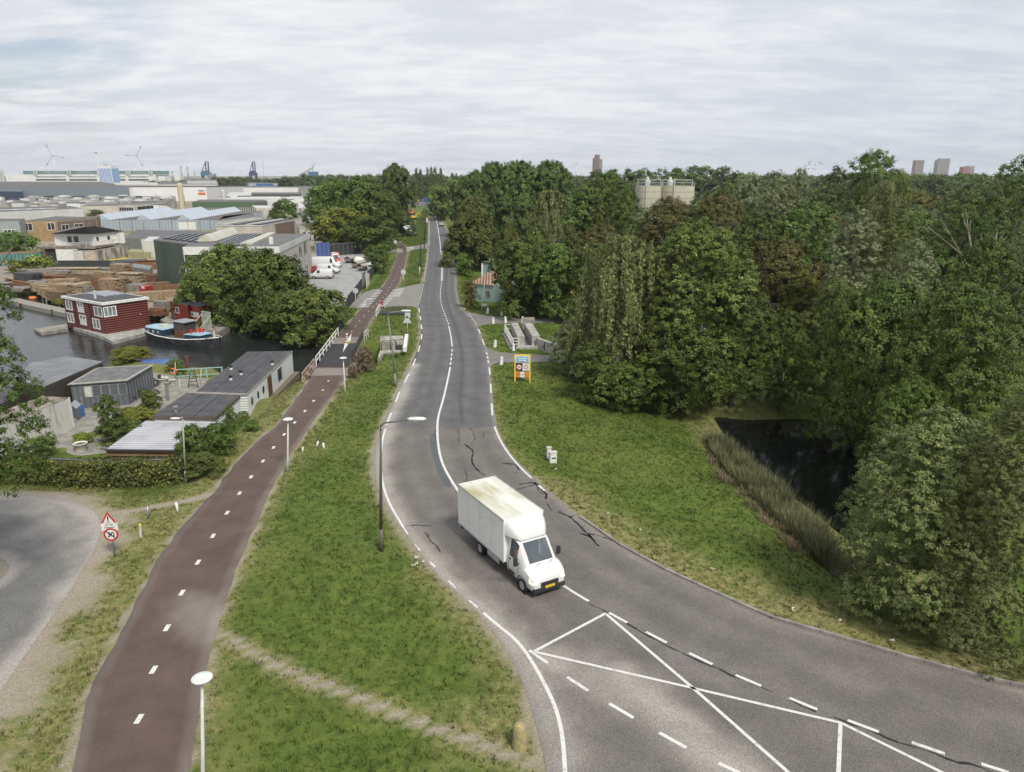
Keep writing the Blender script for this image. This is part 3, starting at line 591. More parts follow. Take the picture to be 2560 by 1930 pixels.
for q in ([(1300,1212),(1340,1206),(1350,1228),(1365,1238)], [(1256,1159),(1290,1162),(1298,1176)], [(1280,1182),(1306,1181)],
          [(1298,1212),(1330,1206),(1345,1215),(1357,1230),(1366,1236),(1364,1249)], [(1396,1280),(1425,1293),(1445,1310),(1462,1330),(1480,1345)], [(1450,1335),(1475,1342),(1490,1360),(1498,1366)], [(1366,1262),(1380,1278)],
          [(1161,1110),(1182,1125),(1180,1150),(1184,1168),(1200,1180),(1214,1190)], [(1162,1172),(1166,1190),(1165,1205)], [(1143,1070),(1148,1085),(1145,1107)], [(1206,1083),(1211,1096)], [(1010,1318),(1040,1314),(1078,1314)],
          [(1178,1110),(1190,1095),(1175,1070)], [(1060,1330),(1100,1380)], [(1092,1072),(1088,1080),(1096,1130),(1120,1190),(1144,1232)]):
    crack(q, .075)
crack([(968,1074),(1090,1072),(1236,1067)], .035)
tag(ck.build('road_cracks', TAR, fixn=False), kind='structure')
sheet('road_patch', [tuple(p)[:2] for p in smoothline(WL([(1074,1086),(1090,1083),(1092,1110),(1100,1150),(1117,1190),(1131,1218),(1114,1220),(1100,1195),(1083,1150),(1075,1110)]), 1)], .0235, AS_P)
kb = MB()
KP = resample(WL([(1447,1294),(1551,1366),(1666,1429),(1794,1487),(1921,1545),(2083,1591),(2257,1643),(2430,1690),(2560,1720),(3000,1800)]), .98)
for a, b_ in zip(KP[:-1], KP[1:]):
    d = (b_ - a); d = d / np.hypot(*d); nr = np.array([-d[1], d[0]]); a2 = a + nr * .07; b2 = b_ + nr * .07 - d * .02
    kb.beam((*a2, .045), (*b2, .045), .14, 0, .13)
tag(kb.build('kerb', mat('kerb_concrete', (.30, .285, .26), .85, (.2, .19, .17), 1.5)), kind='structure')
# ================================================================ VEGETATION
def leafmat(name, c1, c2, c3=None, trans=.2, rough=.55):
    m, t, b = nodes(name); n, l = t.nodes.new, t.links.new
    geo = n('ShaderNodeNewGeometry')
    def noise(s, d=3):
        k = n('ShaderNodeTexNoise'); k.inputs['Scale'].default_value = s; k.inputs['Detail'].default_value = d; l(geo.outputs['Position'], k.inputs['Vector']); return k.outputs['Fac']
    def mr(v, a, b_, lo=0, hi=1):
        k = n('ShaderNodeMapRange'); k.inputs[1].default_value = a; k.inputs[2].default_value = b_; k.inputs[3].default_value = lo; k.inputs[4].default_value = hi; l(v, k.inputs[0]); return k.outputs[0]
    def mixc(f, a, c_):
        k = n('ShaderNodeMixRGB'); l(f, k.inputs[0])
        for i, q in ((1, a), (2, c_)):
            if isinstance(q, tuple): k.inputs[i].default_value = c4(q)
            else: l(q, k.inputs[i])
        return k.outputs[0]
    at = n('ShaderNodeAttribute'); at.attribute_name = 'rnd'; oi = n('ShaderNodeObjectInfo')
    g = mixc(mr(noise(.45), .35, .65), c1, c2)
    if c3: g = mixc(mr(at.outputs['Fac'], .80, .95), g, c3)
    f = n('ShaderNodeMath'); f.operation = 'MULTIPLY'; l(mr(at.outputs['Fac'], 0, 1, .72, 1.3), f.inputs[0]); l(mr(oi.outputs['Random'], 0, 1, .78, 1.22), f.inputs[1])
    mul = n('ShaderNodeVectorMath'); mul.operation = 'SCALE'; l(g, mul.inputs[0]); l(f.outputs[0], mul.inputs['Scale'])
    hs = n('ShaderNodeHueSaturation'); l(mul.outputs[0], hs.inputs['Color']); l(mr(oi.outputs['Random'], 0, 1, .487, .513), hs.inputs['Hue'])
    col = hs.outputs[0]
    l(col, b.inputs['Base Color']); b.inputs['Roughness'].default_value = rough; b.inputs['Specular IOR Level'].default_value = .25
    tr = n('ShaderNodeBsdfTranslucent'); l(col, tr.inputs[0]); ms = n('ShaderNodeMixShader'); ms.inputs[0].default_value = trans
    l(b.outputs[0], ms.inputs[1]); l(tr.outputs[0], ms.inputs[2]); l(ms.outputs[0], t.nodes['Material Output'].inputs[0])
    return m
LM = dict(
 leaf=leafmat('dark_green_leaves', (0.072, 0.117, 0.022), (0.113, 0.164, 0.031), (0.189, 0.247, 0.050)),
 olive=leafmat('olive_leaves', (0.096, 0.134, 0.026), (0.140, 0.179, 0.041), (0.279, 0.289, 0.077)),
 brown=leafmat('brownish_leaves', (0.105, 0.101, 0.028), (0.126, 0.118, 0.034), (0.202, 0.159, 0.051)),
 cyp=leafmat('cypress_foliage', (0.072, 0.097, 0.023), (0.133, 0.158, 0.032), (0.227, 0.219, 0.050), trans=.2),
 birch=leafmat('birch_leaves', (0.139, 0.163, 0.056), (0.178, 0.205, 0.072), (0.270, 0.277, 0.111)),
 wil=leafmat('silver_willow_leaves', (0.178, 0.213, 0.100), (0.237, 0.270, 0.131), (0.355, 0.384, 0.207)),
 bush=leafmat('willow_bush_leaves', (0.142, 0.173, 0.055), (0.183, 0.215, 0.073), (0.304, 0.304, 0.137)),
 lime=leafmat('yellow_green_leaves', (0.165, 0.202, 0.029), (0.215, 0.245, 0.041), (0.328, 0.318, 0.062)),
 pop=leafmat('poplar_leaves', (0.078, 0.124, 0.031), (0.121, 0.173, 0.043), (0.211, 0.263, 0.066)),
 far=leafmat('distant_leaves', (0.076, 0.109, 0.034), (0.109, 0.143, 0.043), (0.150, 0.184, 0.056)),
 maple=leafmat('maple_leaves', (0.061, 0.111, 0.017), (0.104, 0.164, 0.029), (0.166, 0.232, 0.045)),
 dead=leafmat('dry_leaves', (0.200, 0.160, 0.090), (0.260, 0.210, 0.130), (0.340, 0.290, 0.200)),
 reed=leafmat('reed_leaves', (0.129, 0.154, 0.069), (0.181, 0.204, 0.099), (0.363, 0.306, 0.161)),
 ivy=leafmat('ivy_leaves', (0.076, 0.102, 0.024), (0.121, 0.143, 0.035), (0.227, 0.219, 0.050)))
BARK = mat('bark', (.10, .085, .065), .9, (.16, .14, .11), 3, bump=.4); BARKW = mat('birch_bark', (.42, .40, .36), .8, (.2, .18, .16), 5); DEADW = mat('dead_wood', (.36, .32, .26), .85, (.25, .22, .18), 4)
def quads(P, Nn, size, asp, rng, rnd=None, zs=(1, 1, 1)):
    zs = np.array(zs)
    n = len(P); A = rng.normal(size=(n, 3)); T = np.cross(Nn, A); T /= np.linalg.norm(T, axis=1)[:, None] + 1e-9
    B = np.cross(Nn, T); B /= np.linalg.norm(B, axis=1)[:, None] + 1e-9
    s = (size * rng.uniform(.65, 1.35, n))[:, None] if np.isscalar(size) else (size * rng.uniform(.65, 1.35, (n, 1)))
    a, b = T * s * .5 * zs, B * s * .5 * asp * zs
    V = np.stack([P - a, P - b * 1.0 + a * .15, P + a, P + b * 1.0 + a * .15], 1).reshape(-1, 3)
    return V, np.arange(4 * n).reshape(-1, 4), np.repeat(rng.random(n) if rnd is None else rnd, 4)
def crown_mesh(name, m, kind, n, leaf, seed, skirt=.12, asp=.7, lobes=14, ar=1.4):
    lobes = int(lobes * (.6 + .4 * ar)); rng = np.random.default_rng(seed); H = 1 - skirt; zc = skirt + H / 2
    C, Rr = [], []
    def env(z):                                    # crown radius by height fraction 0..1
        if kind == 'cyp': return .5 * (1 - z) ** .75 * .95 + .05 if z > .12 else .42
        if kind == 'pop': return .5 * math.sin(math.pi * min(1, z * .86 + .12)) ** .45
        if kind == 'dome': return .5 * math.sqrt(max(0, 1 - max(0, (z - .35) / .65) ** 2.2)) * (.82 + .18 * min(1, z / .35))
        return .5 * math.sqrt(max(0.0, 1 - abs((z - .45) / .55) ** 2.4))
    for i in range(lobes):
        z = (i + rng.uniform(.2, .8)) / lobes; th = i * 2.39996 + rng.uniform(-.5, .5); z = z ** (.8 if kind != 'cyp' else 1.0)
        e = env(z); lr = rng.uniform(.15, .23) * (1.0 if kind != 'cyp' else .75) ; lr = min(lr, max(.07, e * .85)); rr = max(0, e - lr * .8)
        if rng.random() < .22: rr *= .3
        C.append((rr * math.cos(th), rr * math.sin(th), skirt + H * z * .97 - lr * .35)); Rr.append(lr)
    C.append((0, 0, 1 - .16)); Rr.append(.15 if kind not in ('cyp',) else .07); C.append((0, 0, zc)); Rr.append(.30 if kind not in ('cyp', 'pop') else .2)
    C, Rr = np.array(C), np.array(Rr); vs_ = {'pop': 1.5, 'cyp': 1.1}.get(kind, 1.0) / ar; C[:, 2] = np.clip(C[:, 2], skirt + Rr * .6 / ar, 1 - Rr * vs_ * rng.uniform(.95, 1.3, len(Rr)))
    nt = max(40, n // 22); w = Rr ** 2; li = rng.choice(len(C), nt, p=w / w.sum())
    D = rng.normal(size=(nt, 3)); D /= np.linalg.norm(D, axis=1)[:, None]; D[:, 2] = np.where(D[:, 2] < -.3, -D[:, 2] * .8, D[:, 2])
    vs = 1.0 if kind != 'pop' else 1.5
    if kind == 'cyp': vs = 1.25
    T = C[li] + D * (Rr[li] * (1 - np.abs(rng.normal(0, .10, nt))))[:, None] * np.array([1, 1, vs_])
    # drop twigs buried deep inside another lobe
    dd = np.linalg.norm((T[:, None] - C[None]) * np.array([1, 1, 1 / vs_]) / Rr[None, :, None], axis=2); keep = (dd.min(1) > .72) | (rng.random(nt) < .25); T, D = T[keep], D[keep]
    k = rng.integers(0, len(T), n); sig = .30 / math.sqrt(len(T)) * 1.9
    off = rng.normal(0, 1, (n, 3)) * sig * np.array([1, 1, .8 / ar])
    if kind == 'maple': n = int(n * 1.7); lf *= .72
    if kind in ('cyp', 'pop'): off[:, 2] *= 1.7
    off += D[k] * np.array([1, 1, 1 / ar]) * np.abs(rng.normal(0, sig * .7, n))[:, None]
    P = T[k] + off; Nn = D[k] * 1.05 + np.array([0, 0, .25]) + rng.normal(0, .36, (n, 3)); Nn /= np.linalg.norm(Nn, axis=1)[:, None]
    P[:, 2] = np.maximum(P[:, 2], skirt * .6)
    rnd = np.clip(rng.random(n) * .7 + rng.random(len(T))[k] * .3, 0, 1)
    V, F, a = quads(P, Nn, leaf, asp, rng, rnd, (1.05, 1.05, 1.05 / ar)); me = rawmesh(name, V, F, m, smooth=False); set_attr(me, 'rnd', a); return me
def birch_mesh(name, m, n, leaf, seed, skirt=.1, strands=420):
    rng = np.random.default_rng(seed); P, Dn = [], []
    for i in range(strands):
        z = rng.uniform(.22, 1); e = .5 * (1 - abs((z - .5) / .52) ** 2.2) ** .5 if abs(z - .5) < .5 else .12
        th = rng.uniform(0, 2 * math.pi); cl = math.sin(th * 5 + z * 9) * .06 + math.cos(th * 3 - z * 14) * .05
        r = max(.02, e * rng.uniform(.45, 1.0) + cl); ln = rng.uniform(.12, .30) * min(1, z * 1.6); k = max(8, int(n / strands * ln / .2))
        t = np.sort(rng.random(k)); x = r * math.cos(th) * (1 + .12 * t); y = r * math.sin(th) * (1 + .12 * t); zz_ = z - ln * t ** 1.2
        s = .008 + .012 * (1 - t)
        P.append(np.c_[x + rng.normal(0, 1, k) * s, y + rng.normal(0, 1, k) * s, zz_]); Dn.append(np.tile([math.cos(th), math.sin(th), .25], (k, 1)))
    P, Dn = np.concatenate(P), np.concatenate(Dn); P[:, 2] = np.clip(P[:, 2], skirt, 1.0)
    Nn = Dn + rng.normal(0, .5, P.shape); Nn /= np.linalg.norm(Nn, axis=1)[:, None]
    V, F, a = quads(P, Nn, leaf, .6, rng); me = rawmesh(name, V, F, m, smooth=False); set_attr(me, 'rnd', a); return me
def trunk_mesh(name, seed, m, multi=False, r0=.022):
    rng = random.Random(seed); b = MB()
    for s in range(3 if multi else 1):
        lx, ly = (rng.uniform(-.12, .12), rng.uniform(-.12, .12)) if multi else (rng.uniform(-.03, .03), rng.uniform(-.03, .03))
        pts = [(0, 0, -.03), (lx * .3, ly * .3, .2), (lx * .7, ly * .7, .45), (lx, ly, .72), (lx * 1.1, ly * 1.1, .9)]
        b.tube(pts, [r0 * 1.25, r0, r0 * .75, r0 * .4, r0 * .12], 7)
        for i in range(7):
            z = rng.uniform(.25, .7); th = i * 2.4 + rng.uniform(-.4, .4); L_ = rng.uniform(.2, .36); px, py = lx * z, ly * z
            b.tube([(px, py, z), (px + .5 * L_ * math.cos(th), py + .5 * L_ * math.sin(th), z + .09), (px + L_ * math.cos(th), py + L_ * math.sin(th), z + .2)], [r0 * .45, r0 * .28, r0 * .08], 5)
    return b.mesh(name, m, smooth=True)
TR = {k: trunk_mesh('trunk', i + 5, BARKW if k == 'birch' else BARK, k == 'multi') for i, k in enumerate(('one', 'two', 'multi', 'birch'))}
CR_ = {}
def crown(kind, lod, var=0, ar=1.4):
    key = (kind, lod, var, ar)
    if key in CR_: return CR_[key]
    n = {'h': 78000, 'n': 40000, 'm': 23000, 'f': 5600, 'x': 1300}[lod]; lf = {'h': .0145, 'n': .019, 'm': .028, 'f': .048, 'x': .092}[lod]
    if kind in ('bush', 'wil'): n = int(n * 1.35); lf *= 1.2
    if kind == 'birch': lf *= 1.25
    if kind == 'maple': n = int(n * 1.7); lf *= .72
    if kind in ('cyp', 'pop'): n = int(n * 1.5); lf *= 1.25
    shape = {'leaf': 'round', 'olive': 'round', 'brown': 'round', 'cyp': 'cyp', 'wil': 'round', 'bush': 'dome', 'lime': 'round', 'pop': 'pop', 'far': 'round', 'maple': 'round', 'dead': 'round', 'reed': 'dome', 'ivy': 'dome'}.get(kind, 'round')
    sd_ = abs(hash((len(kind), ord(kind[0]), ord(lod), var, int(ar * 10)))) % 9999
    if kind == 'birch': me = birch_mesh('crown', LM['birch'], n, lf * .95, sd_, strands={'h': 900, 'n': 620, 'm': 420, 'f': 220, 'x': 90}[lod])
    else: me = crown_mesh('crown', LM[kind], shape, n, lf, sd_, skirt={'bush': .01, 'cyp': .01, 'lime': .1, 'wil': .02, 'maple': .26}.get(kind, .02), asp=.45 if kind in ('wil', 'bush', 'cyp') else .72,
                          lobes={'cyp': 26, 'pop': 20, 'wil': 20, 'bush': 22}.get(kind, 17) + (8 if lod in 'hn' else 0), ar=ar)
    CR_[key] = me; return me
def tree(kind, x, ybase, ytop, wpx, label, name='tree', cat='tree', group=None, lod=None, base=None, h=None, shift=0, var=None, trunk=None, pn='crown'):
    """a trunk and a crown of leaf-sized faces; (x, ybase) foot, ytop top row, wpx crown width in the picture"""
    given = base is not None; base = Vector(base) if given else WT(x, ybase)
    if h is None: h = WH(base, ytop)
    if not given: base.x = (x - 1280) / FPX * (base.y * CP - (base.z + h * .55 - CH) * SP)
    zc = (base.y * CP - (base.z + h * .5 - CH) * SP); wd = wpx * 1.1 * zc / FPX
    if lod is None:
        ph = h / zc * FPX; lod = 'h' if ph > 430 else 'n' if ph > 230 else 'm' if ph > 105 else 'f' if ph > 42 else 'x'
    t = thing(name, label, cat, base, 0, group); rz = random.uniform(0, 6.28)
    v = random.randrange({'h': 2, 'n': 2, 'm': 2, 'f': 3, 'x': 2}[lod]) if var is None else var
    c = link(pn, crown(kind, lod, v, (1.0 if h / wd < 1.25 else 1.6 if h / wd < 2.1 else 2.6) if kind != 'birch' else 1), t); c.scale = (wd, wd * random.uniform(.9, 1.05), h); c.rotation_euler.z = rz
    if lod != 'x' and kind not in ('bush', 'dead'):
        k = link('trunk', TR[trunk or ('birch' if kind == 'birch' else random.choice(('one', 'two')))], t); s = (wd + h) / 2
        k.scale = (s * .8, s * .8, h * .97); k.rotation_euler.z = rz
    return t
LEFTWOOD = [
 ('olive',570,842,608,215,'broad yellow green tree overhanging the canal in front of the green hall'),
 ('leaf',668,850,622,200,'dense dark tree in the middle of the canal bank clump'),
 ('olive',785,868,716,170,'low rounded tree hanging over the water beside the cycle bridge'),
 ('leaf',700,868,730,130,'dark low tree leaning over the canal behind the barge bow'),
 ('leaf',480,815,700,90,'narrow tree squeezed between the red shed and the canal clump'),
 ('pop',990,590,408,92,'tall tree standing up above the clump left of the cycle path'),
 ('leaf',840,600,448,150,'wide dark tree at the back left of the big roadside clump'),
 ('leaf',905,612,440,150,'wide dark tree in the centre of the big roadside clump'),
 ('leaf',962,618,470,95,'dark tree at the road end of the big roadside clump'),
 ('lime',850,624,520,130,'yellow green tree low in front of the big roadside clump'),
 ('leaf',925,632,540,130,'round dark tree low in front of the black fence'),
 ('leaf',712,568,497,66,'single tree standing among the pale flat roofs'),
 ('far',688,566,520,34,'slim small tree left of the one among the pale flat roofs'),
 ('leaf',32,642,580,100,'dark flowering shrub tree above the turquoise container'),
 ('lime',42,684,650,52,'light green bush in front of the turquoise container'),
 ('lime',96,682,640,60,'light green bush beside the turquoise container end'),
 ('leaf',935,655,612,50,'round bush behind the parked white van'),
 ('leaf',960,652,610,34,'tall bush beside the cycle path near the white van'),
 ('leaf',948,684,636,44,'loose green bush along the yard fence by the cycle path'),
 ('far',63,498,472,14,'little conifer in front of the long white warehouse'),
 ('far',240,540,524,40,'small bush among roofs left of the blue grey gables'),
 ('far',637,545,530,30,'small dark bush at the end of the blue grey gables')]
for k, x, yb, yt, wp, lb in LEFTWOOD: tree(k, x, yb, yt, wp, lb, name='tree' if yb - yt > 70 else 'bush', cat='tree' if yb - yt > 70 else 'bush')
tree('maple', -178, 1540, 330, 420, 'dark maple tree reaching in at the left edge above the side road', name='maple_tree', lod='h')
RIGHTWOOD = [
 ('cyp',1183,672,492,165,'dark conifer overhanging the main road'),
 ('cyp',1272,700,560,110,'pointed conifer just behind the teal house'),
 ('leaf',1300,792,600,140,'dense dark tree covering the right half of the teal house'),
 ('cyp',1340,778,545,150,'feathery conifer between the teal house and the weeping birch'),
 ('leaf',1395,800,610,150,'dark tree above the farm track'),
 ('cyp',1425,760,560,120,'green feathery conifer behind the small yellow tree'),
 ('leaf',1478,810,600,110,'dark tree between the yellow tree and the weeping birch'),
 ('leaf',1160,690,632,44,'light leafy tree at the roadside left of the teal house'),
 ('brown',1176,770,700,46,'clipped brownish bush at the road bend beneath the teal house'),
 ('lime',1440,806,710,78,'small bright yellow green tree at the end of the farm track'),
 ('wil',1440,944,795,118,'round silvery willow bush beside the lock walls'),
 ('leaf',1962,1030,770,120,'dark tree on the lawn strip behind the pond'),  # added tree, keeps the open lawn from showing too bright
 ('birch',1558,985,585,225,'weeping birch with hanging strands left of the big olive tree'),
 ('birch',1630,970,700,140,'smaller weeping birch in front of the big olive tree'),
 ('olive',1740,985,535,300,'big olive green tree with pale seed clusters'),
 ('leaf',1700,1032,800,240,'dark low spreading tree at the top of the grass bank'),
 ('leaf',1840,1015,700,210,'dark tree at the near end of the pond'),
 ('leaf',1480,1000,850,110,'rounded green bush under the weeping birch'),
 ('leaf',1560,1022,905,170,'dark low bush at the edge of the meadow'),
 ('pop',1190,600,425,95,'shorter poplar at the road end of the poplar row'),
 ('pop',1243,612,402,120,'first broad poplar of the row from the road'),
 ('pop',1305,614,399,125,'second broad poplar of the row from the road'),
 ('pop',1368,616,398,120,'third broad poplar of the row from the road'),
 ('pop',1412,600,418,60,'narrow poplar at the far right of the poplar row'),
 ('lime',1212,610,468,44,'yellowish narrow tree in front of the poplars'),
 ('birch',1375,690,475,110,'pale weeping birch in front of the poplar row'),
 ('birch',1385,730,525,50,'thin young birch among the conifers'),
 ('leaf',1462,690,462,150,'bushy green tree right of the pale birch'),
 ('leaf',1520,690,428,150,'wide bright green tree rising before the horizon wood'),
 ('cyp',1500,710,500,90,'feathery conifer in front of the wide bright tree'),
 ('brown',1500,790,555,160,'brownish tree with bare white tops above the weeping birch'),
 ('brown',1668,740,486,170,'brown leaved tree in front of the storage tanks'),
 ('leaf',1600,730,545,120,'dark tree below the storage tanks'),
 ('lime',1567,660,466,56,'yellowish tree left of the storage tanks'),
 ('brown',1790,760,478,170,'brown green tree right of the storage tanks'),
 ('leaf',1740,740,520,110,'green tree close under the storage tanks'),
 ('wil',1868,740,425,140,'pale silvery tree behind the brown one'),
 ('wil',1935,760,412,120,'tall pale silvery tree in the middle of the wood'),
 ('wil',1988,760,402,90,'slim pale silvery tree beside the tall pale one'),
 ('leaf',1900,820,520,190,'wide dark tree above the white villa'),
 ('leaf',2010,830,500,190,'wide dark tree right of the white villa'),
 ('lime',2000,860,670,90,'light green young tree beside the white villa'),
 ('leaf',2168,720,366,170,'huge domed tree standing above the wood against the sky'),
 ('far',2085,640,404,80,'round grey green tree left of the domed tree'),
 ('lime',2240,660,412,70,'yellow green tree leaning on the domed tree'),
 ('wil',2130,900,500,150,'silver topped willow below the domed tree'),
 ('olive',2230,900,500,150,'green tree with yellow tips beside the silver topped willow'),
 ('birch',2200,780,450,130,'drooping brownish tree under the domed tree'),
 ('leaf',2400,840,450,160,'green tree in the right part of the wood'),
 ('leaf',2520,880,366,170,'tall dark tree at the right edge against the sky'),
 ('wil',2265,1000,572,150,'silvery willow left of the bare dead tree'),
 ('leaf',2450,1010,590,190,'dense green tree right of the bare dead tree'),
 ('wil',2540,1000,500,110,'grey willow at the right edge'),
 ('leaf',2215,1140,690,340,'wide green ash leaning over the pond'),
 ('olive',2080,1010,690,150,'light feathery ash branch tree left of the leaning ash'),
 ('leaf',2390,1240,680,300,'dense ash behind the willow bush'),
 ('leaf',2260,1340,930,190,'dark low tree dipping into the pond'),
 ('bush',2330,1548,1010,370,'big willow bush covering the pond bank'),
 ('bush',2530,1640,930,290,'tall willow bush at the right edge'),
 ('bush',2190,1450,1150,130,'smaller willow bush at the reed end')]
for k, x, yb, yt, wp, lb in RIGHTWOOD: tree(k, x, yb, yt, wp, lb, lod='n' if yt < 430 and wp > 95 else None, name={'cyp': 'conifer', 'birch': 'birch_tree', 'pop': 'poplar_tree', 'wil': 'willow_tree'}.get(k, 'tree') if yb - yt > 115 else 'bush', cat='bush' if yb - yt <= 115 or k == 'bush' else 'tree')
# the wood behind: row after row out to the horizon
def profile(x):
    return np.interp(x, [1100, 1180, 1430, 1500, 1830, 1860, 2000, 2060, 2100, 2260, 2300, 2480, 2560, 2800], [470, 440, 432, 438, 440, 436, 430, 432, 436, 436, 438, 440, 436, 430])
rows = [(95, 1900, 2750, 150), (115, 1800, 2750, 140), (140, 1560, 2750, 125), (170, 1480, 2750, 105), (210, 1450, 2750, 90), (260, 1430, 2700, 78), (330, 1430, 2680, 66)]
for Y, xa, xb, st in rows:
    x = xa + random.uniform(0, st * .5)
    while x < xb:
        px = x + random.uniform(-.2, .2) * st; hh = random.uniform(8.5, 15.5) if Y < 200 else random.uniform(12, 18)
        p = WY(px, 500, Y * random.uniform(.95, 1.05)); z = TZ(p.x, p.y)
        hmax = (CH - (profile(px) - 437) / FPX * Y) - z; hh = min(hh, hmax - random.uniform(.5, 3))
        if Y < 300 and 1575 < px < 1755: hh = min(hh, 19 - z - 74 / FPX * Y)
        k = random.choice(('leaf', 'leaf', 'olive', 'leaf', 'wil', 'brown', 'birch', 'cyp')) if Y < 200 else random.choice(('leaf', 'pop', 'far', 'olive', 'brown'))
        zone = 'behind the weeping birch' if px < 1590 else 'below the storage tanks' if px < 1760 else 'around the white villa' if px < 2060 else 'under the domed tree' if px < 2260 else 'towards the right edge'
        row = 'front' if Y < 130 else 'middle' if Y < 200 else 'back'; lab = {'leaf': 'dark green broad tree', 'olive': 'olive green tree', 'wil': 'pale silvery tree', 'brown': 'brownish tree', 'birch': 'drooping birch', 'cyp': 'pointed conifer', 'pop': 'upright poplar', 'far': 'grey green tree'}[k] + ' in the %s rows %s' % (row, zone)
        tree(k, px, 0, 0, st * 1.35, lab, base=(p.x, p.y, z), h=hh, group=lab.split(' in the ')[0] + 's in ' + row + ' rows ' + zone, name={'cyp': 'conifer', 'birch': 'birch_tree', 'pop': 'poplar_tree', 'wil': 'willow_tree'}.get(k, 'tree'))
        x += st * random.uniform(.75, 1.1)
def horizon(xa, xb, ytop, Y, st, lab, grp, kinds=('far',), amp=5, hmin=6, mask=None):
    x = xa
    while x < xb:
        yt = (np.interp(x, *ytop) if isinstance(ytop, tuple) else ytop) + random.uniform(-amp, amp); p = WY(x, 470, Y * random.uniform(.93, 1.07)); z = -1.0 if Y > 300 else TZ(p.x, p.y)
        h = max(hmin, WH((p.x, p.y, z), yt)); k = random.choice(kinds)
        tree(k, x, 0, 0, max(st * 1.7, h / p.y * FPX * .75), lab, base=(p.x, p.y, z), h=h, group=grp, lod='f' if h / Y * FPX > 30 else 'x'); x += st * random.uniform(.7, 1.2)
horizon(1490, 1850, ([1490, 1600, 1700, 1745, 1790, 1830, 1850], [424, 421, 419, 414, 410, 428, 434]), 420, 42, 'dark rounded tree in the wood edge behind the storage tanks', 'trees behind the storage tanks', ('leaf', 'far'), 3)
horizon(1840, 2560, 436, 520, 46, 'small dark tree on the horizon behind the wood', 'trees on the right horizon', ('far', 'leaf'), 4)
horizon(1060, 1480, 438, 620, 40, 'dark tree on the horizon behind the poplar row', 'trees on the middle horizon', ('far',), 3)
horizon(540, 700, 444, 900, 22, 'dark tree in the line beneath the harbour cranes', 'trees beneath the harbour cranes', ('far',), 3)
horizon(715, 1000, 438, 760, 24, 'dark tree in the line behind the white flat factory', 'trees behind the white factory', ('far',), 4)
horizon(1000, 1075, 432, 640, 22, 'dark tree closing the view at the end of the road', 'trees at the end of the road', ('far', 'leaf'), 4)
for x, yt in ((1042, 419), (1052, 421), (1070, 418), (1079, 417), (1089, 416), (1103, 419), (1131, 430), (1141, 433)):
    tree('pop', x, 0, 0, 13, 'slim dark poplar in the row on the horizon beyond the road', name='poplar_tree', base=(*WY(x, 470, 560)[:2], -1), h=WH((*WY(x, 470, 560)[:2], -1), yt), group='slim poplars on the horizon', lod='f')
horizon(1098, 1175, ([1098, 1130, 1175], [468, 452, 440]), 330, 17, 'leafy tree on the right verge where the road disappears', 'trees lining the right of the far road', ('leaf', 'olive'), 4, 4)
horizon(1076, 1110, ([1076, 1110], [468, 462]), 520, 12, 'small tree beside the far end of the road', 'small trees by the far road', ('leaf', 'far'), 3, 4)
horizon(380, 545, 452, 1100, 20, 'dark low tree behind the warehouse roofs', 'trees behind the warehouse roofs', ('far',), 2)
# a bare tree
b = MB(); rg = random.Random(5)
def branch(p, d, L_, r, dep):
    q = p + d * L_; b.tube([p, p.lerp(q, .5) + Vector((rg.uniform(-.1, .1), rg.uniform(-.1, .1), 0)) * L_ * .3, q], [r, r * .8, r * .6], 5)
    if dep: [branch(q, (d + Vector((rg.uniform(-.55, .55), rg.uniform(-.55, .55), rg.uniform(-.1, .3)))).normalized(), L_ * rg.uniform(.6, .85), r * .6, dep - 1) for _ in range(2 if dep > 1 else 3)]
bp = WT(2400, 960); hh = WH(bp, 560)
branch(Vector((0, 0, -.2)), Vector((0, 0, 1)), hh * .36, .2, 4)
tag(b.build('dead_tree', DEADW, loc=bp, smooth=True), 'bare pale dead tree sticking out of the wood on the right', 'tree')
# loose shrubs in the yards
SHR = [('lime',325,903,868,95,'bright green bush by the water behind the grey shed'),('leaf',268,1085,985,66,'pointed green bush on the concrete slabs'),('lime',335,1068,1020,90,'yellow green bush beside the corrugated porch roof'),('leaf',300,1108,1050,110,'dark shrub left of the corrugated porch roof'),
 ('olive',375,1020,975,52,'bushy shrub beside the grey shed path'),('olive',438,925,900,50,'flowering shrub behind the white tubs'),('leaf',450,940,915,26,'small bush above the second white tub'),('leaf',530,965,948,26,'little green plant by the roof edge of the houseboat'),
 ('leaf',577,1120,1010,44,'upright green bush against the white houseboat wall'),('leaf',545,1140,1060,70,'dark bush between the houseboat and the cycle path'),('leaf',480,1150,1062,70,'dark bush at the corner of the porch roof'),('leaf',630,1075,1052,40,'low bush along the houseboat fence'),('ivy',510,1190,1130,90,'low brambles at the end of the ivy fence'),
 ('leaf',140,955,925,22,'thin climbing plant beside the grey shed'),('lime',205,1110,1083,50,'fern like plant in the white planter'),('leaf',105,1140,1090,60,'spiky shrub at the left end of the ivy fence'),
 ('dead',908,930,868,50,'dry brown bush over the culvert mouth'),('dead',882,945,915,24,'dry twiggy bush beside the bridge railing'),('dead',800,880,850,30,'pale dry shrub on the canal side of the railing')]
for k, x, yb, yt, wp, lb in SHR: tree(k, x, yb, yt, wp, lb, name='bush', cat='bush', lod='m' if k != 'leaf' else None, pn='foliage')

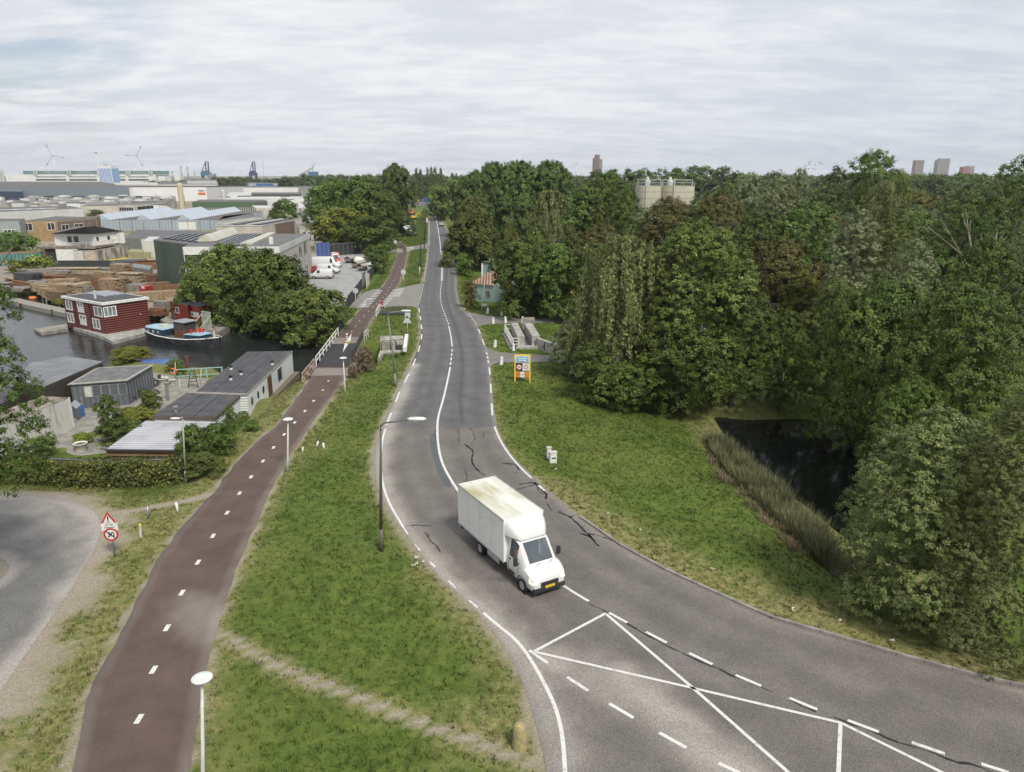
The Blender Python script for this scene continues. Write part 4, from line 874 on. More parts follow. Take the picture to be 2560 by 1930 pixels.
# ---------------------------------------------------------------- meadow grass, reeds (stuff)
BLADE = grassmat('meadow_blades', True)
def scatter(n, poly_px, keep):
    Q = np.array([tuple(p)[:2] for p in WL(poly_px)]); lo, hi = Q.min(0), Q.max(0); X = RNG.uniform(lo[0], hi[0], n * 3); Y = RNG.uniform(lo[1], hi[1], n * 3)
    k = inside(X, Y, Q); X, Y = X[k][:n], Y[k][:n]; k = keep(X, Y); return X[k], Y[k]
def grasskeep(X, Y):
    f = np.full(X.shape, 1e9)
    for P in (road_poly, cyc_poly, drive_poly, trackA, trackB, siderd, cross_poly, parking): f = np.minimum(f, sdist(X, Y, P))
    f = np.minimum(f, sdist(X, Y, canal) - .3); f = np.minimum(f, sdist(X, Y, pond) - .1)
    d, s = ground_attrs(X, Y); return (f > .03) & (RNG.random(X.shape) > s * 1.9)
def tufts(name, X, Y, hgt, wid, nb, label, m=BLADE, lean=.5, z=None, top=1.0):
    n = len(X); Z = terrain(X, Y) if z is None else z; d, s = ground_attrs(X, Y); hs = hgt * (.55 + .9 * fnoise(X, Y, 1.7)) * RNG.uniform(.6, 1.3, n)
    th = RNG.uniform(0, 6.283, (n, nb)); r = RNG.uniform(0, wid * 2.2, (n, nb)); bx = X[:, None] + r * np.cos(th); by = Y[:, None] + r * np.sin(th)
    ph = th + RNG.uniform(1.2, 1.9, (n, nb)); wx, wy = np.cos(ph) * wid, np.sin(ph) * wid; ln = RNG.uniform(.1, lean, (n, nb)) * hs[:, None] * 1.3
    tx, ty = bx + np.cos(th) * ln, by + np.sin(th) * ln; tz = (Z + hs)[:, None] * np.ones((1, nb)) * top + hs[:, None] * RNG.uniform(-.25, .15, (n, nb)); zb = (Z - .02)[:, None] * np.ones((1, nb))
    V = np.stack([np.stack([bx - wx / 2, by - wy / 2, zb], -1), np.stack([bx + wx / 2, by + wy / 2, zb], -1), np.stack([tx, ty, tz], -1)], 2).reshape(-1, 3)
    F = np.arange(len(V)).reshape(-1, 3); me = rawmesh(name, V, F, m, smooth=False); set_attr(me, 'dry', np.repeat(d, nb * 3)); set_attr(me, 'rnd', np.repeat(RNG.random(n * nb), 3))
    return tag(link(name, me), label, 'grass', kind='stuff')
Z1 = [(-60,2050),(-60,1250),(400,1120),(640,1040),(830,830),(990,640),(1060,520),(1130,620),(1300,790),(1600,820),(1800,1000),(2150,1300),(2600,1560),(2700,1800),(2700,2050)]
X, Y = scatter(150000, Z1, lambda X, Y: grasskeep(X, Y) & (RNG.random(X.shape) < sst(80, 50, Y)))
tufts('grass', X, Y, .13, .05, 5, 'green and straw coloured meadow grass on the near road banks')
X, Y = scatter(100000, [(a, b) for a, b in Z1 if b < 1320], lambda X, Y: grasskeep(X, Y) & (RNG.random(X.shape) < sst(42, 75, Y)))
tufts('grass', X, Y, .13, .08, 4, 'short green grass on the far verges beside the road and cycle path')
def reedstuff(name, X, Y, h, label, kind='reed', w_=.07):
    me_ = tufts(name, X, Y, h, w_, 7, label, LM[kind], .55); me_['category'] = 'reeds'; return me_
X, Y = scatter(5200, [(1775,1040),(1845,1050),(1890,1105),(1975,1178),(2070,1270),(2190,1400),(2150,1425),(2040,1322),(1930,1222),(1845,1142),(1795,1080)], lambda X, Y: (sdist(X, Y, pond) > -1.2) & (fnoise(X, Y, 1.5) > .30))
reedstuff('reeds', X, Y, .95, 'grey green reeds bending along the near shore of the pond')
X, Y = scatter(700, [(1790,1075),(1850,1140),(1930,1220),(2040,1325),(2150,1420),(2120,1435),(2000,1350),(1890,1245),(1810,1160),(1770,1090)], lambda X, Y: fnoise(X, Y, 1.2) > .5)
reedstuff('dry_grass', X, Y, .45, 'straw coloured dry grass between the meadow and the reeds', 'dead', .05)
# ================================================================ STREET FURNITURE, THE TRUCK
WP = mat('white_paint', (.74, .74, .72), .45, (.62, .62, .58), 3); WOFF = mat('weathered_white', (.62, .61, .56), .7, (.46, .45, .40), 4); YEL = mat('yellow_paint', (.80, .62, .06), .45)
GREYM = mat('galvanised_steel', (.34, .35, .36), .45, (.27, .28, .29), 6, metal=.5); DARKM = mat('dark_steel', (.045, .05, .048), .5); GRNP = mat('dark_green_post', (.025, .045, .035), .5)
BRNP = mat('brown_grey_post', (.12, .105, .085), .6, (.09, .08, .07), 4); BLK = mat('black_rubber', (.018, .018, .018), .8); REDP = mat('sign_red', (.50, .03, .03), .45); BLU = mat('sign_blue', (.16, .45, .72), .45); ORG = mat('orange_stripe', (.75, .22, .04), .5)
BLKP = mat('black_print', (.015, .015, .018), .5); LENS = mat('lamp_cover', (.72, .73, .72), .3); CON = mat('pale_concrete', (.42, .405, .37), .85, (.25, .235, .20), 1.4, .4, .62, fine=.2, bump=.2); COND = mat('old_concrete', (.32, .30, .26), .9, (.17, .16, .13), 1.1, .4, .6, fine=.25, bump=.3)
def disc_lamp(base, head, label, hr=.33):
    b = WT(*base) if not isinstance(base, Vector) else base; h = WY(head[0], head[1], b.y) - b; t = thing('path_lamp', label, 'street lamp', b, 0, 'round white path lamps')
    m = MB(); m.tube([(0, 0, -.1), h * .25, h * .97], [.07, .062, .04], 10); m.build('pole', mat('pale_pole', (.60, .61, .58), .5, (.48, .49, .46), 2), t, smooth=True)
    m = MB(); m.lathe([(.04, -.16), (.07, -.14), (hr * .6, -.06), (hr, 0), (hr * .98, .015)], 24); o = m.build('lamp_shade', mat('shade_underside', (.5, .5, .48), .5), t, smooth=True); o.location = h
    m = MB(); m.lathe([(hr * .985, .012), (hr * .8, .05), (hr * .4, .075), (0, .085)], 24); c = m.build('lamp_cover', LENS, o, smooth=True); return t
disc_lamp(W(508, 2010), (505, 1695), 'nearest round white lamp beside the red cycle path', .31)
disc_lamp((719, 1180), (720, 1048), 'second nearest round white lamp standing in the grass at the cycle path'); disc_lamp((863, 984), (858, 895), 'round white lamp on the grass just before the cycle bridge')
def arm_lamp(base, elbow, tip, label, mp, r=.085, hs=1.0, grp='tall road lamps', hm=None):
    b = WT(*base); e = WY(elbow[0], elbow[1], b.y) - b; p = WY(tip[0], tip[1], b.y) - b; t = thing('street_lamp', label, 'street lamp', b, 0, grp)
    s = (p - e); m = MB(); up = Vector((0, 0, 1)); ln = s.length
    m.tube([(0, 0, -.1), e * .18], [r * 1.35, r * 1.3], 10); m.tube([e * .18, e * .6, e - up * .35 * min(1, ln)], [r, r * .8, r * .6], 10); m.build('pole', mp, t, smooth=True)
    m = MB(); m.tube([e - up * .35 * min(1, ln), e - up * .1 * min(1, ln), e + s * .12 + up * .02, e + s * .45, p - s * .1], [r * .58, r * .55, r * .5, r * .45, r * .4], 8); m.build('arm', mp, t, smooth=True)
    m = MB(); L_, wd = .95 * hs, .17 * hs; prof = [(-.5, .25), (-.35, .8), (0, 1), (.35, .85), (.5, .3)]; d = Vector((s.x, s.y, 0)).normalized(); q = Vector((-d.y, d.x, 0)); vs = []; fs = []
    for i, (u, k) in enumerate(prof):
        for j in range(8):
            a = 2 * math.pi * j / 8; vs.append(p + d * (u * L_ + .2 * hs) + q * math.cos(a) * wd * k + up * math.sin(a) * .1 * hs * k)
    for i in range(4):
        for j in range(8): fs.append((i * 8 + j, i * 8 + (j + 1) % 8, i * 8 + 8 + (j + 1) % 8, i * 8 + 8 + j))
    fs += [tuple(range(8))[::-1], tuple(range(32, 40))]; m.add(vs, fs); m.build('lamp_head', hm or LENS, t, smooth=True); return t
arm_lamp((953, 1377), (951, 1060), (1032, 1047), 'tall brown road lamp with curved arm beside the near bend', BRNP, .09)
arm_lamp((990, 966), (970, 782), (1009, 777), 'tall grey road lamp with curved arm near the concrete culvert', mat('grey_green_post', (.22, .24, .21), .6), .08)
arm_lamp((465, 1207), (456, 1043), (444, 1046), 'pale lamp post in front of the ivy fence', mat('pale_grey_post', (.38, .39, .36), .6), .06, .7)
arm_lamp((1050, 690), (1053, 568), (1057, 567), 'dark green lamp post beside the speed camera', GRNP, .09, .8, hm=DARKM); arm_lamp((1061, 621), (1059.5, 551), (1062, 550), 'dark green lamp post at the second path crossing', GRNP, .1, .8, hm=DARKM)
arm_lamp((1062, 600), (1065, 530), (1068, 529), 'dark green lamp post leaning right behind the red sign', GRNP, .14, .9, hm=DARKM); arm_lamp((1063, 560), (1065, 506), (1068, 505), 'dark green lamp post with the blue sign far down the road', GRNP, .18, 1, hm=DARKM)
def simple_post(name, label, cat, base, top, r, m, group=None):
    b = WT(*base); h = WY(top[0], top[1], b.y) - b; k = MB(); k.tube([(0, 0, -.1), h], [r, r * .8], 8); return tag(k.build(name, m, loc=b, smooth=True), label, cat, group)
for i, (bx, by, ty) in enumerate(((1013, 562, 528), (1017, 556, 520), (1021, 552, 522), (1024, 548, 515), (1035, 512, 488), (1046, 520, 495), (1016, 500, 472), (1038, 492, 472), (1023, 488, 471))):
    simple_post('mast', 'thin dark mast beside the far car park', 'mast', (bx, by), (bx, ty), .1, DARKM, 'thin masts at the far car park')
for i, (bx, by, ty) in enumerate(((1095, 512, 494), (1099.5, 510, 491), (1079, 508, 492), (1135, 512, 492), (1155, 514, 500))):
    simple_post('mast', 'pale thin post on the far right verge', 'mast', (bx, by), (bx, ty), .12, WOFF, 'pale posts on the far right verge')
simple_post('flagpole', 'white post leaning in front of the teal house', 'post', (1204, 776), (1212, 704), .06, WP)
simple_post('flagpole', 'tall thin white pole at the gate by the black fence', 'post', (963, 617), (961, 575), .1, WOFF)
# white bollards
def bollard(px, label, h=.85):
    b = WT(*px); m = MB()
    for z0, z1, w0, w1 in ((-.1, h - .06, .17, .11), (h - .06, h, .11, .06)):
        m.add([(sx * w0, sy * w0, z0) for sx, sy in ((-1, -1), (1, -1), (1, 1), (-1, 1))] + [(sx * w1, sy * w1, z1) for sx, sy in ((-1, -1), (1, -1), (1, 1), (-1, 1))], [(0, 1, 5, 4), (1, 2, 6, 5), (2, 3, 7, 6), (3, 0, 4, 7), (4, 5, 6, 7)])
    o = m.build('bollard', WP, loc=b); o.rotation_euler = (random.uniform(-.05, .05), random.uniform(-.06, .1), random.uniform(0, .5)); return tag(o, label, 'bollard', 'white concrete bollards by the farm entrances')
for q, lb in (((1219, 784), 'white bollard nearest the road on the far side of the upper track'), ((1254, 790), 'middle white bollard on the far side of the upper track'), ((1296, 793), 'right white bollard on the far side of the upper track'),
              ((1233, 810), 'white bollard nearest the road on the near side of the upper track'), ((1264, 807), 'white bollard right behind the white lock railing'), ((1306, 807), 'white bollard above the second lock wall'),
              ((1237, 868), 'white bollard in the grass left of the lock railing'), ((1284, 877), 'white bollard at the near end of the lock railing'), ((1253, 911), 'leaning white bollard between entrance road and yellow sign')): bollard(q, lb)
for q, t_, lb, m_ in (((756, 1130), (757, 1118), 'stained short white post left of the pair by the cycle path', WOFF), ((791, 1116), (795, 1103), 'leaning short white post in the bare patch by the cycle path', WP), ((810, 1122), (808, 1107), 'upright short white post in the bare patch by the cycle path', WP),
                      ((445, 1279), (440, 1256), 'leaning white post between the trail and the cycle path', WP), ((370, 1296), (369, 1266), 'dark metal post beside the trail', GREYM)):
    simple_post('marker_post', lb, 'post', q, t_, .085, m_)
b = WT(352, 1343); t = thing('marker_post', 'white post with yellow cap on the left bank', 'post', b); h = WY(350, 1314, b.y) - b
m = MB(); m.tube([(0, 0, -.1), h], [.07, .07], 8); m.build('pole', WOFF, t); m = MB(); m.tube([h * 1.0, h * 1.12], [.072, .07], 8); m.build('cap', YEL, t)
# stone bollard near the corner
b = WT(1300, 1868); m = MB(); m.lathe([(0.27, -.1), (.27, .0), (.25, .55), (.24, .8), (.19, .95), (.1, 1.0), (0, 1.01)], 20); o = m.build('stone_bollard', mat('mossy_stone', (.27, .24, .15), .9, (.36, .30, .12), 5, .42, .6, fine=.3, bump=.6), loc=b, smooth=True)
tag(o, 'round topped mossy stone bollard in dry grass at the road corner', 'bollard')
# cabinets
for q, s, lb in (((1372, 1146), (.28, .22, .85), 'narrow white utility box left of the wider one in the grass'), ((1382, 1156), (.48, .32, .8), 'wider white utility box in the grass right of the road')):
    b = WT(*q); t = thing('utility_box', lb, 'cabinet', b, .3); m = MB(); m.box((-s[0] / 2, -s[1] / 2, -.1), (s[0] / 2, s[1] / 2, s[2] - .06)); bevel(m.build('cabinet', WP, t), .02)
    m = MB(); m.box((-s[0] / 2 - .03, -s[1] / 2 - .03, s[2] - .057), (s[0] / 2 + .03, s[1] / 2 + .03, s[2])); m.build('lid', WOFF, t); m = MB(); m.box((-s[0] * .3, -s[1] / 2 - .012, s[2] * .4), (s[0] * .35, -s[1] / 2 - .002, s[2] * .52)); m.build('label_strip', BLKP, t)
# red and white island bollard
b = W(868, 854, .04); t = thing('striped_bollard', 'red and white banded bollard on the cycle bridge island', 'bollard', b); m = MB(); m.lathe([(.1, 0), (.1, .95), (.07, 1.0), (0, 1.01)], 14); m.build('post', WP, t, smooth=True)
m = MB()
for z in (.2, .45, .7): m.lathe([(.103, z), (.103, z + .12)], 14)
m.build('band', REDP, t); m = MB(); m.lathe([(.22, 0), (.2, .06), (.1, .1)], 14); m.build('foot', YEL, t)
# traffic signs
def sign_post(base, top, label, cat='traffic sign', r=.035, m=GREYM, name='traffic_sign', over=.1):
    b = WT(*base); h = WY(top[0], top[1], b.y) - b; t = thing(name, label, cat, b); k = MB(); k.tube([(0, 0, -.15), h * (1 + over)], r, 8); k.build('pole', m, t, smooth=True); return t, b, h
def face(t, b, p, kind, sz, rz=0.0, mf=WP, mb=GREYM, rim=None):
    """a plate facing the camera side (-Y), centre p (world point)"""
    c = Vector(p) - b; c.y -= .06; m = MB()
    if kind == 'disc': pts = [(math.cos(a) * sz, math.sin(a) * sz) for a in [i * 2 * math.pi / 28 for i in range(28)]]
    elif kind == 'tri': pts = [(-sz, -sz * .58), (sz, -sz * .58), (0, sz * 1.15)]
    else: pts = [(-sz[0], -sz[1]), (sz[0], -sz[1]), (sz[0], sz[1]), (-sz[0], sz[1])]
    def plate(pts, y0, y1, name, mt, par, k=1.0, off=(0, 0)):
        q = MB(); n = len(pts); q.add([(x * k + off[0], y0, z * k + off[1]) for x, z in pts] + [(x * k + off[0], y1, z * k + off[1]) for x, z in pts], [tuple(range(n)), tuple(range(n, 2 * n))[::-1]] + [(i, (i + 1) % n, (i + 1) % n + n, i + n) for i in range(n)])
        return q.build(name, mt, par)
    o = plate(pts, 0, .02, 'sign_plate', rim or mf, t); o.location = c; o.rotation_euler.z = rz
    if rim: plate(pts, -.006, -.001, 'sign_face', mf, o, .74 if kind == 'disc' else .66)
    return o
t, b, h = sign_post((287, 1392), (274, 1300), 'pair of red bordered warning and thirty signs by the side road', r=.04)
P_ = lambda x, y: WY(x, y, b.y)
o = face(t, b, P_(272, 1300), 'tri', .42, .15, rim=REDP); e = MB(); e.cbox((0, -.012, .12), (.06, .006, .24)); e.cbox((0, -.012, -.09), (.06, .006, .06)); e.build('exclamation_mark', BLKP, o)
o = face(t, b, P_(275, 1316), 'rect', (.40, .21), .15); text('LET OP!', .12, BLKP, o, (0, -.006, .11), (R(90), 0, 0)); text('drempels', .13, BLKP, o, (0, -.006, -.02), (R(90), 0, 0)); text('1x', .11, BLKP, o, (0, -.006, -.14), (R(90), 0, 0))
o = face(t, b, P_(279, 1335), 'disc', .36, .15, rim=REDP); text('30', .36, BLKP, o, (0, -.012, 0), (R(90), 0, 0), bold=.008); e = MB(); e.beam((-.2, -.02, .2), (.2, -.02, -.2), .03); e.build('slash', BLKP, o)
# town limit sign on yellow frame
b = WT(1306, 955); t = thing('town_sign', 'yellow framed sign board with blue panel, fifty disc and orange stripes', 'sign', b)
sc_ = (WY(1326, 950, b.y) - WY(1289, 950, b.y)).x; H_ = WH(b, 886); hw = sc_ / 2
m = MB(); m.box((-hw - .06, -.05, -.1), (-hw + .06, .05, H_)); m.box((hw - .06, -.05, -.1), (hw + .06, .05, H_)); m.box((-hw + .06, -.045, H_ - .13), (hw - .06, .045, H_ - .002)); m.build('frame', YEL, t)
def pl(x0, x1, z0, z1, mt, name, y=-.03, par=t):
    q = MB(); q.box((x0, y - .012, z0), (x1, y + .012, z1)); return q.build(name, mt, par)
iw = hw - .07; z1 = H_ - .14; ph = H_
pl(-iw, iw, ph * .70, z1, WP, 'panel'); bp_ = pl(-iw * .88, iw * .88, ph * .71, z1 - .06, BLU, 'blue_panel', -.056); pl(-iw * .55, iw * .55, ph * .715, ph * .80, WP, 'white_panel', -.082)
text('Zaanstad', iw * .38, WP, t, (0, -.075, ph * .865), (R(90), 0, 0), bold=.01); text('welkom', iw * .28, BLKP, t, (0, -.1, ph * .752), (R(90), 0, 0), bold=.006)
pl(-iw, 0, ph * .42, ph * .68, BLKP, 'panel'); pl(.002, iw, ph * .42, ph * .68, WP, 'panel')
for cx_, r_, s_ in ((-iw / 2, iw * .46, '50'), (iw / 2, iw * .34, 'P')):
    for k_, mt, yy, nm in ((1, REDP, -.05, 'sign_rim'), (.74, WP, -.062, 'sign_face')):
        q = MB(); n = 28; ps = [(cx_ + math.cos(a) * r_ * k_, yy, ph * .55 + math.sin(a) * r_ * k_) for a in [i * 2 * math.pi / n for i in range(n)]]; q.add(ps, [tuple(range(n))]); q.build(nm, mt, t)
    text(s_, r_ * .95, BLKP, t, (cx_, -.07, ph * .55), (R(90), 0, 0))
for z in (ph * .33, ph * .22):
    for x0, x1, mt in ((-iw, -iw * .36, ORG), (-iw * .36 + .001, iw * .32, WP), (iw * .32 + .001, iw, ORG)): pl(x0, x1, z - ph * .045, z + ph * .045, mt, 'stripe_board')
# other signs
t, b, h = sign_post((1010, 716), (1008.5, 682), 'round white and blue cycle sign beside the driveway', m=WOFF); face(t, b, WY(1008.5, 680, b.y), 'disc', .45, mf=mat('sign_back', (.55, .57, .58), .5)); 
t, b, h = sign_post((889, 769), (889, 729), 'round grey sign back beside the black yard gate', m=WOFF); face(t, b, WY(889, 727, b.y), 'disc', .42, mf=MATS['sign_back'])
t, b, h = sign_post((988, 622), (988, 607), 'round white sign at the far path crossing'); face(t, b, WY(988, 605, b.y), 'disc', .5, mf=WP)
t, b, h = sign_post((1019, 836), (1018.5, 795), 'back of triangular sign under a square plate above the culvert', m=WOFF); face(t, b, WY(1019, 788, b.y), 'rect', (.33, .33), mf=MATS['sign_back']); face(t, b, WY(1018, 801, b.y), 'tri', .55, mf=MATS['sign_back'])
t, b, h = sign_post((1212, 779), (1211, 764), 'small white name board beside the white post at the teal house'); face(t, b, WY(1211, 762, b.y), 'rect', (.42, .2), mf=WP)
t, b, h = sign_post((1118, 552), (1119, 546), 'red bordered triangular warning sign on the far right verge'); face(t, b, WY(1119, 546, b.y), 'tri', .95, rim=REDP); face(t, b, WY(1122, 550, b.y), 'rect', (.6, .3), mf=WP)
t, b, h = sign_post((1066, 566), (1067, 549), 'red and white round sign on the left verge far down the road'); face(t, b, WY(1067, 548, b.y), 'disc', .62, rim=REDP); face(t, b, WY(1067, 553, b.y), 'rect', (.5, .35), mf=WP)
t, b, h = sign_post((1064, 516), (1064, 500), 'blue direction board hanging over the far crossroads', 'sign'); face(t, b, WY(1065, 500, b.y), 'rect', (1.7, 1.4), mf=mat('board_blue', (.03, .10, .28), .5))
t, b, h = sign_post((1105, 520), (1105, 514), 'white square board on the far right verge'); face(t, b, WY(1105, 514, b.y), 'rect', (1.1, 1.2), mf=WP)
b = WT(1049, 692); t = thing('speed_camera', 'dark box camera on a grey pole beside the far road', 'speed camera', b); h = WY(1049, 664, b.y) - b; k = MB(); k.tube([(0, 0, -.1), h], .1, 8); k.build('pole', WOFF, t, smooth=True)
k = MB(); k.cbox(h + Vector((0, 0, .3)), (.75, .5, .7)); bevel(k.build('camera_box', DARKM, t), .05); k = MB(); k.cbox(h + Vector((0, -.26, .3)), (.5, .03, .4)); k.build('window', glassmat(), t)
# litter bin and street posts by the bridge
b = WT(891, 929); t = thing('litter_bin', 'grey litter bin with a white lid by the cycle bridge', 'bin', b); k = MB(); k.lathe([(.2, 0), (.26, .75), (.27, .8)], 14); k.build('bin', mat('bin_grey', (.42, .43, .42), .6), t, smooth=True); k = MB(); k.lathe([(.28, .8), (.2, .9), (0, .93)], 14); k.build('lid', WP, t, smooth=True)
# ------------------------------------------------ railings, locks
def railing(name, label, cat, A, B, h, m, rails=(1.0,), step=1.6, r=.04, sq=False, group=None, pr=None):
    A, B = Vector(A), Vector(B); t = thing(name, label, cat, A, 0, group); D_ = B - A; n = max(1, round(D_.length / step)); up = Vector((0, 0, h))
    for i in range(n + 1):
        p = D_ * (i / n); k = MB(); k.beam(p - Vector((0, 0, .15)), p + up, (pr or r) * 2); k.build('post', m, t)
    for z in rails:
        k = MB(); k.beam(up * z, D_ + up * z, r * 1.7); k.build('rail', m, t)
    return t
railing('railing', 'white double railing on the canal side of the cycle bridge', 'railing', W(791, 914), W(846, 838), .95, WP, (.98, .5), 2.2, .05)
railing('railing', 'dark railing on the road side of the cycle bridge', 'railing', W(884, 896), W(909, 842), 1.0, DARKM, (.98, .7, .4, .15), 1.2, .045)
railing('railing', 'weathered brown and white fence below the cycle bridge', 'fence', W(757, 957), W(787, 919), .95, mat('flaking_paint', (.5, .42, .36), .8, (.2, .12, .09), 3, .42, .55), (.98, .5), .8, .06)
railing('railing', 'dark plank fence between the bush and the white bridge railing', 'fence', W(848, 836), W(858, 812), 1.0, DARKM, (.98, .7, .4), 1.4, .05)
railing('railing', 'short white tube railing beside the dark bridge railing', 'railing', W(911, 852), W(921, 842), 1.0, WOFF, (.98, .5), 1.0, .035)
railing('railing', 'leaning white rail along the cycle path edge by the trash rack', 'railing', W(941, 793), W(950, 776), .95, WP, (.98,), 2.5, .06)
railing('railing', 'white lock railing along the concrete edge', 'railing', W(1262, 832), W(1283, 872), 1.1, WP, (.98, .66, .34), 1.3, .045)
railing('railing', 'short white cross railing at the far end of the lock', 'railing', W(1264, 832), W(1281, 833), 1.1, WOFF, (.98, .5), 1.0, .04)
railing('railing', 'short white cross railing at the near end of the lock', 'railing', W(1283, 869), W(1297, 868), 1.1, WP, (.98, .66, .34), .8, .04)
def wallseg(b, A, B, w, z0, z1, mi=0):
    A, B = Vector((A[0], A[1], 0)), Vector((B[0], B[1], 0)); d = (B - A).normalized(); n_ = Vector((-d.y, d.x, 0)) * w / 2
    b.prism([A - n_, B - n_, B + n_, A + n_], z0, z1, mi)
t = thing('lock_structure', 'old concrete lock with two parallel walls in the grass right of the road', 'lock', W(1310, 866)); o0 = t.location.copy()
def part_at(mb, name, m): 
    o = mb.build(name, m, t); o.location = -o0; return o
k = MB(); wallseg(k, W(1286, 832), W(1303, 868), .8, -.3, 1.25); part_at(k, 'wall', CON); k = MB(); wallseg(k, W(1319, 832), W(1340, 867), .9, -.3, 1.3); part_at(k, 'wall', CON)
k = MB(); k.cbox(W(1321, 829) + Vector((0, .6, .6)), (1.5, 1.3, 2.0)); part_at(k, 'end_block', COND)
k = MB(); wallseg(k, W(1344, 868), W(1381, 882), .45, -.5, 1.1); wallseg(k, W(1381, 882), W(1400, 878), .45, -.5, 1.0); part_at(k, 'wing_wall', CON)
k = MB(); wallseg(k, W(1261, 835), W(1281, 875), .55, -.3, .16); part_at(k, 'edge_beam', COND)
k = MB(); k.prism([p[:2] for p in (W(1290, 872), W(1352, 871), W(1350, 866), W(1290, 866))], -.3, .14); part_at(k, 'sill', CON)
k = MB(); k.prism([p[:2] for p in (W(1304, 866), W(1337, 865), W(1319, 834), W(1296, 834))], -.3, .05); part_at(k, 'floor_grating', ribmat('grating', (.27, .30, .33), 'y', .35, .5))
k = MB(); k.prism([p[:2] for p in (W(1270, 866), W(1298, 866), W(1284, 836), W(1266, 836))], -.3, .03); part_at(k, 'shade_slab', mat('painted_shaft_shade', (.03, .032, .03), .8))  # flat slab coloured near-black for the darkness down the hole
k = MB(); k.cbox((W(1366, 876) + Vector((0, -.28, .5))), (.7, .06, .9), rz=-.4); part_at(k, 'hatch', DARKM)
t = thing('culvert_wall', 'stained concrete culvert head with slots left of the road', 'culvert', W(983, 872)); o0 = t.location.copy()
k = MB(); wallseg(k, W(955, 877), W(975, 876), .5, -1.2, 1.05); wallseg(k, W(979, 876), W(986, 875), .5, -1.2, 1.05); wallseg(k, W(991, 875), W(1012, 873), .5, -1.2, 1.0); wallseg(k, W(956, 877), W(957, 862), .45, -1.2, 1.05); part_at(k, 'wall', COND)
k = MB(); wallseg(k, W(955, 872), W(1012, 868), .3, -1.2, .9); part_at(k, 'back_wall', mat('stained_dark', (.10, .095, .085), .9, (.24, .22, .19), 2)); k = MB(); k.prism([p[:2] for p in (W(958, 871), W(1010, 867), W(1008, 860), W(959, 861))], .3, 1.0); part_at(k, 'deck', CON)
k = MB(); k.prism([p[:2] for p in (W(944, 897), W(962, 884), W(1016, 880), W(1016, 876), W(950, 878))], -1.2, .1); part_at(k, 'apron', CON)
k = MB(); k.cbox(W(998, 868, 1.25), (.55, .55, .5)); part_at(k, 'pump_housing', DARKM)
k = MB(); k.beam(W(1017, 840, .8), W(1012, 874, .75), .4, 0, .5); o = k.build('barrier_beam', WP); tag(o, 'thick white barrier beam beside the culvert head', 'barrier')
t = thing('trash_rack', 'dark steel trash rack box at the driveway corner', 'trash rack', W(981, 788)); k = MB(); k.box((-1.9, 0, -.2), (1.9, 1.6, .25)); k.build('base', DARKM, t); k = MB()
for i in range(9): k.box((-1.9 + i * .45, 0, .25), (-1.82 + i * .45, .08, .95)); k.box((-1.9 + i * .45, 1.52, .25), (-1.82 + i * .45, 1.6, .95))
for z in (.55, .95): k.box((-1.9, -.004, z), (1.9, .084, z + .06)); k.box((-1.9, 1.516, z), (1.9, 1.604, z + .06))
k.build('bars', mat('weathered_dark_steel', (.09, .085, .075), .7), t)
b = W(957, 770); t = thing('marker_post', 'red and white striped marker at the cycle path corner', 'post', b); k = MB(); k.lathe([(.12, 0), (.12, 1.0), (0, 1.03)], 12); k.build('post', REDP, t); k = MB(); k.lathe([(.123, .25), (.123, .45)], 12); k.build('band', WP, t)
# yard gate and black bar fence
def barfence(name, label, pts, h, m, z=0, gap=.22, par=None, thick=.03, close=True):
    t = thing(name, label, 'fence', pts[0])
    for a, b_ in zip(pts[:-1], pts[1:]):
        a, b_ = Vector(a), Vector(b_); d = b_ - a; n = max(1, int(d.length / 2.6)); o = Vector(pts[0]); up = Vector((0, 0, h))
        for i in range(n + 1):
            k = MB(); p = a + d * i / n - o; k.beam(p - Vector((0, 0, .3)), p + up * 1.04, .08); k.build('post', m, t)
        k = MB(); q = int(d.length / gap)
        for i in range(q): p = a + d * (i + .5) / q - o; k.beam(p + up * .04, p + up * .98, thick)
        for zz_ in (.08, .93): k.beam(a - o + up * zz_, b_ - o + up * zz_, .05)
        k.build('bar_panel', m, t)
    return t
barfence('fence', 'dark bar fence beside the driveway along the concrete yard', [W(862, 800), W(872, 770), W(893, 742), W(906, 722)], 1.9, DARKM, gap=.16)
barfence('gate', 'tall dark steel gate frame at the yard entrance', [W(908, 722), W(914, 716)], 2.7, DARKM, gap=.3)
barfence('fence', 'dark bar fence with growth along the far side of the yard', [W(925, 702), W(944, 672), W(962, 645), W(975, 622)], 1.9, DARKM, gap=.16)
k = MB(); k.prism([p[:2] for p in (W(916, 722), W(924, 708), W(924.6, 708), W(916.6, 722))], 0, 1.7); tag(k.build('banner', mat('banner_print', (.62, .42, .32), .6, (.75, .72, .7), 1.2, .45, .5), None), 'pale printed banner hung on the open yard gate', 'banner')
t = thing('metal_fence', 'dark corrugated fence wall behind the parked boats', 'fence', W(826, 638)); k = MB(); wallseg(k, W(826, 638) - t.location, W(965, 626) - t.location, .1, -.4, 2.6); k.build('sheet_panel', ribmat('dark_sheet', (.05, .053, .055), 'x', .9, .4), t)
k = MB(); wallseg(k, W(826, 638) - t.location, W(965, 626) - t.location, .16, 2.6, 2.68); k.build('top_rail', GREYM, t)
t = thing('metal_fence', 'blue corrugated fence section by the blue container', 'fence', W(792, 641)); k = MB(); wallseg(k, Vector((0, 0, 0)), W(825, 638) - t.location, .1, -.4, 3.2); k.build('sheet_panel', ribmat('blue_sheet', (.08, .12, .30), 'x', .8, .4), t)

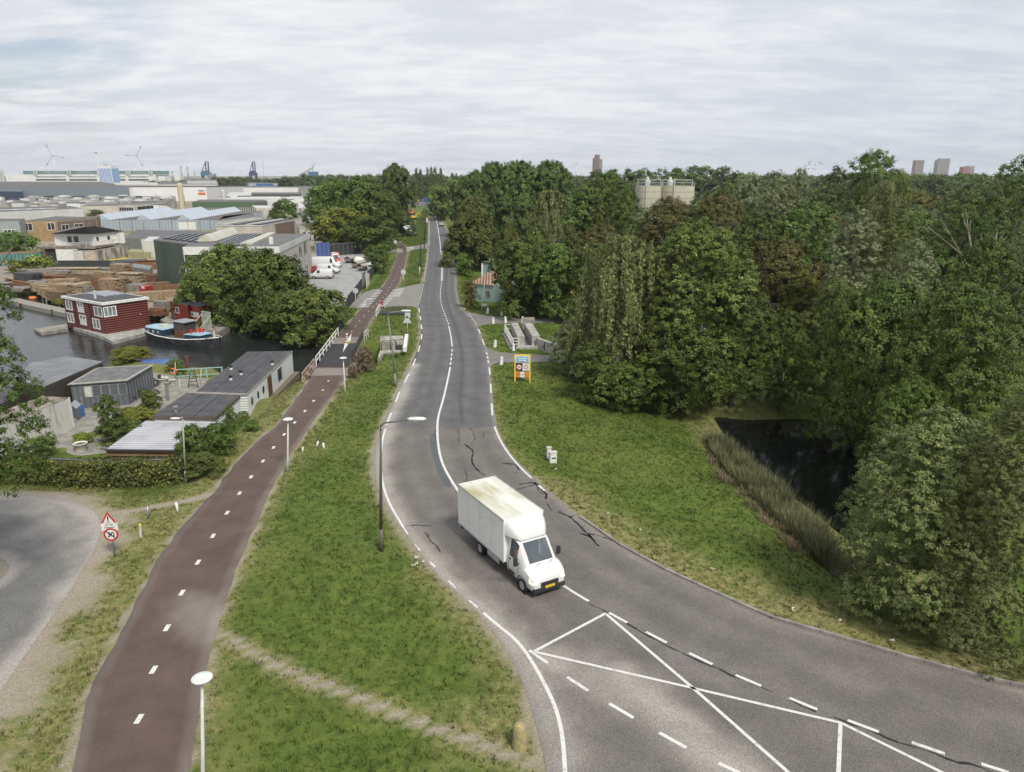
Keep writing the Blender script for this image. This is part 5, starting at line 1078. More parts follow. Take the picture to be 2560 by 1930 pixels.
# ------------------------------------------------ vehicles
SKY_TINT = bpy.data.materials.new('vehicle_glass'); SKY_TINT.use_nodes = True; _t = SKY_TINT.node_tree; _b = _t.nodes['Principled BSDF']; _b.inputs['Base Color'].default_value = (.22, .26, .30, 1); _b.inputs['Roughness'].default_value = .05; _b.inputs['Specular IOR Level'].default_value = .8  # blue-grey base colour stands in for sky reflected in the glass
_tr = _t.nodes.new('ShaderNodeBsdfTransparent'); _tr.inputs[0].default_value = (.85, .88, .9, 1); _ms = _t.nodes.new('ShaderNodeMixShader'); _ms.inputs[0].default_value = .62
_t.links.new(_b.outputs[0], _ms.inputs[1]); _t.links.new(_tr.outputs[0], _ms.inputs[2]); _t.links.new(_ms.outputs[0], _t.nodes['Material Output'].inputs[0])
CARW = mat('white_car_paint', (.66, .66, .65), .25, (.63, .63, .62), .8, fine=.02, spec=.6); PLAST = mat('black_plastic', (.03, .03, .032), .55); LMP = mat('headlamp', (.75, .74, .70), .12); LAMPW = mat('lit_headlamp', (.85, .75, .55), .2, emit=((1, .82, .5), 1.2)); PLT = mat('yellow_plate', (.72, .50, .03), .5)
def wheel(par, x, y, r, w=.22, name='wheel'):
    k = MB(); k.lathe([(r * .62, -w / 2), (r * .95, -w / 2), (r, -w / 2 + .03), (r, w / 2 - .03), (r * .95, w / 2), (r * .62, w / 2)], 24); o = k.build(name, BLK, par, smooth=True); o.location = (x, y, r); o.rotation_euler = (R(90), 0, 0)
    k = MB(); k.lathe([(0, -w * .32), (r * .3, -w * .36), (r * .58, -w * .42), (r * .64, -w * .49), (r * .64, w * .49), (r * .58, w * .42), (r * .3, w * .36), (0, w * .32)], 18); k.build('rim', mat('wheel_rim', (.5, .5, .5), .35, metal=.6), o, smooth=True); return o
def loft(mb, st, skip=(), mi=0):
    """st: list of (x, half width low, half width top, z bottom, z belt, z top); ring of 12 points; skip: (i, face)"""
    n = 12; vs = []
    for x, wl, wt, zb, zm, zt in st:
        tr_ = min(.1, (zt - zm) * .5); half = [(wl * .5, zb), (wl * .94, zb + .04), (wl, (zb + zm) * .5), (wl * .985, zm), (wt, zt - tr_), (wt - min(.16, wt * .3), zt)]
        vs += [(x, y, z) for y, z in half] + [(x, -y, z) for y, z in half[::-1]]
    fs = []
    for i in range(len(st) - 1):
        for j in range(n):
            if (i, j) in skip: continue
            a, c = i * n + j, i * n + (j + 1) % n; fs.append((a, c, c + n, a + n))
    fs += [tuple(range(n))[::-1], tuple(range((len(st) - 1) * n, len(st) * n))]
    o = len(mb.v); mb.add(vs, fs, mi); return lambda i, j: Vector(vs[i * n + j])
def quadpane(g, i, j, off=.0, inset=.05):
    a, b_, c, d = g(i, j), g(i, j + 1), g(i + 1, j + 1), g(i + 1, j); ctr_ = (a + b_ + c + d) / 4
    return [ctr_ + (p - ctr_) * (1 - inset) for p in (a, b_, c, d)]
# --- the box truck: front right toward the viewer
A_, B_, C_, D_ = W(1145, 1212, 3.15), W(1234, 1187, 3.15), W(1359, 1275, 3.15), W(1259, 1302, 3.15)
fw = ((D_ - A_) + (C_ - B_)); fw.z = 0; fw.normalize(); ang = math.atan2(fw.y, fw.x); fr = (C_ + D_) / 2; Lb = ((D_ - A_).length + (C_ - B_).length) / 2; Wb = max(2.1, min(2.25, (abs((B_ - A_).cross(fw).z) + abs((C_ - D_).cross(fw).z)) / 2)) / 2
t = thing('box_truck', 'white box truck with a green stained roof driving through the bend', 'truck', (fr.x, fr.y, .02), ang); truck = t
print('TRUCK', Lb, Wb, math.degrees(ang), fr)
BOXM = mat('truck_box_white', (.76, .76, .75), .35, (.70, .70, .69), .7, fine=.03); 
k = MB(); k.box((-Lb, -Wb, .88), (0, Wb, 3.12)); bevel(k.build('cargo_box', BOXM, t), .04)
ROOF = mat('truck_roof_white', (.70, .70, .64), .5, (.40, .37, .20), .6, .47, .66, stretch=(.35, 1.1, 1), fine=.04); k = MB(); k.box((-Lb + .04, -Wb + .04, 3.122), (-.04, Wb - .04, 3.14)); k.build('roof_panel', ROOF, t)
k = MB(); 
for s in (-1, 1): k.box((-Lb - .005, s * Wb - .02, 3.08), (.005, s * Wb + .02, 3.15)); k.box((-Lb, s * Wb - .015, .86), (0, s * Wb + .015, .95))
k.build('edge_trim', mat('aluminium_trim', (.55, .55, .55), .4, metal=.5), t)
k = MB(); k.box((-Lb + .1, -.45, .55), (0.3, .45, .8)); k.box((-Lb, -.95, .5), (-Lb + .12, .95, .62)); k.build('chassis', PLAST, t)
k = MB(); k.cbox((-2.3, -Wb - .004, 2.35), (.28, .006, .02)); k.cbox((-1.8, -Wb - .004, 2.05), (.3, .006, .02)); k.build('scratch', mat('scratch_grey', (.35, .35, .36), .6), t)
st = [(-.02, .98, .84, .45, 1.42, 2.36), (.28, .99, .84, .45, 1.42, 2.36), (.75, .99, .82, .42, 1.40, 2.33), (.95, .99, .80, .40, 1.36, 2.24), (1.62, .985, .80, .40, 1.28, 1.46), (1.95, .97, .78, .38, 1.16, 1.28), (2.2, .92, .74, .36, 1.02, 1.12), (2.32, .84, .68, .36, .86, .96), (2.36, .78, .62, .4, .75, .84)]
k = MB(); skip = {(3, 5), (3, 4), (3, 6), (1, 3), (1, 7), (2, 3), (2, 7), (1, 7)}; g = loft(k, st, skip - {(3, 4), (3, 6)}); cab = k.build('cab', CARW, t, smooth=True); bevel(cab, .015)
k = MB(); k.add(quadpane(g, 3, 5, inset=.03), [(0, 1, 2, 3)]); k.build('windscreen', SKY_TINT, t, fixn=False)
for j in (3, 7):
    k = MB(); a, b_, c, d = g(1, j), g(1, j + 1), g(3, j + 1), g(3, j); k.add([a, b_, c, d], [(0, 1, 2, 3)]); k.build('side_window', SKY_TINT, t, fixn=False)
k = MB(); k.box((.0, -.8, .6), (.06, .8, 2.2)); k.box((.1, -.8, .55), (1.5, .8, .62)); k.box((1.25, -.88, .62), (1.62, .88, 1.22)); k.build('interior', PLAST, t)
for y in (-.45, .45):
    k = MB(); k.box((.15, y - .26, .62), (.65, y + .26, 1.0)); k.box((.12, y - .24, 1.0), (.28, y + .24, 1.7)); k.build('seat', mat('seat_cloth', (.06, .06, .065), .9), t)
for s in (-1, 1):
    k = MB()
    for x in (.22, 1.12): k.beam((x, s * .996, .52), (x, s * .992, 1.38), .012)
    k.beam((.22, s * .992, .52), (1.12, s * .992, .52), .012); k.build('door_seam', mat('seam_grey', (.22, .22, .22), .6), t); k = MB(); k.cbox((.34, s * 1.0, 1.26), (.16, .03, .04)); k.build('door_handle', PLAST, t)
k = MB()
for x in (-1.25, -2.5, -3.7): k.beam((x, -Wb - .003, .96), (x, -Wb - .003, 3.06), .012); k.beam((x, Wb + .003, .96), (x, Wb + .003, 3.06), .012)
k.build('panel_joint', mat('joint_grey', (.50, .50, .50), .6), t)
# windshield papers, spoiler
k = MB(); k.add([(1.3, -.75, 1.23), (1.3, -.2, 1.23), (1.58, -.2, 1.225), (1.58, -.75, 1.225)], [(0, 1, 2, 3)]); k.build('papers', WP, t)
sp = [(0.0, Wb - .04, 2.36, 3.08), (.25, Wb - .10, 2.37, 3.02), (.5, Wb - .2, 2.37, 2.86), (.72, Wb - .32, 2.36, 2.62), (.88, Wb - .45, 2.33, 2.38)]
vs = []; 
for x, wy, z0, z1 in sp: vs += [(x, wy, z0), (x, wy, z0 + (z1 - z0) * .75), (x, wy - .14, z1), (x, -wy + .14, z1), (x, -wy, z0 + (z1 - z0) * .75), (x, -wy, z0)]
k = MB(); k.add(vs, [(i * 6 + j, i * 6 + j + 1, i * 6 + j + 7, i * 6 + j + 6) for i in range(4) for j in range(5)] + [(24, 25, 26, 27, 28, 29)]); k.build('wind_deflector', CARW, t, smooth=True)
k = MB(); k.box((2.08, -.86, .3), (2.40, .86, .56)); k.box((2.3, -.5, .56), (2.385, .5, .82)); bevel(k.build('bumper', PLAST, t), .05)
k = MB(); k.cbox((2.41, 0, .56), (.015, .52, .13)); k.build('number_plate', PLT, t)
for s in (-1, 1):
    k = MB(); k.add([(2.05, s * .945, .78), (2.05, s * .93, 1.02), (2.27, s * .84, .98), (2.36, s * .68, .93), (2.38, s * .66, .78), (2.30, s * .87, .76)], [(0, 1, 2, 3, 4, 5)]); v = [Vector(q) for q in k.v]; k2 = MB(); k2.add([q + Vector((.012, s * .014, 0)) for q in v] + [q - Vector((.03, 0, 0)) for q in v], [(0, 1, 2, 3, 4, 5), (11, 10, 9, 8, 7, 6)] + [(i, (i + 1) % 6, (i + 1) % 6 + 6, i + 6) for i in range(6)]); k2.build('headlight', LAMPW, t)
    k = MB(); k.cbox((1.25, s * 1.2, 1.55), (.12, .2, .42)); k.beam((1.25, s * .98, 1.4), (1.25, s * 1.15, 1.45), .05); bevel(k.build('wing_mirror', PLAST, t), .03)
    wheel(t, 1.45, s * .86, .36, .24); wheel(t, -2.75, s * .86, .36, .3)
    k = MB(); k.lathe([(.42, -.02), (.47, 0), (.42, .02)], 20); o = k.build('wheel_arch', PLAST, t, smooth=True); o.location = (1.45, s * .975, .38); o.rotation_euler = (R(90), 0, 0)
    k = MB(); k.cbox((.5, s * 1.0, .62), (.5, .02, .12)); k.build('side_step', PLAST, t); k = MB(); k.cbox((-1.2, s * (Wb - .08), .66), (1.2, .04, .3)); k.build('side_guard', mat('aluminium_trim', (.55, .55, .55)), t)
k = MB(); k.beam((1.86, -.6, 1.31), (1.7, -.1, 1.42), .02); k.beam((1.86, .1, 1.31), (1.7, .55, 1.42), .02); k.build('wiper', PLAST, t)
# --- people: one skinned surface each
SKIN = mat('skin', (.50, .32, .24), .6); 
def person(label, loc, rz, pose, cloth, trousers=None, s=1.0, hair=(.05, .035, .025)):
    J = {'pelvis': (0, 0, .95), 'waist': (0, 0, 1.12), 'chest': (.02, 0, 1.35), 'neck': (.02, 0, 1.53), 'chin': (.04, 0, 1.62), 'head': (.05, 0, 1.72),
         'sl': (0, .19, 1.46), 'el': (.0, .26, 1.18), 'wl': (.12, .24, .98), 'hl': (.17, .23, .92), 'sr': (0, -.19, 1.46), 'er': (0, -.26, 1.18), 'wr': (.12, -.24, .98), 'hr': (.17, -.23, .92),
         'tl': (0, .1, .9), 'kl': (.03, .11, .5), 'al': (0, .11, .08), 'fl': (.16, .12, .04), 'tr': (0, -.1, .9), 'kr': (.03, -.11, .5), 'ar': (0, -.11, .08), 'fr': (.16, -.12, .04)}
    if pose == 'sit':
        for q in J: J[q] = (J[q][0], J[q][1], J[q][2] - .5 if J[q][2] > .85 and q[0] not in 'ta' else J[q][2])
        J.update(tl=(.05, .1, .42), kl=(.48, .13, .46), al=(.5, .13, .06), fl=(.64, .14, .03), tr=(.05, -.1, .42), kr=(.48, -.13, .46), ar=(.5, -.13, .06), fr=(.64, -.14, .03), el=(.14, .27, .72), wl=(.38, .2, .62), hl=(.46, .16, .6), er=(.14, -.27, .72), wr=(.38, -.2, .62), hr=(.46, -.16, .6))
    E = [('pelvis', 'waist'), ('waist', 'chest'), ('chest', 'neck'), ('neck', 'chin'), ('chin', 'head'), ('chest', 'sl'), ('sl', 'el'), ('el', 'wl'), ('wl', 'hl'), ('chest', 'sr'), ('sr', 'er'), ('er', 'wr'), ('wr', 'hr'), ('pelvis', 'tl'), ('tl', 'kl'), ('kl', 'al'), ('al', 'fl'), ('pelvis', 'tr'), ('tr', 'kr'), ('kr', 'ar'), ('ar', 'fr')]
    Rd = dict(pelvis=.15, waist=.13, chest=.16, neck=.06, chin=.08, head=.10, s=.08, e=.05, w=.035, h=.04, t=.1, k=.065, a=.045, f=.04)
    def skinned(name, names, edges, grow, mt, par):
        idx = {q: i for i, q in enumerate(names)}; me = bpy.data.meshes.new(name); me.from_pydata([tuple(c * s for c in J[q]) for q in names], [(idx[a], idx[c]) for a, c in edges], []); o = bpy.data.objects.new(name, me); COL.objects.link(o)
        md = o.modifiers.new('skin', 'SKIN'); lay = me.skin_vertices[0].data
        for q, i in idx.items(): r_ = (Rd.get(q) or Rd[q[0]]) * s + grow; lay[i].radius = (r_, r_ * (1.15 if q in ('chest', 'pelvis') else 1))
        lay[0].use_root = True; sub = o.modifiers.new('sub', 'SUBSURF'); sub.levels = sub.render_levels = 1
        bpy.context.view_layer.update(); m2 = bpy.data.meshes.new_from_object(o.evaluated_get(bpy.context.evaluated_depsgraph_get())); bpy.data.objects.remove(o); m2.name = name; m2.materials.clear(); m2.materials.append(mt); m2.polygons.foreach_set('use_smooth', [True] * len(m2.polygons)); return link(name, m2, par)
    body = skinned('person', list(J), E, 0, SKIN, None); body.location = loc; body.rotation_euler.z = rz; tag(body, label, 'person')
    up_ = ['chest', 'waist', 'pelvis', 'sl', 'el', 'wl', 'sr', 'er', 'wr']; skinned('jacket', up_, [e for e in E if e[0] in up_ and e[1] in up_], .018, mat('cloth_%d' % (cloth[0] * 999), cloth, .85), body)
    lo_ = ['pelvis', 'tl', 'kl', 'al', 'tr', 'kr', 'ar']; skinned('trousers', lo_, [e for e in E if e[0] in lo_ and e[1] in lo_], .012, mat('trousers_cloth', (.04, .045, .07), .9), body)
    hd = Vector(J['head']) * s; k = MB(); k.lathe([(.108 * s, -.02), (.112 * s, .04), (.09 * s, .09), (.04 * s, .125), (0, .13)], 14); o = k.build('hair', mat('dark_hair', hair, .9), body, smooth=True); o.location = hd + Vector((-.015, 0, 0)); o.rotation_euler = (0, -.25, 0)
    k = MB(); k.lathe([(.016, -.03), (.012, .03)], 6, c=(hd.x + .1 * s, 0, hd.z - .03)); k.cbox((hd.x + .085 * s, .035, hd.z), (.02, .02, .012)); k.cbox((hd.x + .085 * s, -.035, hd.z), (.02, .02, .012)); k.cbox((hd.x + .08 * s, 0, hd.z - .075), (.02, .045, .01)); k.build('face_features', mat('skin_shade', (.36, .2, .16), .6), body); return body
ca, sa = math.cos(ang), math.sin(ang); pl_ = Vector((fr.x + ca * .42 + sa * .47, fr.y + sa * .42 - ca * .47, .62 + .02))
person('person in an orange jacket seated at the side window of the box truck', pl_, ang, 'sit', (.65, .16, .03), s=1.0)
for q, lb, cl, ph_ in (((1044, 507), 'person in pale clothes at the left of the distant group by the crossroads', (.55, .5, .48), 0), ((1049, 507), 'person in dark clothes in the middle of the distant group by the crossroads', (.03, .03, .05), 1), ((1055, 506), 'person in red clothes at the right of the distant group by the crossroads', (.35, .08, .07), 2)):
    person(lb, WT(*q), 1.2 + ph_, 'stand', cl, s=1.0)
# --- cars and vans
def car(label, loc, rz, body, kind='car', name='car', cat='car', group=None):
    t = thing(name, label, cat, loc, rz, group)
    if kind == 'car': st = [(-2.1, .78, .6, .32, .75, .92), (-2.0, .84, .66, .25, .85, 1.0), (-1.7, .87, .62, .22, .92, 1.08), (-1.2, .88, .58, .22, .93, 1.42), (-.2, .88, .60, .22, .93, 1.47), (.45, .88, .6, .22, .93, 1.42), (1.15, .88, .66, .22, .92, 1.0), (1.75, .86, .66, .24, .82, .92), (2.05, .8, .6, .3, .65, .75)]; win = [(2, 5), (2, 3), (3, 3), (4, 3), (2, 7), (3, 7), (4, 7), (5, 5)]
    elif kind == 'van': st = [(-2.2, .84, .76, .3, 1.05, 1.78), (-2.15, .86, .78, .25, 1.05, 1.83), (-1.2, .87, .78, .22, 1.05, 1.86), (.1, .88, .78, .22, 1.05, 1.86), (.75, .88, .75, .22, 1.04, 1.78), (1.35, .88, .72, .22, 1.0, 1.14), (1.85, .86, .68, .24, .88, .98), (2.15, .78, .6, .3, .68, .78)]; win = [(3, 3), (3, 7), (4, 5)]
    else: st = [(-2.9, .94, .84, .4, 1.3, 2.45), (-2.85, .97, .86, .35, 1.3, 2.52), (-1.0, .98, .87, .3, 1.3, 2.55), (.9, .98, .87, .3, 1.3, 2.55), (1.55, .98, .82, .3, 1.28, 2.38), (2.15, .97, .78, .3, 1.2, 1.4), (2.6, .94, .72, .32, 1.0, 1.12), (2.9, .86, .62, .38, .75, .86)]; win = [(3, 3), (3, 7), (4, 5)]
    k = MB(); g = loft(k, st); k.build('body', body, t, smooth=True)
    for i, j in win:
        q = quadpane(g, i, j, inset=.16); n_ = (q[1] - q[0]).cross(q[3] - q[0]).normalized(); c_ = sum(q, Vector()) / 4; n_ = n_ if n_.dot(c_ - Vector((c_.x * .7, 0, .9))) > 0 else -n_
        k = MB(); k.add([p + n_ * .012 for p in q], [(0, 1, 2, 3)]); k.build('window', glassmat(), t, fixn=False)
    if kind != 'car':
        x = st[0][0]; k = MB(); k.add([(x - .012, -.62, 1.2 * (1 if kind == 'van' else 1.35)), (x - .012, .62, 1.2 * (1 if kind == 'van' else 1.35)), (x - .012, .58, 1.62 if kind == 'van' else 2.1), (x - .012, -.58, 1.62 if kind == 'van' else 2.1)], [(0, 1, 2, 3)]); k.build('rear_window', glassmat(), t, fixn=False)
    xs_ = {'car': (1.32, -1.3, .31), 'van': (1.35, -1.35, .31), 'big': (1.95, -1.9, .34)}[kind]
    for s in (-1, 1):
        for x in xs_[:2]: wheel(t, x, s * (st[3][1] - .1), xs_[2], .22)
        k = MB(); f = st[-2]; k.cbox((f[0] + .12, s * f[1] * .82, f[4] - .1), (.1, .3, .14)); k.build('headlight', LMP, t); k = MB(); k.cbox((st[0][0] + .01, s * st[0][1] * .9, .95), (.05, .12, .3)); k.build('tail_light', REDP, t)
    k = MB(); f = st[-1]; k.cbox((f[0] - .02, 0, f[3] + .14), (.14, f[1] * 1.8, .2)); k.cbox((st[0][0] + .02, 0, st[0][3] + .08), (.14, st[0][1] * 1.9, .2)); k.build('bumper', PLAST, t); return t
car('silver car driving away down the far road', W(1103, 565, .05), R(96), mat('silver_paint', (.42, .42, .43), .3, metal=.4)); 
car('dark car far away before the crossroads', W(1066, 500, .06), R(95), mat('dark_paint', (.04, .04, .05), .3))
yz = -.2; car('nearest white small van parked side on in the concrete yard', W(805, 696, yz), R(180), CARW, 'van', 'van', 'van'); car('white van with black bumper parked behind the nearest small van', W(823, 683, yz), R(-8), CARW, 'van', 'van', 'van'); car('large white van at the back of the parked row', W(818, 672, yz), R(-4), CARW, 'big', 'van', 'van')
car('white van seen from behind beside the black bar fence', W(938, 679, yz), R(80), CARW, 'van', 'van', 'van')
car('red truck with white cab parked before the dark fence', W(840, 662, yz), R(-75), mat('truck_red_white', (.55, .08, .05), .5, (.7, .68, .66), .5, .48, .5), 'big', 'truck', 'truck')
car('red car parked behind the white vans', W(790, 682, yz), R(170), mat('red_paint', (.42, .04, .03), .4)); 
car('white delivery van near the far crossroads', W(1012, 514, .05), R(175), CARW, 'big', 'van', 'van'); car('white lorry parked beyond the crossroads', W(1030, 487, 0), R(100), CARW, 'big', 'van', 'van'); car('white van half hidden by the trees beyond the crossroads', W(1003, 490, 0), R(60), CARW, 'big', 'van', 'van')
for i, (x, y, rz, c_, lb) in enumerate(((1015, 583, 172, 'w', 'nearest white car in the row of the roadside car park'), (1024, 578, 172, 'w', 'second white car in the row of the roadside car park'), (1018, 574, 172, 'w', 'white van in the middle of the roadside car park'), (1010, 586, 172, 'w', 'white car at the front left of the roadside car park'), (1025, 590, 172, 'd', 'dark trailer sized car at the front right of the roadside car park'),
    (1026, 564, 170, 'g', 'grey car behind the white cars in the roadside car park'), (1024, 546, 170, 'd', 'dark car beside the orange machines'), (1149, 511, 160, 'b', 'blue grey car behind the right hand verge'), (1140, 508, 160, 'd', 'dark car behind the right hand verge'))):
    car(lb, WT(x, y), R(rz), {'w': CARW, 'd': MATS['dark_paint'], 'g': MATS['silver_paint'], 'b': mat('blue_grey_paint', (.15, .22, .32), .3)}[c_])
def boat_cover(px, rz, label, L_=5.2, cov=True):
    t = thing('covered_boat', label, 'boat', W(*px, yz), rz); k = MB(); st = [(-L_ / 2, .85, .5), (-L_ * .2, .95, .45), (L_ * .2, .85, .45), (L_ * .42, .4, .55), (L_ / 2, .04, .7)]; vs = []
    for x, w_, z in st: vs += [(x, -w_, 1.1), (x, -w_ * .6, z), (x, w_ * .6, z), (x, w_, 1.1)]
    k.add(vs, [(i * 4 + j, i * 4 + j + 1, i * 4 + j + 5, i * 4 + j + 4) for i in range(4) for j in range(3)] + [(0, 1, 2, 3)]); k.build('hull', mat('boat_grey', (.24, .21, .18), .6), t)
    vs = []
    for x, w_, z in st: vs += [(x, -w_ * 1.02, 1.08), (x, -w_ * .5, 1.32), (x, 0, 1.5), (x, w_ * .5, 1.32), (x, w_ * 1.02, 1.08)]
    k = MB(); k.add(vs, [(i * 5 + j, i * 5 + j + 1, i * 5 + j + 6, i * 5 + j + 5) for i in range(4) for j in range(4)]); k.build('cover', mat('tarpaulin', (.27, .25, .21), .8, (.36, .33, .29), 2), t, smooth=True)
    k = MB(); k.box((-L_ / 2, -.5, .25), (L_ * .6, .5, .4)); k.build('trailer', DARKM, t); wheel(t, -.4, .8, .28); wheel(t, -.4, -.8, .28)
boat_cover((900, 668), R(75), 'brown covered boat on a trailer in the yard'); boat_cover((920, 674), R(70), 'larger brown covered boat beside the parked white van', 6.5); boat_cover((877, 656), R(80), 'dark covered boat at the back of the yard', 4)
for q, lb, r_ in (((898, 655), 'white plastic wrapped heap on the covered boat', 1.2), ((925, 652), 'white upturned hull behind the covered boats', 1.0)):
    k = MB(); k.lathe([(r_, 0), (r_ * .95, .6), (r_ * .6, 1.0), (0, 1.15)], 14); o = k.build('wrapped_boat', WP, loc=W(*q, yz), smooth=True); o.scale = (1.4, .9, 1.1); tag(o, lb, 'boat')
# machines in the roadside car park
for x, y, c_, lb in ((1027, 538, (.6, .14, .04), 'orange red digger beside the far car park'), (1012, 551, (.7, .35, .05), 'orange yellow roller beside the far car park'), (1033, 549, (.65, .45, .05), 'yellow machine at the grass edge of the far car park')):
    t = thing('digger', lb, 'excavator', WT(x, y), random.uniform(0, 3)); mm = mat('machine_%d' % y, c_, .5); k = MB(); k.box((-1.2, -1.1, 0), (1.6, -.6, .7)); k.box((-1.2, .6, 0), (1.6, 1.1, .7)); k.build('track', BLK, t); k = MB(); k.box((-1.4, -.9, .8), (1.2, .9, 1.7)); bevel(k.build('body', mm, t), .08); k = MB(); k.box((0, .05, 1.7), (1.1, .85, 2.7)); k.build('cabin', glassmat(), t)
    k = MB(); k.beam((.9, -.4, 1.5), (2.6, -.4, 3.2), .3); k.beam((2.6, -.4, 3.2), (3.8, -.4, 1.4), .22); k.build('arm', mm, t)
# small litter, flowers
k = MB()
for x, y in ((1040, 1404), (1045, 1415), (1036, 1421), (1042, 1400), (1058, 1412), (1520, 1290), (1782, 1430), (1980, 1530), (2226, 1610), (2100, 1560), (1390, 1180), (1600, 1330)):
    p = WT(x, y)
    for i in range(7): a = random.uniform(0, 6.28); r_ = random.uniform(0, .12); k.lathe([(.035, 0), (0, .015)], 5, c=(p.x + r_ * math.cos(a), p.y + r_ * math.sin(a), p.z + random.uniform(.15, .26)))
tag(k.build('white_flowers', mat('petal_white', (.7, .7, .64), .7)), 'small heads of white wild flowers scattered in the grass banks', 'flowers', kind='stuff')
k = MB(); q = [tuple(p)[:2] for p in WL([(1925, 1541), (1950, 1545), (1946, 1551), (1922, 1546)])]; k.prism(q, -.1, .05); tag(k.build('drain_cover', DARKM), 'dark iron drain grate in the kerb', 'drain')
# ================================================================ HOUSEBOATS, SHEDS, THE CANAL
def bw(mb, name, m, par, label=None, smooth=False):
    o = Vector(par.location); mb.v = [tuple(Vector(p) - o) for p in mb.v]; return mb.build(name, m, par, smooth=smooth, label=label)
def xy(p): return Vector((p[0], p[1], 0))
def u_at(A, B, z, px):
    lo, hi = -.3, 1.3; f = lambda u: proj((A[0] + (B[0] - A[0]) * u, A[1] + (B[1] - A[1]) * u, z))[0] - px; s = f(lo) < 0
    for _ in range(30):
        m = (lo + hi) / 2
        if (f(m) < 0) == s: lo = m
        else: hi = m
    return lo
def onwall(A, B, u, z, off=0.0):
    d = (xy(B) - xy(A)); n = Vector((d.y, -d.x, 0)).normalized(); m = (xy(A) + xy(B)) / 2
    if n.dot(m - Vector((0, 0, 0))) > 0: n = -n               # outward = toward the viewer's side of the block
    return xy(A) + d * u + n * off + Vector((0, 0, z))
def wbox(mb, A, B, u0, u1, z0, z1, o0, o1, mi=0):
    P = [onwall(A, B, u, z, o) for o in (o0, o1) for u, z in ((u0, z0), (u1, z0), (u1, z1), (u0, z1))]
    mb.add(P, [(0, 1, 2, 3), (7, 6, 5, 4), (0, 4, 5, 1), (1, 5, 6, 2), (2, 6, 7, 3), (3, 7, 4, 0)], mi)
def window(par, A, B, u0, u1, z0, z1, frame=None, glass=None, mull=1, fw=.07, off=0.0, name='window', trans=0):
    L_ = (xy(B) - xy(A)).length; e = fw / L_; k = MB(); frame = frame or WP
    wbox(k, A, B, u0, u0 + e, z0, z1, off - .02, off + .05); wbox(k, A, B, u1 - e, u1, z0, z1, off - .02, off + .05); wbox(k, A, B, u0 + e, u1 - e, z0, z0 + fw, off - .02, off + .05); wbox(k, A, B, u0 + e, u1 - e, z1 - fw, z1, off - .02, off + .05)
    for i in range(mull): c = u0 + (u1 - u0) * (i + 1) / (mull + 1); wbox(k, A, B, c - e * .4, c + e * .4, z0 + fw, z1 - fw, off - .02, off + .045)
    if trans: z = z0 + (z1 - z0) * trans; wbox(k, A, B, u0 + e, u1 - e, z, z + fw * .7, off - .02, off + .046)
    f = bw(k, name, frame, par); k = MB(); wbox(k, A, B, u0 + e * .9, u1 - e * .9, z0 + fw * .9, z1 - fw * .9, off - .01, off + .012); o = Vector(par.location); k.v = [tuple(Vector(p) - o) for p in k.v]; k.build('pane', glass or glassmat(), f); return f
def panel(par, A, B, u0, u1, z0, z1, m, name, o0=-.01, o1=.03, label=None):
    k = MB(); wbox(k, A, B, u0, u1, z0, z1, o0, o1); return bw(k, name, m, par, label)
def grow(poly, d):
    c = sum((xy(p) for p in poly), Vector()) / len(poly); return [xy(p) + (xy(p) - c).normalized() * d for p in poly]
def block(name, label, cat, poly, z0, z1, wall, roof, fascia=None, fh=.3, over=.12, group=None, rise=0, parapet=False):
    poly = [xy(p) for p in poly]; t = thing(name, label, cat, (poly[0].x, poly[0].y, z0), 0, group)
    k = MB(); k.prism(poly, z0 - .3, z1 - (fh if fascia else 0), top=not fascia and not roof); bw(k, 'wall', wall, t)
    if fascia: k = MB(); k.prism(grow(poly, over), z1 - fh, z1, top=True); bw(k, 'fascia', fascia, t)
    k = MB(); q = grow(poly, -over if fascia else .0); k.prism(q, z1 - .02, z1 + (.035 if fascia else .05)); bw(k, 'roof', roof, t); return t
def rect(F, Lp, Rp): return [xy(F), xy(Rp), xy(Lp) + xy(Rp) - xy(F), xy(Lp)]
def px(pts, z): return [W(a, b, z) for a, b in pts]
ROOFK = mat('bitumen_roof', (.055, .056, .062), .8, (.085, .085, .09), 1.2, fine=.15); ROOFG = mat('grey_bitumen', (.15, .152, .15), .85, (.11, .112, .108), .6, fine=.15)
REDW = ribmat('red_boards', (.135, .028, .020), 'z', .3, .5, (.11, .022, .016), .55, .55)
# --- red houseboat
zb = -1.35; F = W(265.6, 835, zb); Lc = W(169, 813.6, zb); Rc = W(377, 817, zb); P = rect(F, Lc, Rc); Hh = WH(F, 757); zt = zb + Hh
t = block('houseboat', 'dark red two storey houseboat with white windows and a flat roof', 'houseboat', P, zb, zt, REDW, ROOFK, WP, .32, .3); A, B = P[3], P[0]
gl = mat('grey_curtain_glass', (.22, .25, .26), .12, (.12, .14, .15), 2, spec=.8)
hz = lambda f: zb + Hh * f
for u0, u1, f0, f1, mu in ((.05, .22, .56, .88, 1), (.36, .52, .70, .90, 1), (.78, .985, .53, .86, 1), (.04, .21, .13, .46, 1), (.37, .54, .30, .48, 1), (.70, .88, .10, .44, 1)): window(t, A, B, u0, u1, hz(f0), hz(f1), WP, gl, mu, .14)
for u0, u1, f0, f1 in ((.36, .52, .55, .695), (.37, .54, .14, .295)): panel(t, A, B, u0, u1, hz(f0), hz(f1), WP, 'window_panel')
window(t, P[0], P[1], .01, .29, hz(.53), hz(.86), WP, gl, 2, .14); 
for u in (.27, .66): panel(t, A, B, u, u + .015, hz(.0), hz(.95), mat('dark_red_pipe', (.09, .02, .015), .5), 'downpipe', 0, .08)
panel(t, P[0], P[1], .79, .815, hz(.46), hz(.49), WP, 'vent_cap'); 
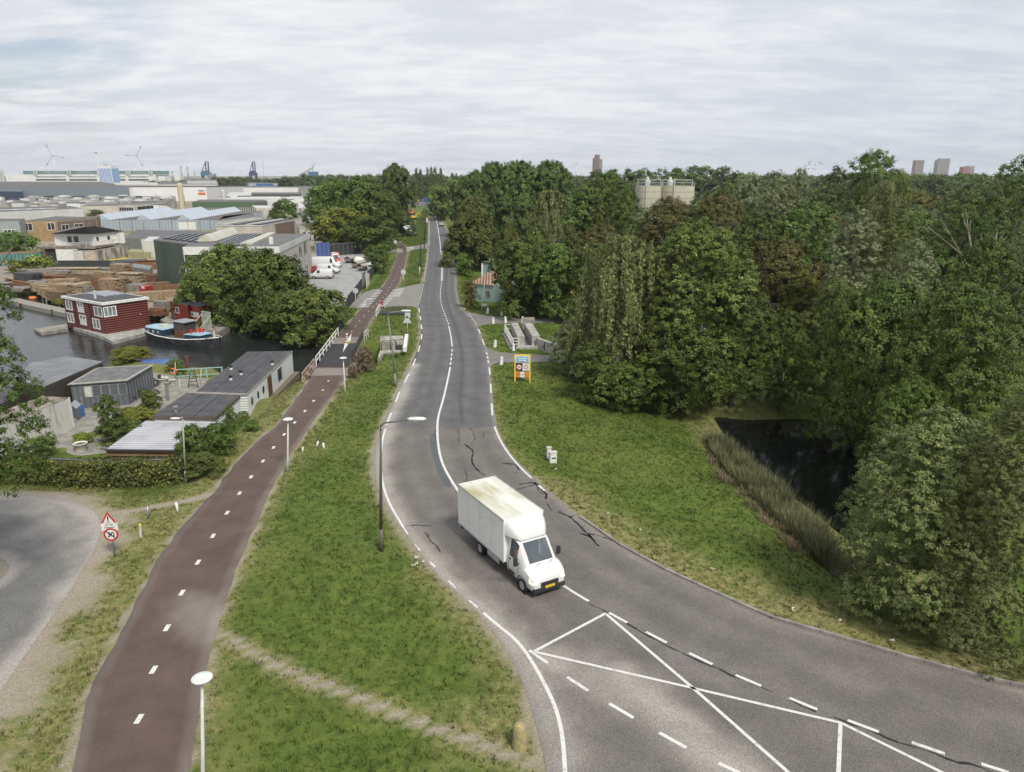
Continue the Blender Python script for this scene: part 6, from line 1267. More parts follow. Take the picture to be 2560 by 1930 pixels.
c = sum(P, Vector()) / 4; k = MB(); q = [P[3].lerp(P[2], .55).lerp(P[0].lerp(P[1], .55), a) if 0 else P[3].lerp(P[0], a).lerp(P[2].lerp(P[1], a), b_) for a, b_ in ((.12, .32), (.12, .62), (.72, .95), (.62, .62))]; q = [P[3].lerp(P[0], a).lerp(P[2].lerp(P[1], a), b_) for a, b_ in ((.1, .45), (.1, .95), (.55, .95), (.55, .45))]; k.prism(q, zt + .04, zt + .16); bw(k, 'roof_light', ribmat('blue_grey_sheet', (.33, .37, .43), 'x', .5, .5), t)
k = MB(); q = P[3].lerp(P[0], .62).lerp(P[2].lerp(P[1], .62), .2); k.lathe([(.16, 0), (.16, 1.1), (.12, 1.12), (0, 1.12)], 12, c=(q.x, q.y, zt)); bw(k, 'chimney', WOFF, t)
k = MB(); k.prism([p[:2] for p in px([(169, 812), (262, 843), (280, 853), (300, 848), (377, 828), (382, 812), (260, 800)], zb)], -2.2, zb - .01); tag(k.build('pontoon', CON), 'concrete float under the red houseboat with rubble on its edge', 'pontoon')
k = MB(); k.prism([p[:2] for p in px([(84, 822), (103, 832), (169, 822), (168, 810)], -1.45)], -2.1, -1.42); tag(k.build('pontoon', COND), 'small weathered landing float left of the red houseboat', 'pontoon')
k = MB(); k.prism([p[:2] for p in px([(-150, 712), (16, 740), (165, 772), (168, 785), (0, 748), (-200, 712)], -1.2)], -2.2, -1.15); o = k.build('pier', mat('pier_planks', (.30, .28, .24), .85, (.22, .21, .18), 3, fine=.2)); tag(o, 'long narrow concrete pier running left from the red houseboat', 'pier')
for i, (x, y) in enumerate(((52, 770), (132, 786))):
    p = W(x, y, -1.8); k = MB(); k.tube([(0, 0, -1), (0, 0, .75)], .18, 8); tag(k.build('mooring_post', DARKM, loc=p), ('left' if i == 0 else 'right') + ' dark mooring post on the pier side', 'post')
p = W(82, 744, -1.8); k = MB(); k.lathe([(0, -.4), (.6, -.3), (.7, 0), (.45, .22), (0, .28)], 14); tag(k.build('buoy', ORG, loc=p, smooth=True), 'orange float lying in the dark water behind the pier', 'buoy')
for i, (x, y) in enumerate(((108, 757), (117, 762), (131, 760), (141, 763), (149, 768))):
    k = MB(); k.tube([(0, 0, -1.5), (.05, 0, 1.3)], .12, 7); tag(k.build('timber_pile', mat('pale_pile', (.33, .31, .27), .9), loc=W(x, y, -1.8)), 'pale timber pile along the overgrown quay', 'post', 'timber piles along the overgrown quay')
k = MB(); k.tube([(0, 0, -1), (0, 0, 2.2)], .2, 8); tag(k.build('mooring_post', mat('rust_brown', (.13, .06, .04), .85), loc=W(472, 940, -1.8)), 'brown rusty mooring pile behind the turquoise railing', 'post')
# --- barge
a, c = W(376, 842, -1.8), W(552, 868, -1.8); ax = c - a; Lg = ax.length; t = thing('barge', 'old black hulled tug barge with light blue decks and a wooden wheelhouse', 'boat', (a + c) / 2, math.atan2(ax.y, ax.x)); Lh = Lg / 2
def hullring(x): 
    s = x / Lh; w_ = 2.0 * (1 - abs(s) ** 2.6 * (.92 if s > 0 else .62)); z = .95 + .45 * max(0, s) ** 2 + .30 * max(0, -s) ** 2; return w_, z
k = MB(); vs = []; xs2 = [-Lh, -Lh * .93, -Lh * .75, -Lh * .4, 0, Lh * .4, Lh * .7, Lh * .88, Lh * .97, Lh]
for x in xs2: w_, z = hullring(x); w_ = max(.06, w_); vs += [(x * .97, -w_ * .82, -.3), (x, -w_, z * .45), (x * 1.01, -w_ * 1.02, z), (x * 1.01, w_ * 1.02, z), (x, w_, z * .45), (x * .97, w_ * .82, -.3)]
k.add(vs, [(i * 6 + j, i * 6 + j + 1, i * 6 + j + 7, i * 6 + j + 6) for i in range(9) for j in (0, 1, 3, 4)] + [(0, 1, 2, 3, 4, 5), (54, 55, 56, 57, 58, 59)]); k.build('hull', mat('hull_black_grey', (.035, .036, .042), .45, (.11, .105, .10), 1.5, .5, .66), t, smooth=True)
k = MB()
for s in (-1, 1): k.tube([(x * 1.012, s * (max(.06, hullring(x)[0]) * 1.03), hullring(x)[1] - .1) for x in xs2], .08, 6)
k.build('rubbing_strake', WP, t); k = MB(); k.add([(x * .99, s * max(.04, hullring(x)[0]) * .97, hullring(x)[1] - .16) for x in xs2 for s in (-1, 1)], [(2 * i, 2 * i + 1, 2 * i + 3, 2 * i + 2) for i in range(9)]); k.build('deck', mat('deck_dark', (.06, .055, .05), .8, (.15, .12, .09), 2), t)
LB = mat('light_blue_deck', (.27, .46, .55), .6, (.36, .52, .58), 2); k = MB(); k.prism([(-Lh * .92, -.7), (-Lh * .80, -1.35), (-Lh * .28, -1.55), (-Lh * .28, 1.55), (-Lh * .80, 1.35), (-Lh * .92, .7)], .7, 1.62); k.build('aft_cabin', mat('navy_paint', (.02, .05, .09), .4), t); k = MB(); k.prism([(-Lh * .94, -.75), (-Lh * .81, -1.42), (-Lh * .27, -1.62), (-Lh * .27, 1.62), (-Lh * .81, 1.42), (-Lh * .94, .75)], 1.622, 1.70); k.build('cabin_roof', LB, t)
k = MB(); k.box((-Lh * .62, -.4, 1.7), (-Lh * .45, .35, 1.92)); k.build('hatch', mat('cream', (.66, .60, .42), .6), t)
for i in range(3):
    k = MB(); k.cbox((-Lh * (.74 - .15 * i), -1.47, 1.25), (.3, .05, .3)); k.build('porthole', mat('porthole_white', (.5, .52, .5), .3), t)
WOOD = mat('varnished_wood', (.12, .05, .025), .5, (.16, .075, .04), 3); k = MB(); k.box((-Lh * .08, -.95, .8), (Lh * .20, .95, 2.75)); bevel(k.build('wheelhouse', WOOD, t), .04); k = MB(); k.box((-Lh * .12, -1.08, 2.752), (Lh * .25, 1.08, 2.86)); bevel(k.build('wheelhouse_roof', mat('grey_canvas', (.30, .32, .35), .8), t), .04)
for x0, x1 in ((-.05, .05), (.08, .18)):
    for s in (-1, 1): k = MB(); k.cbox((Lh * (x0 + x1) / 2, s * .96, 2.2), (Lh * (x1 - x0), .03, .75)); k.build('window', glassmat(), t)
for y in (-.48, .48): k = MB(); k.cbox((Lh * .202, y, 2.2), (.03, .8, .75)); k.build('window', glassmat(), t)
k = MB(); k.prism([(Lh * .26, -1.25), (Lh * .62, -.95), (Lh * .62, .95), (Lh * .26, 1.25)], .75, 1.35); k.build('hold_coaming', MATS['navy_paint'], t); k = MB(); k.prism([(Lh * .25, -1.32), (Lh * .64, -1.0), (Lh * .64, 1.0), (Lh * .25, 1.32)], 1.352, 1.42); k.build('hold_cover', LB, t)
for x, y, r_, h_ in ((.32, -.5, .16, .5), (.38, .5, .2, .55), (.34, .1, .14, .35), (.42, .8, .15, .4)): k = MB(); k.lathe([(r_, 1.42), (r_, 1.42 + h_), (0, 1.45 + h_)], 10, c=(Lh * x, y, 0)); k.build('deck_can', REDP, t)
k = MB(); k.tube([(-Lh * .2, 0, .9), (-Lh * .2, 0, 4.0)], .06, 6); k.build('mast', DARKM, t, smooth=True); k = MB(); k.tube([(Lh * .86, 0, 1.0), (Lh * .86, 0, 1.9)], .14, 8); k.build('samson_post', mat('cream'  , (.66, .60, .42)), t)
k = MB(); k.cbox((Lh * .84, -.98, 1.16), (.9, .02, .12), rz=.30); k.build('name_board', mat('worn_white_letters', (.5, .5, .5), .5, (.06, .06, .06), 12, .45, .55), t)
# --- red sheds on the quay
RS = ribmat('red_shed_boards', (.30, .045, .03), 'xy', .5, .35, (.24, .04, .03), .6, .8)
F = W(474, 809, -.9); t = block('shed', 'red wooden shed with a small white window behind the barge', 'shed', rect(F, W(430, 797, -.9), W(492, 800, -.9)), -.9, -.9 + WH(F, 764), RS, ROOFG, None); q = rect(F, W(430, 797, -.9), W(492, 800, -.9)); window(t, q[3], q[0], .28, .48, .15, 1.05, WP, None, 0, .1)
F = W(503, 812, -.9); q = rect(F, W(474, 806, -.9), W(535, 802, -.9)); t = block('shed', 'red container shed with a white sign board behind the barge', 'shed', q, -.9, -.9 + WH(F, 768), RS, ROOFG, None); panel(t, q[3], q[0], .2, .9, .0, .75, WP, 'sign_board'); panel(t, q[3], q[0], .28, .4, .2, .55, BLKP, 'emblem', .03, .036)
t = thing('gate', 'white steel gate with bars beside the red sheds', 'gate', W(508, 822, -.95)); k = MB(); D_ = W(530, 826, -.95) - t.location
for i in range(10): k.beam(D_ * i / 9, D_ * i / 9 + Vector((0, 0, 2.4)), .05)
k.build('bars', WOFF, t); k = MB(); k.beam((0, 0, 2.4), D_ + Vector((0, 0, 2.4)), .08); k.beam((0, 0, .1), D_ + Vector((0, 0, .1)), .08); k.beam((0, 0, 2.0), Vector((-1.8, -1.2, -.2)), .07); k.beam(D_ + Vector((0, 0, 2.0)), D_ + Vector((-1.8, -1.6, -.4)), .07); k.build('gate_frame', WOFF, t)
k = MB(); k.prism([p[:2] for p in px([(400, 800), (440, 822), (545, 830), (600, 805), (540, 790), (430, 785)], -1.0)], -2.2, -.96); tag(k.build('quay', COND), 'old concrete quay edge between the red sheds and the canal', 'quay')
F = W(366, 736, -.9); q = rect(F, W(351, 733, -.9), W(383, 732, -.9)); t = block('skip', 'small red waste container with a white plate', 'container', q, -.9, -.9 + WH(F, 718), mat('skip_red', (.38, .03, .03), .5), mat('skip_red'  , (.38, .03, .03))); panel(t, q[3], q[0], .3, .8, .0, .5, WP, 'plate')
# --- long white houseboat in three sections
WBOARD = ribmat('white_boards', (.72, .74, .73), 'z', .22, .4, (.60, .62, .60), .6, .8); BRN = mat('brown_fascia', (.10, .075, .065), .6); ZT = 1.15; zf = -1.1
q = px([(489, 980), (617, 984), (730, 878), (618, 880)], ZT); t = block('houseboat', 'long white houseboat with black roof and round portholes beside the cycle path', 'houseboat', q, zf, ZT, WBOARD, ROOFK, mat('pale_trim', (.36, .34, .31), .6), .14, .1)
A, B = q[1], q[2]
for x in (630, 645, 658):
    u = u_at(A, B, .1, x); k = MB(); n = 16; c_ = onwall(A, B, u, .15, .02); d = (xy(B) - xy(A)).normalized(); ring = [c_ + d * math.cos(a) * .24 + Vector((0, 0, math.sin(a) * .33)) for a in [i * 2 * math.pi / n for i in range(n)]]; rg2 = [c_ + (p - c_) * 1.25 - d.cross(Vector((0, 0, 1))) * 0 for p in ring]
    k.add([onwall(A, B, u, .15, .035) + (p - c_) * 1.22 for p in ring], [tuple(range(n))]); f = bw(k, 'porthole', DARKM, t); k = MB(); k.add([onwall(A, B, u, .15, .045) + (p - c_) for p in ring], [tuple(range(n))]); o = Vector(t.location); k.v = [tuple(Vector(p) - o) for p in k.v]; k.build('pane', glassmat(), f)
panel(t, A, B, u_at(A, B, 0, 670), u_at(A, B, 0, 679), -1.0, .85, mat('brown_door', (.12, .06, .03), .5), 'door', 0, .05); window(t, A, B, u_at(A, B, 0, 694), u_at(A, B, 0, 704), -.6, .75, mat('grey_frame', (.25, .25, .25), .5), None, 0, .06)
for a_, b_ in ((578, 924), (603, 937), (577, 950), (681, 912)):
    p = W(a_, b_, ZT + .05); k = MB(); k.lathe([(.14, 0), (.14, .22), (0, .23)], 10, c=p); o = bw(k, 'roof_vent', WP, t); k = MB(); k.lathe([(.17, .23), (.17, .42), (0, .44)], 10, c=p); bw(k, 'vent_cap', BLKP, t)
k = MB()
for a_ in (.33, .66): P0, P1 = q[0].lerp(q[1], a_), q[3].lerp(q[2], a_); k.beam((P0.x, P0.y, ZT + .04), (P1.x, P1.y, ZT + .04), .05, 0, .02)
bw(k, 'roof_seam', mat('seam_dark', (.025, .025, .028), .7), t)
k = MB(); g_ = [xy(q[1]).lerp(xy(q[0]), -.1), xy(q[2]).lerp(xy(q[3]), -.13), xy(q[2]).lerp(xy(q[3]), 1.05), xy(q[0]).lerp(xy(q[1]), -.05)]; k.prism(g_, -2.2, zf + .02); bw(k, 'float', mat('float_brown', (.17, .14, .10), .9), t)
q2 = px([(385, 1039), (537, 1042), (603, 983), (466, 983)], 1.0); t = block('houseboat', 'lower black roofed white cabin joined to the end of the long houseboat', 'houseboat', q2, zf, 1.0, WBOARD, ROOFK, BRN, .3, .12); 
k = MB(); 
for a_ in (.33, .66): P0, P1 = q2[0].lerp(q2[1], a_), q2[3].lerp(q2[2], a_); k.beam((P0.x, P0.y, 1.045), (P1.x, P1.y, 1.045), .05, 0, .02)
bw(k, 'roof_seam', MATS['seam_dark'], t); window(t, q2[1], q2[2], .35, .5, -.3, .5, mat('red_brown_frame', (.22, .06, .03), .5), None, 0, .06)
A, B = q2[0], q2[1]; p = W(441, 1034, 1.0); k = MB(); k.lathe([(.13, -.6), (.13, .45), (0, .46)], 10, c=p); k.lathe([(.2, .5), (.2, .6), (0, .62)], 10, c=p); bw(k, 'flue', GREYM, t)
p = W(421, 1000, -.9); k = MB(); k.lathe([(.14, 0), (.14, 1.5)], 10, c=p); k.lathe([(.22, 1.5), (.22, 1.68), (0, 1.7)], 10, c=p); tag(k.build('flue_pipe', GREYM), 'free standing steel flue pipe on the slabs behind the cabin', 'pipe')
q3 = px([(264, 1120), (434, 1122), (530, 1055), (363, 1049)], .55); t = block('porch', 'pale corrugated porch roof over brown slatted walls behind the ivy fence', 'porch', q3, -.95, .45, ribmat('brown_slats', (.20, .12, .065), 'z', .28, .5, (.14, .085, .05), .7, .35), ribmat('corrugated_plastic', (.50, .50, .52), 'y', .45, .5, (.42, .42, .45), .45, .88), mat('dark_gutter', (.06, .06, .07), .5), .08, .1)
# --- grey sheds
q = px([(175, 958), (315, 948), (379, 911), (243, 919)], 1.45); GW = ribmat('blue_grey_boards', (.12, .13, .145), 'xy', .55, .4, (.15, .16, .17), .7, .75)
t = block('shed', 'grey garden shed with a long row of windows on the concrete slabs', 'shed', q, -.92, 1.4, GW, mat('weathered_felt', (.12, .12, .125), .9, (.18, .178, .175), 1.5, fine=.2), mat('pale_trim'  , (.36, .34, .31)), .07, .25); A, B = q[0], q[1]
for i in range(5): window(t, A, B, .22 + i * .155, .37 + i * .155, .05, 1.1, mat('grey_frame', (.25, .25, .25)), mat('pale_blind', (.55, .54, .5), .6) if i == 0 else mat('dusty_glass', (.10, .11, .12), .25, spec=.6), 0, .05)
q = px([(40, 945), (108, 962), (256, 900), (165, 886), (75, 903)], 1.9); t = block('boathouse', 'large grey corrugated roof of a dark boathouse at the water', 'shed', q, -2.0, 1.7, mat('dark_brown_boards', (.05, .04, .033), .8), ribmat('grey_corrugated', (.19, .20, .21), 'x', .42, .6, (.25, .26, .27), .6, .85), None)
q = px([(-60, 1010), (0, 1012), (80, 975), (20, 965), (-60, 985)], .6); t = block('shed', 'dark low shed roof behind the foreground maple', 'shed', q, -1.0, .6, MATS['dark_brown_boards'], ROOFK, None)
C0, C1 = W(172, 995, 1.65), W(66, 1037, 1.65); C3 = W(104, 989, 1.65); d = (xy(C1) - xy(C0)).normalized(); n = Vector((-d.y, d.x, 0)); n = n if n.dot(xy(C3) - xy(C0)) > 0 else -n; q = [xy(C0), xy(C0) + d * 12, xy(C0) + d * 12 + n * 2.4, xy(C0) + n * 2.4]
t = block('shipping_container', 'dirty white shipping container streaked with rust on the slabs', 'container', q, -.92, 1.65, mat('rust_streaked_white', (.52, .51, .47), .7, (.26, .23, .17), 1.6, .50, .66, stretch=(1.6, 1.6, .35), fine=.12), mat('rusty_container_roof', (.30, .27, .22), .85, (.14, .11, .08), .9, .42, .55), None)
for i in (0, 3): k = MB(); k.beam(q[i] + Vector((0, 0, -.9)), q[i] + Vector((0, 0, 1.7)), .14); bw(k, 'corner_post', WOFF, t)
# small things on the slabs
F = W(196, 1052, -.92); q = rect(F, W(180, 1040, -.92), W(208, 1040, -.92)); block('dumpster', 'grey blue waste bin cart at the corner of the rusty container', 'bin', q, -.92, .1, mat('bin_blue_grey', (.14, .17, .19), .6), mat('bin_lid', (.30, .33, .34), .6))
k = MB(); k.lathe([(.3, 0), (.32, .9), (.3, .95), (.28, .9), (0, .85)], 14); tag(k.build('barrel', mat('blue_plastic', (.03, .12, .38), .4), loc=W(203, 1040, -.9), smooth=True), 'blue plastic barrel behind the waste bin cart', 'barrel')
F = W(205, 1022, -.92); q = rect(F, W(185, 1015, -.92), W(228, 1015, -.92)); block('crate', 'heap of grey garden furniture on a crate beside the grey shed', 'crate', q, -.92, .0, mat('crate_grey', (.26, .25, .23), .8, (.14, .13, .12), 5), mat('mixed_lid', (.42, .42, .40), .7, (.16, .2, .24), 4))
def planter(p, r_, h_, lb): k = MB(); k.lathe([(r_ * .8, 0), (r_ * .95, h_ * .9), (r_ * 1.05, h_ * .92), (r_ * 1.05, h_), (r_ * .9, h_), (r_ * .85, h_ * .85), (r_ * .8, h_ * .85)], 18); o = tag(k.build('planter', WOFF, loc=W(*p, -.92), smooth=True), lb, 'planter'); k = MB(); k.lathe([(r_ * .86, h_ * .84), (0, h_ * .9)], 12); k.build('soil', BARK, o)
planter((408, 963), .55, .75, 'large round white tub by the turquoise railing'); planter((432, 961), .32, .5, 'small round white tub beside the large one'); planter((203, 1126), .5, .6, 'white ribbed planter at the end of the corrugated porch')
def table_set(p, lb):
    t = thing('garden_table', lb, 'table', W(*p, -.92)); k = MB(); k.lathe([(.5, .7), (.5, .74), (0, .74)], 16); k.build('tabletop', DARKM, t); k = MB(); k.tube([(0, 0, 0), (0, 0, .7)], .04, 8); k.lathe([(.3, 0), (.05, .06)], 12); k.build('leg', DARKM, t)
def chair(p, rz, lb):
    t = thing('garden_chair', lb, 'chair', W(*p, -.92), rz); k = MB(); k.cbox((0, 0, .44), (.5, .5, .05)); k.build('seat', DARKM, t); k = MB(); k.cbox((-.25, 0, .75), (.05, .48, .6)); k.build('backrest', DARKM, t)
    for a, b_ in ((-1, -1), (-1, 1), (1, -1), (1, 1)): k = MB(); k.beam((a * .22, b_ * .22, 0), (a * .22, b_ * .22, .44), .04); k.build('leg', DARKM, t)
table_set((386, 966), 'round dark table nearest the white tubs'); table_set((358, 993), 'round dark table by the grey shed wall'); 
for p, rz, lb in (((376, 972), .5, 'dark garden chair between the table and the white tub'), ((345, 988), 2, 'dark folding chair leaning on the grey shed wall'), ((333, 1003), 1, 'dark garden chair at the corner of the grey shed'), ((395, 962), 3, 'dark chair touching the large white tub')): chair(p, rz, lb)
TQ = mat('turquoise_paint', (.22, .42, .38), .6, (.35, .45, .42), 3); railing('railing', 'turquoise wooden railing at the water edge behind the houseboat', 'railing', W(439, 948, -.92), W(557, 941, -.92), 1.0, TQ, (.98, .3), 1.4, .05, pr=.07)
simple_post('pole', 'thin pale pole carrying an orange lifebuoy', 'pole', (438, 946), (438, 906), .04, WOFF); simple_post('pole', 'pale pole in front of the turquoise railing', 'pole', (500, 962), (503, 922), .04, WOFF); simple_post('pole', 'pale pole standing left of the cabin roof', 'pole', (452, 990), (448, 948), .035, WOFF)
k = MB(); k.tube([Vector((math.cos(a) * .3, 0, math.sin(a) * .3)) for a in [i * .3142 * 2 for i in range(11)]], .07, 8, cap=False); tag(k.build('lifebuoy', mat('lifebuoy_orange', (.75, .18, .05), .5), loc=W(434, 928, .1), smooth=True), 'orange lifebuoy hanging on the thin pole', 'lifebuoy')
t = thing('stepladder', 'dark stepladder standing by the houseboat roof', 'ladder', W(483, 970, -.92)); k = MB(); k.beam((-.5, 0, 0), (-.15, .3, 1.8), .06); k.beam((.5, 0, 0), (.15, .3, 1.8), .06); k.build('frame', DARKM, t); k = MB()
for i in range(5): k.beam((-.42 + i * .06, .05 * i, .3 + .33 * i), (.42 - i * .06, .05 * i, .3 + .33 * i), .06)
k.build('rung', DARKM, t)
t = thing('rowing_boat', 'small boat under a blue tarpaulin at the water edge', 'boat', W(398, 921, -1.6), .2); k = MB(); vs = []
for x, w_, z in ((-1.8, .6, .5), (-.8, .8, .45), (.6, .75, .45), (1.5, .35, .6), (1.9, .03, .75)): vs += [(x, -w_, z), (x, -w_ * .5, -.1), (x, w_ * .5, -.1), (x, w_, z)]
k.add(vs, [(i * 4 + j, i * 4 + j + 1, i * 4 + j + 5, i * 4 + j + 4) for i in range(4) for j in range(3)] + [(0, 1, 2, 3)]); k.build('hull', WP, t); k = MB(); vs = []
for x, w_ in ((-1.6, .65), (-.8, .85), (.4, .8), (1.2, .5)): vs += [(x, -w_, .48), (x, -w_ * .4, .95), (x, w_ * .4, .98), (x, w_, .5)]
k.add(vs, [(i * 4 + j, i * 4 + j + 1, i * 4 + j + 5, i * 4 + j + 4) for i in range(3) for j in range(3)]); k.build('tarpaulin', mat('blue_tarp', (.04, .09, .26), .6, (.07, .14, .34), 4), t)
# --- ivy covered fence
def hedge(name, label, base_px, z, h, wdt, n, leaf, kind, bars=True, cat='fence', gaps=0.0):
    P = resample(WL(base_px, z), .5); t = thing(name, label, cat, (P[0][0], P[0][1], z))
    if bars:
        k = MB(); Q = resample(WL(base_px, z), .16)
        for p in Q: k.box((p[0] - .012, p[1] - .012, z - .1), (p[0] + .012, p[1] + .012, z + h * .97))
        for a, b_ in zip(P[:-1], P[1:]):
            for zz_ in (.12, .9): k.beam((*a, z + h * zz_), (*b_, z + h * zz_), .04)
        bw(k, 'bars', GREYM, t)
    rng = np.random.default_rng(n); i = rng.integers(0, len(P) - 1, n); f = rng.random(n); q = P[i] * (1 - f[:, None]) + P[i + 1] * f[:, None]; s = np.r_[0, np.cumsum(np.hypot(*np.diff(P, axis=0).T))]; sv = s[i] + f * .5
    dens = .55 + .45 * np.sin(sv * .9) * np.sin(sv * .37 + 1); top = h * (.92 + .22 * (vnoise(sv, sv * 0, 1.3) - .4)); zz_ = rng.random(n) ** .8 * top
    thick = wdt * (.5 + .7 * vnoise(sv, zz_ * 3, .9)) * (1.15 - .3 * np.abs(zz_ / h - .5)); off = rng.normal(0, .45, n) * thick; d = np.gradient(P, axis=0); d /= np.hypot(*d.T)[:, None]; nr = np.c_[-d[:, 1], d[:, 0]][i]
    keep = rng.random(n) > gaps * (vnoise(sv + 40, zz_ * 2, 1.0) > .55) * (sv > s[-1] * .65)
    X = np.c_[q + nr * off[:, None], z + zz_]; Nn = np.c_[nr * np.sign(off)[:, None], np.full(n, .5)] + rng.normal(0, .5, (n, 3)); Nn /= np.linalg.norm(Nn, axis=1)[:, None]
    X, Nn = X[keep], Nn[keep]; V, F, a = quads(X - np.array(t.location), Nn, leaf, .8, rng); me = rawmesh('foliage', V, F, LM[kind], smooth=False); set_attr(me, 'rnd', a); link('foliage', me, t); return t
hedge('ivy_fence', 'steel bar fence overgrown with dense ivy along the yard', [(-80, 1205), (60, 1205), (124, 1210), (290, 1218), (411, 1213), (503, 1203)], -.55, 2.0, .75, 34000, .16, 'ivy', gaps=.75)
hedge('climber_fence', 'fence swallowed by bushes between the houseboat and the cycle path', [(505, 1195), (560, 1115), (612, 1058)], -.9, 1.1, .6, 10000, .15, 'leaf', gaps=0)
hedge('overgrown_quay', 'overgrown grassy edge of the timber yard quay', [(95, 718), (165, 765)], -1.1, .7, 1.2, 2500, .3, 'lime', bars=False, cat='plants')
# --- timber yard
TB = [mat('timber_%d' % i, c, .85, c2, 2.5, fine=.3) for i, (c, c2) in enumerate((((.34, .25, .15), (.24, .17, .10)), ((.40, .32, .21), (.28, .22, .15)), ((.20, .13, .08), (.13, .09, .06)), ((.28, .26, .23), (.18, .17, .15)), ((.24, .12, .06), (.16, .08, .045)), ((.05, .05, .055), (.09, .09, .09))))]
def stack(x, y, rz, L_, w_, h_, c, lb, mess=.04):
    t = thing('timber_stack', lb, 'timber stack', W(x, y, -.9), rz, 'timber stacks in the yard'); k = MB(); z = .12; lh = .22; r = random.Random(int(x * 7 + y))
    while z < h_:
        n = max(2, int(w_ / .45)); dx = r.uniform(-mess, mess) * L_
        for i in range(n):
            if z > h_ - lh * 2 and r.random() < .3: continue
            y0 = -w_ / 2 + i * w_ / n; k.box((-L_ / 2 + dx + r.uniform(-.15, .1), y0 + .02, z), (L_ / 2 + dx + r.uniform(-.15, .15), y0 + w_ / n - .02, z + lh - .035))
        z += lh
    k.build('planks', TB[c], t)
    for i in range(3):
        k = MB(); k.box((-L_ * .42 + i * L_ * .42 - .06, -w_ / 2 - .03, 0), (-L_ * .42 + i * L_ * .42 + .06, w_ / 2 + .03, .12)); k.box((-L_ * .42 + i * L_ * .42 - .05, -w_ / 2 - .035, .12), (-L_ * .42 + i * L_ * .42 + .05, -w_ / 2 - .005, h_ * .85)); k.build('bearer', TB[2], t)
    return t
cols = ['tan', 'pale', 'dark brown', 'weathered grey', 'reddish brown', 'black']
ST = [(95,722,-.35,4,1.4,1.4,3,'at the left end of the front row'),(108,730,-.35,4,1.4,1.5,1,'second from the left in the front row'),(120,738,-.35,3.5,1.4,1.5,0,'third from the left in the front row'),(132,745,-.35,3.5,1.4,1.6,0,'fourth from the left in the front row'),(146,752,-.35,3.5,1.4,1.6,2,'fifth in the front row near the houseboat'),(158,744,-.35,3.5,1.6,2.2,0,'tallest of the front row'),(178,736,-.3,4.5,2,1.8,1,'behind the red houseboat roof edge'),(200,734,-.3,4.5,2,1.3,3,'low one behind the houseboat chimney'),
 (75,712,-.4,5,2.4,2.2,5,'black wrapped one at the left'),(60,722,-.6,9,.8,1.0,4,'long low one of rusty beams at the far left'),(45,712,-.6,9,.8,.9,4,'second long low one of rusty beams at the far left'),(95,690,.1,7,2,1.3,3,'long one under the bushes'),(125,690,.1,8,2,1.2,3,'long one in the middle back row'),(160,684,.05,9,2,1.2,0,'long one in the back row by the dark fence'),(195,686,.05,9,2,1.3,1,'long one in the back row centre'),(235,684,.05,8,2,1.2,3,'long one under the grey plates'),
 (150,705,.05,7,2,1.4,4,'in the second row left'),(185,706,.05,7,2,1.4,4,'in the second row centre'),(220,706,.05,7,2,1.3,2,'in the second row right of centre'),(140,716,.2,4,2,1.4,1,'with skewed boards in the middle'),(168,722,.1,4,2,1.8,0,'with a dark lid in the middle'),(205,722,.1,3,2,1.2,1,'pale one in the open sand'),
 (262,724,-.3,3.5,2.2,2.2,4,'at the left of the tall middle group'),(272,706,-.3,4,2,2.0,0,'behind the tall middle group'),(283,732,-.3,3.5,2.2,2.4,0,'in front of the tall middle group'),(300,728,-.3,4,2.2,2.2,2,'dark one of the tall middle group'),(308,700,-.3,3.5,2.2,3.0,0,'highest of the tall middle group'),(330,712,-.2,4.5,2.2,2.2,1,'pale one right of the tall middle group'),(345,730,-.2,3,2,1.4,3,'grey one beside the small red container'),
 (390,748,.45,8,1.2,1.4,1,'long thin poles in front of the red sheds'),(410,752,.45,9,1.2,1.6,0,'longest poles in front of the red sheds'),(430,742,.45,9,1.2,1.2,2,'dark poles behind the long ones'),(395,722,.5,5,1.5,1.2,2,'under the green hall corner'),(420,728,.4,5,1.5,1.0,4,'rusty one by the green hall wall'),(395,706,-.5,7,.9,1.4,4,'rusty girders against the green hall'),(372,700,-.6,7,.9,1.2,4,'rusty girders on top of the grey bin'),(480,760,.4,7,1.6,1.0,1,'pale planks at the edge of the tree'),(345,675,.4,8,.8,1.2,4,'rusty pipes beside the green hall'),(375,668,.3,6,.8,1.6,4,'reddish beams at the green hall corner'),(395,790,-.2,2.5,1.4,1.2,4,'red brown crates by the houseboat'),(412,778,-.3,2.5,1.6,1.6,3,'grey block pile left of the red shed'),(25,728,-.1,7,2.4,.6,3,'low grey slab pile at the far left'),(8,716,-.1,6,2,.7,3,'low grey slab pile cut by the frame')]
for x, y, rz, L_, w_, h_, c, lb in ST: stack(x, y, rz, L_, w_, h_, c, cols[c] + ' timber stack, ' + lb, .03)
k = MB(); r = random.Random(4)
for i in range(26):
    p = W(r.uniform(350, 455), r.uniform(690, 712), -.8); a = r.uniform(0, 3.1); L_ = r.uniform(2, 5); k.beam(p, p + Vector((math.cos(a) * L_, math.sin(a) * L_, r.uniform(.2, 1.8))), r.uniform(.12, .3))
tag(k.build('scrap_heap', TB[4]), 'rusty scrap beams piled loosely against the green hall', 'scrap', kind='stuff')
t = thing('steel_frame', 'white bent tubular frame lying on the scrap by the green hall', 'frame', W(425, 706, 0)); k = MB()
for i in range(5): k.tube([(i * .8 - 1.5, 0, -.5), (i * .8 - 1.2, 1.2, 1.3), (i * .8 - .4, 2.4, .4)], .06, 6)
k.beam((-1.2, 1.2, 1.3), (2.1, 1.2, 1.3), .1); k.build('tubes', WOFF, t)
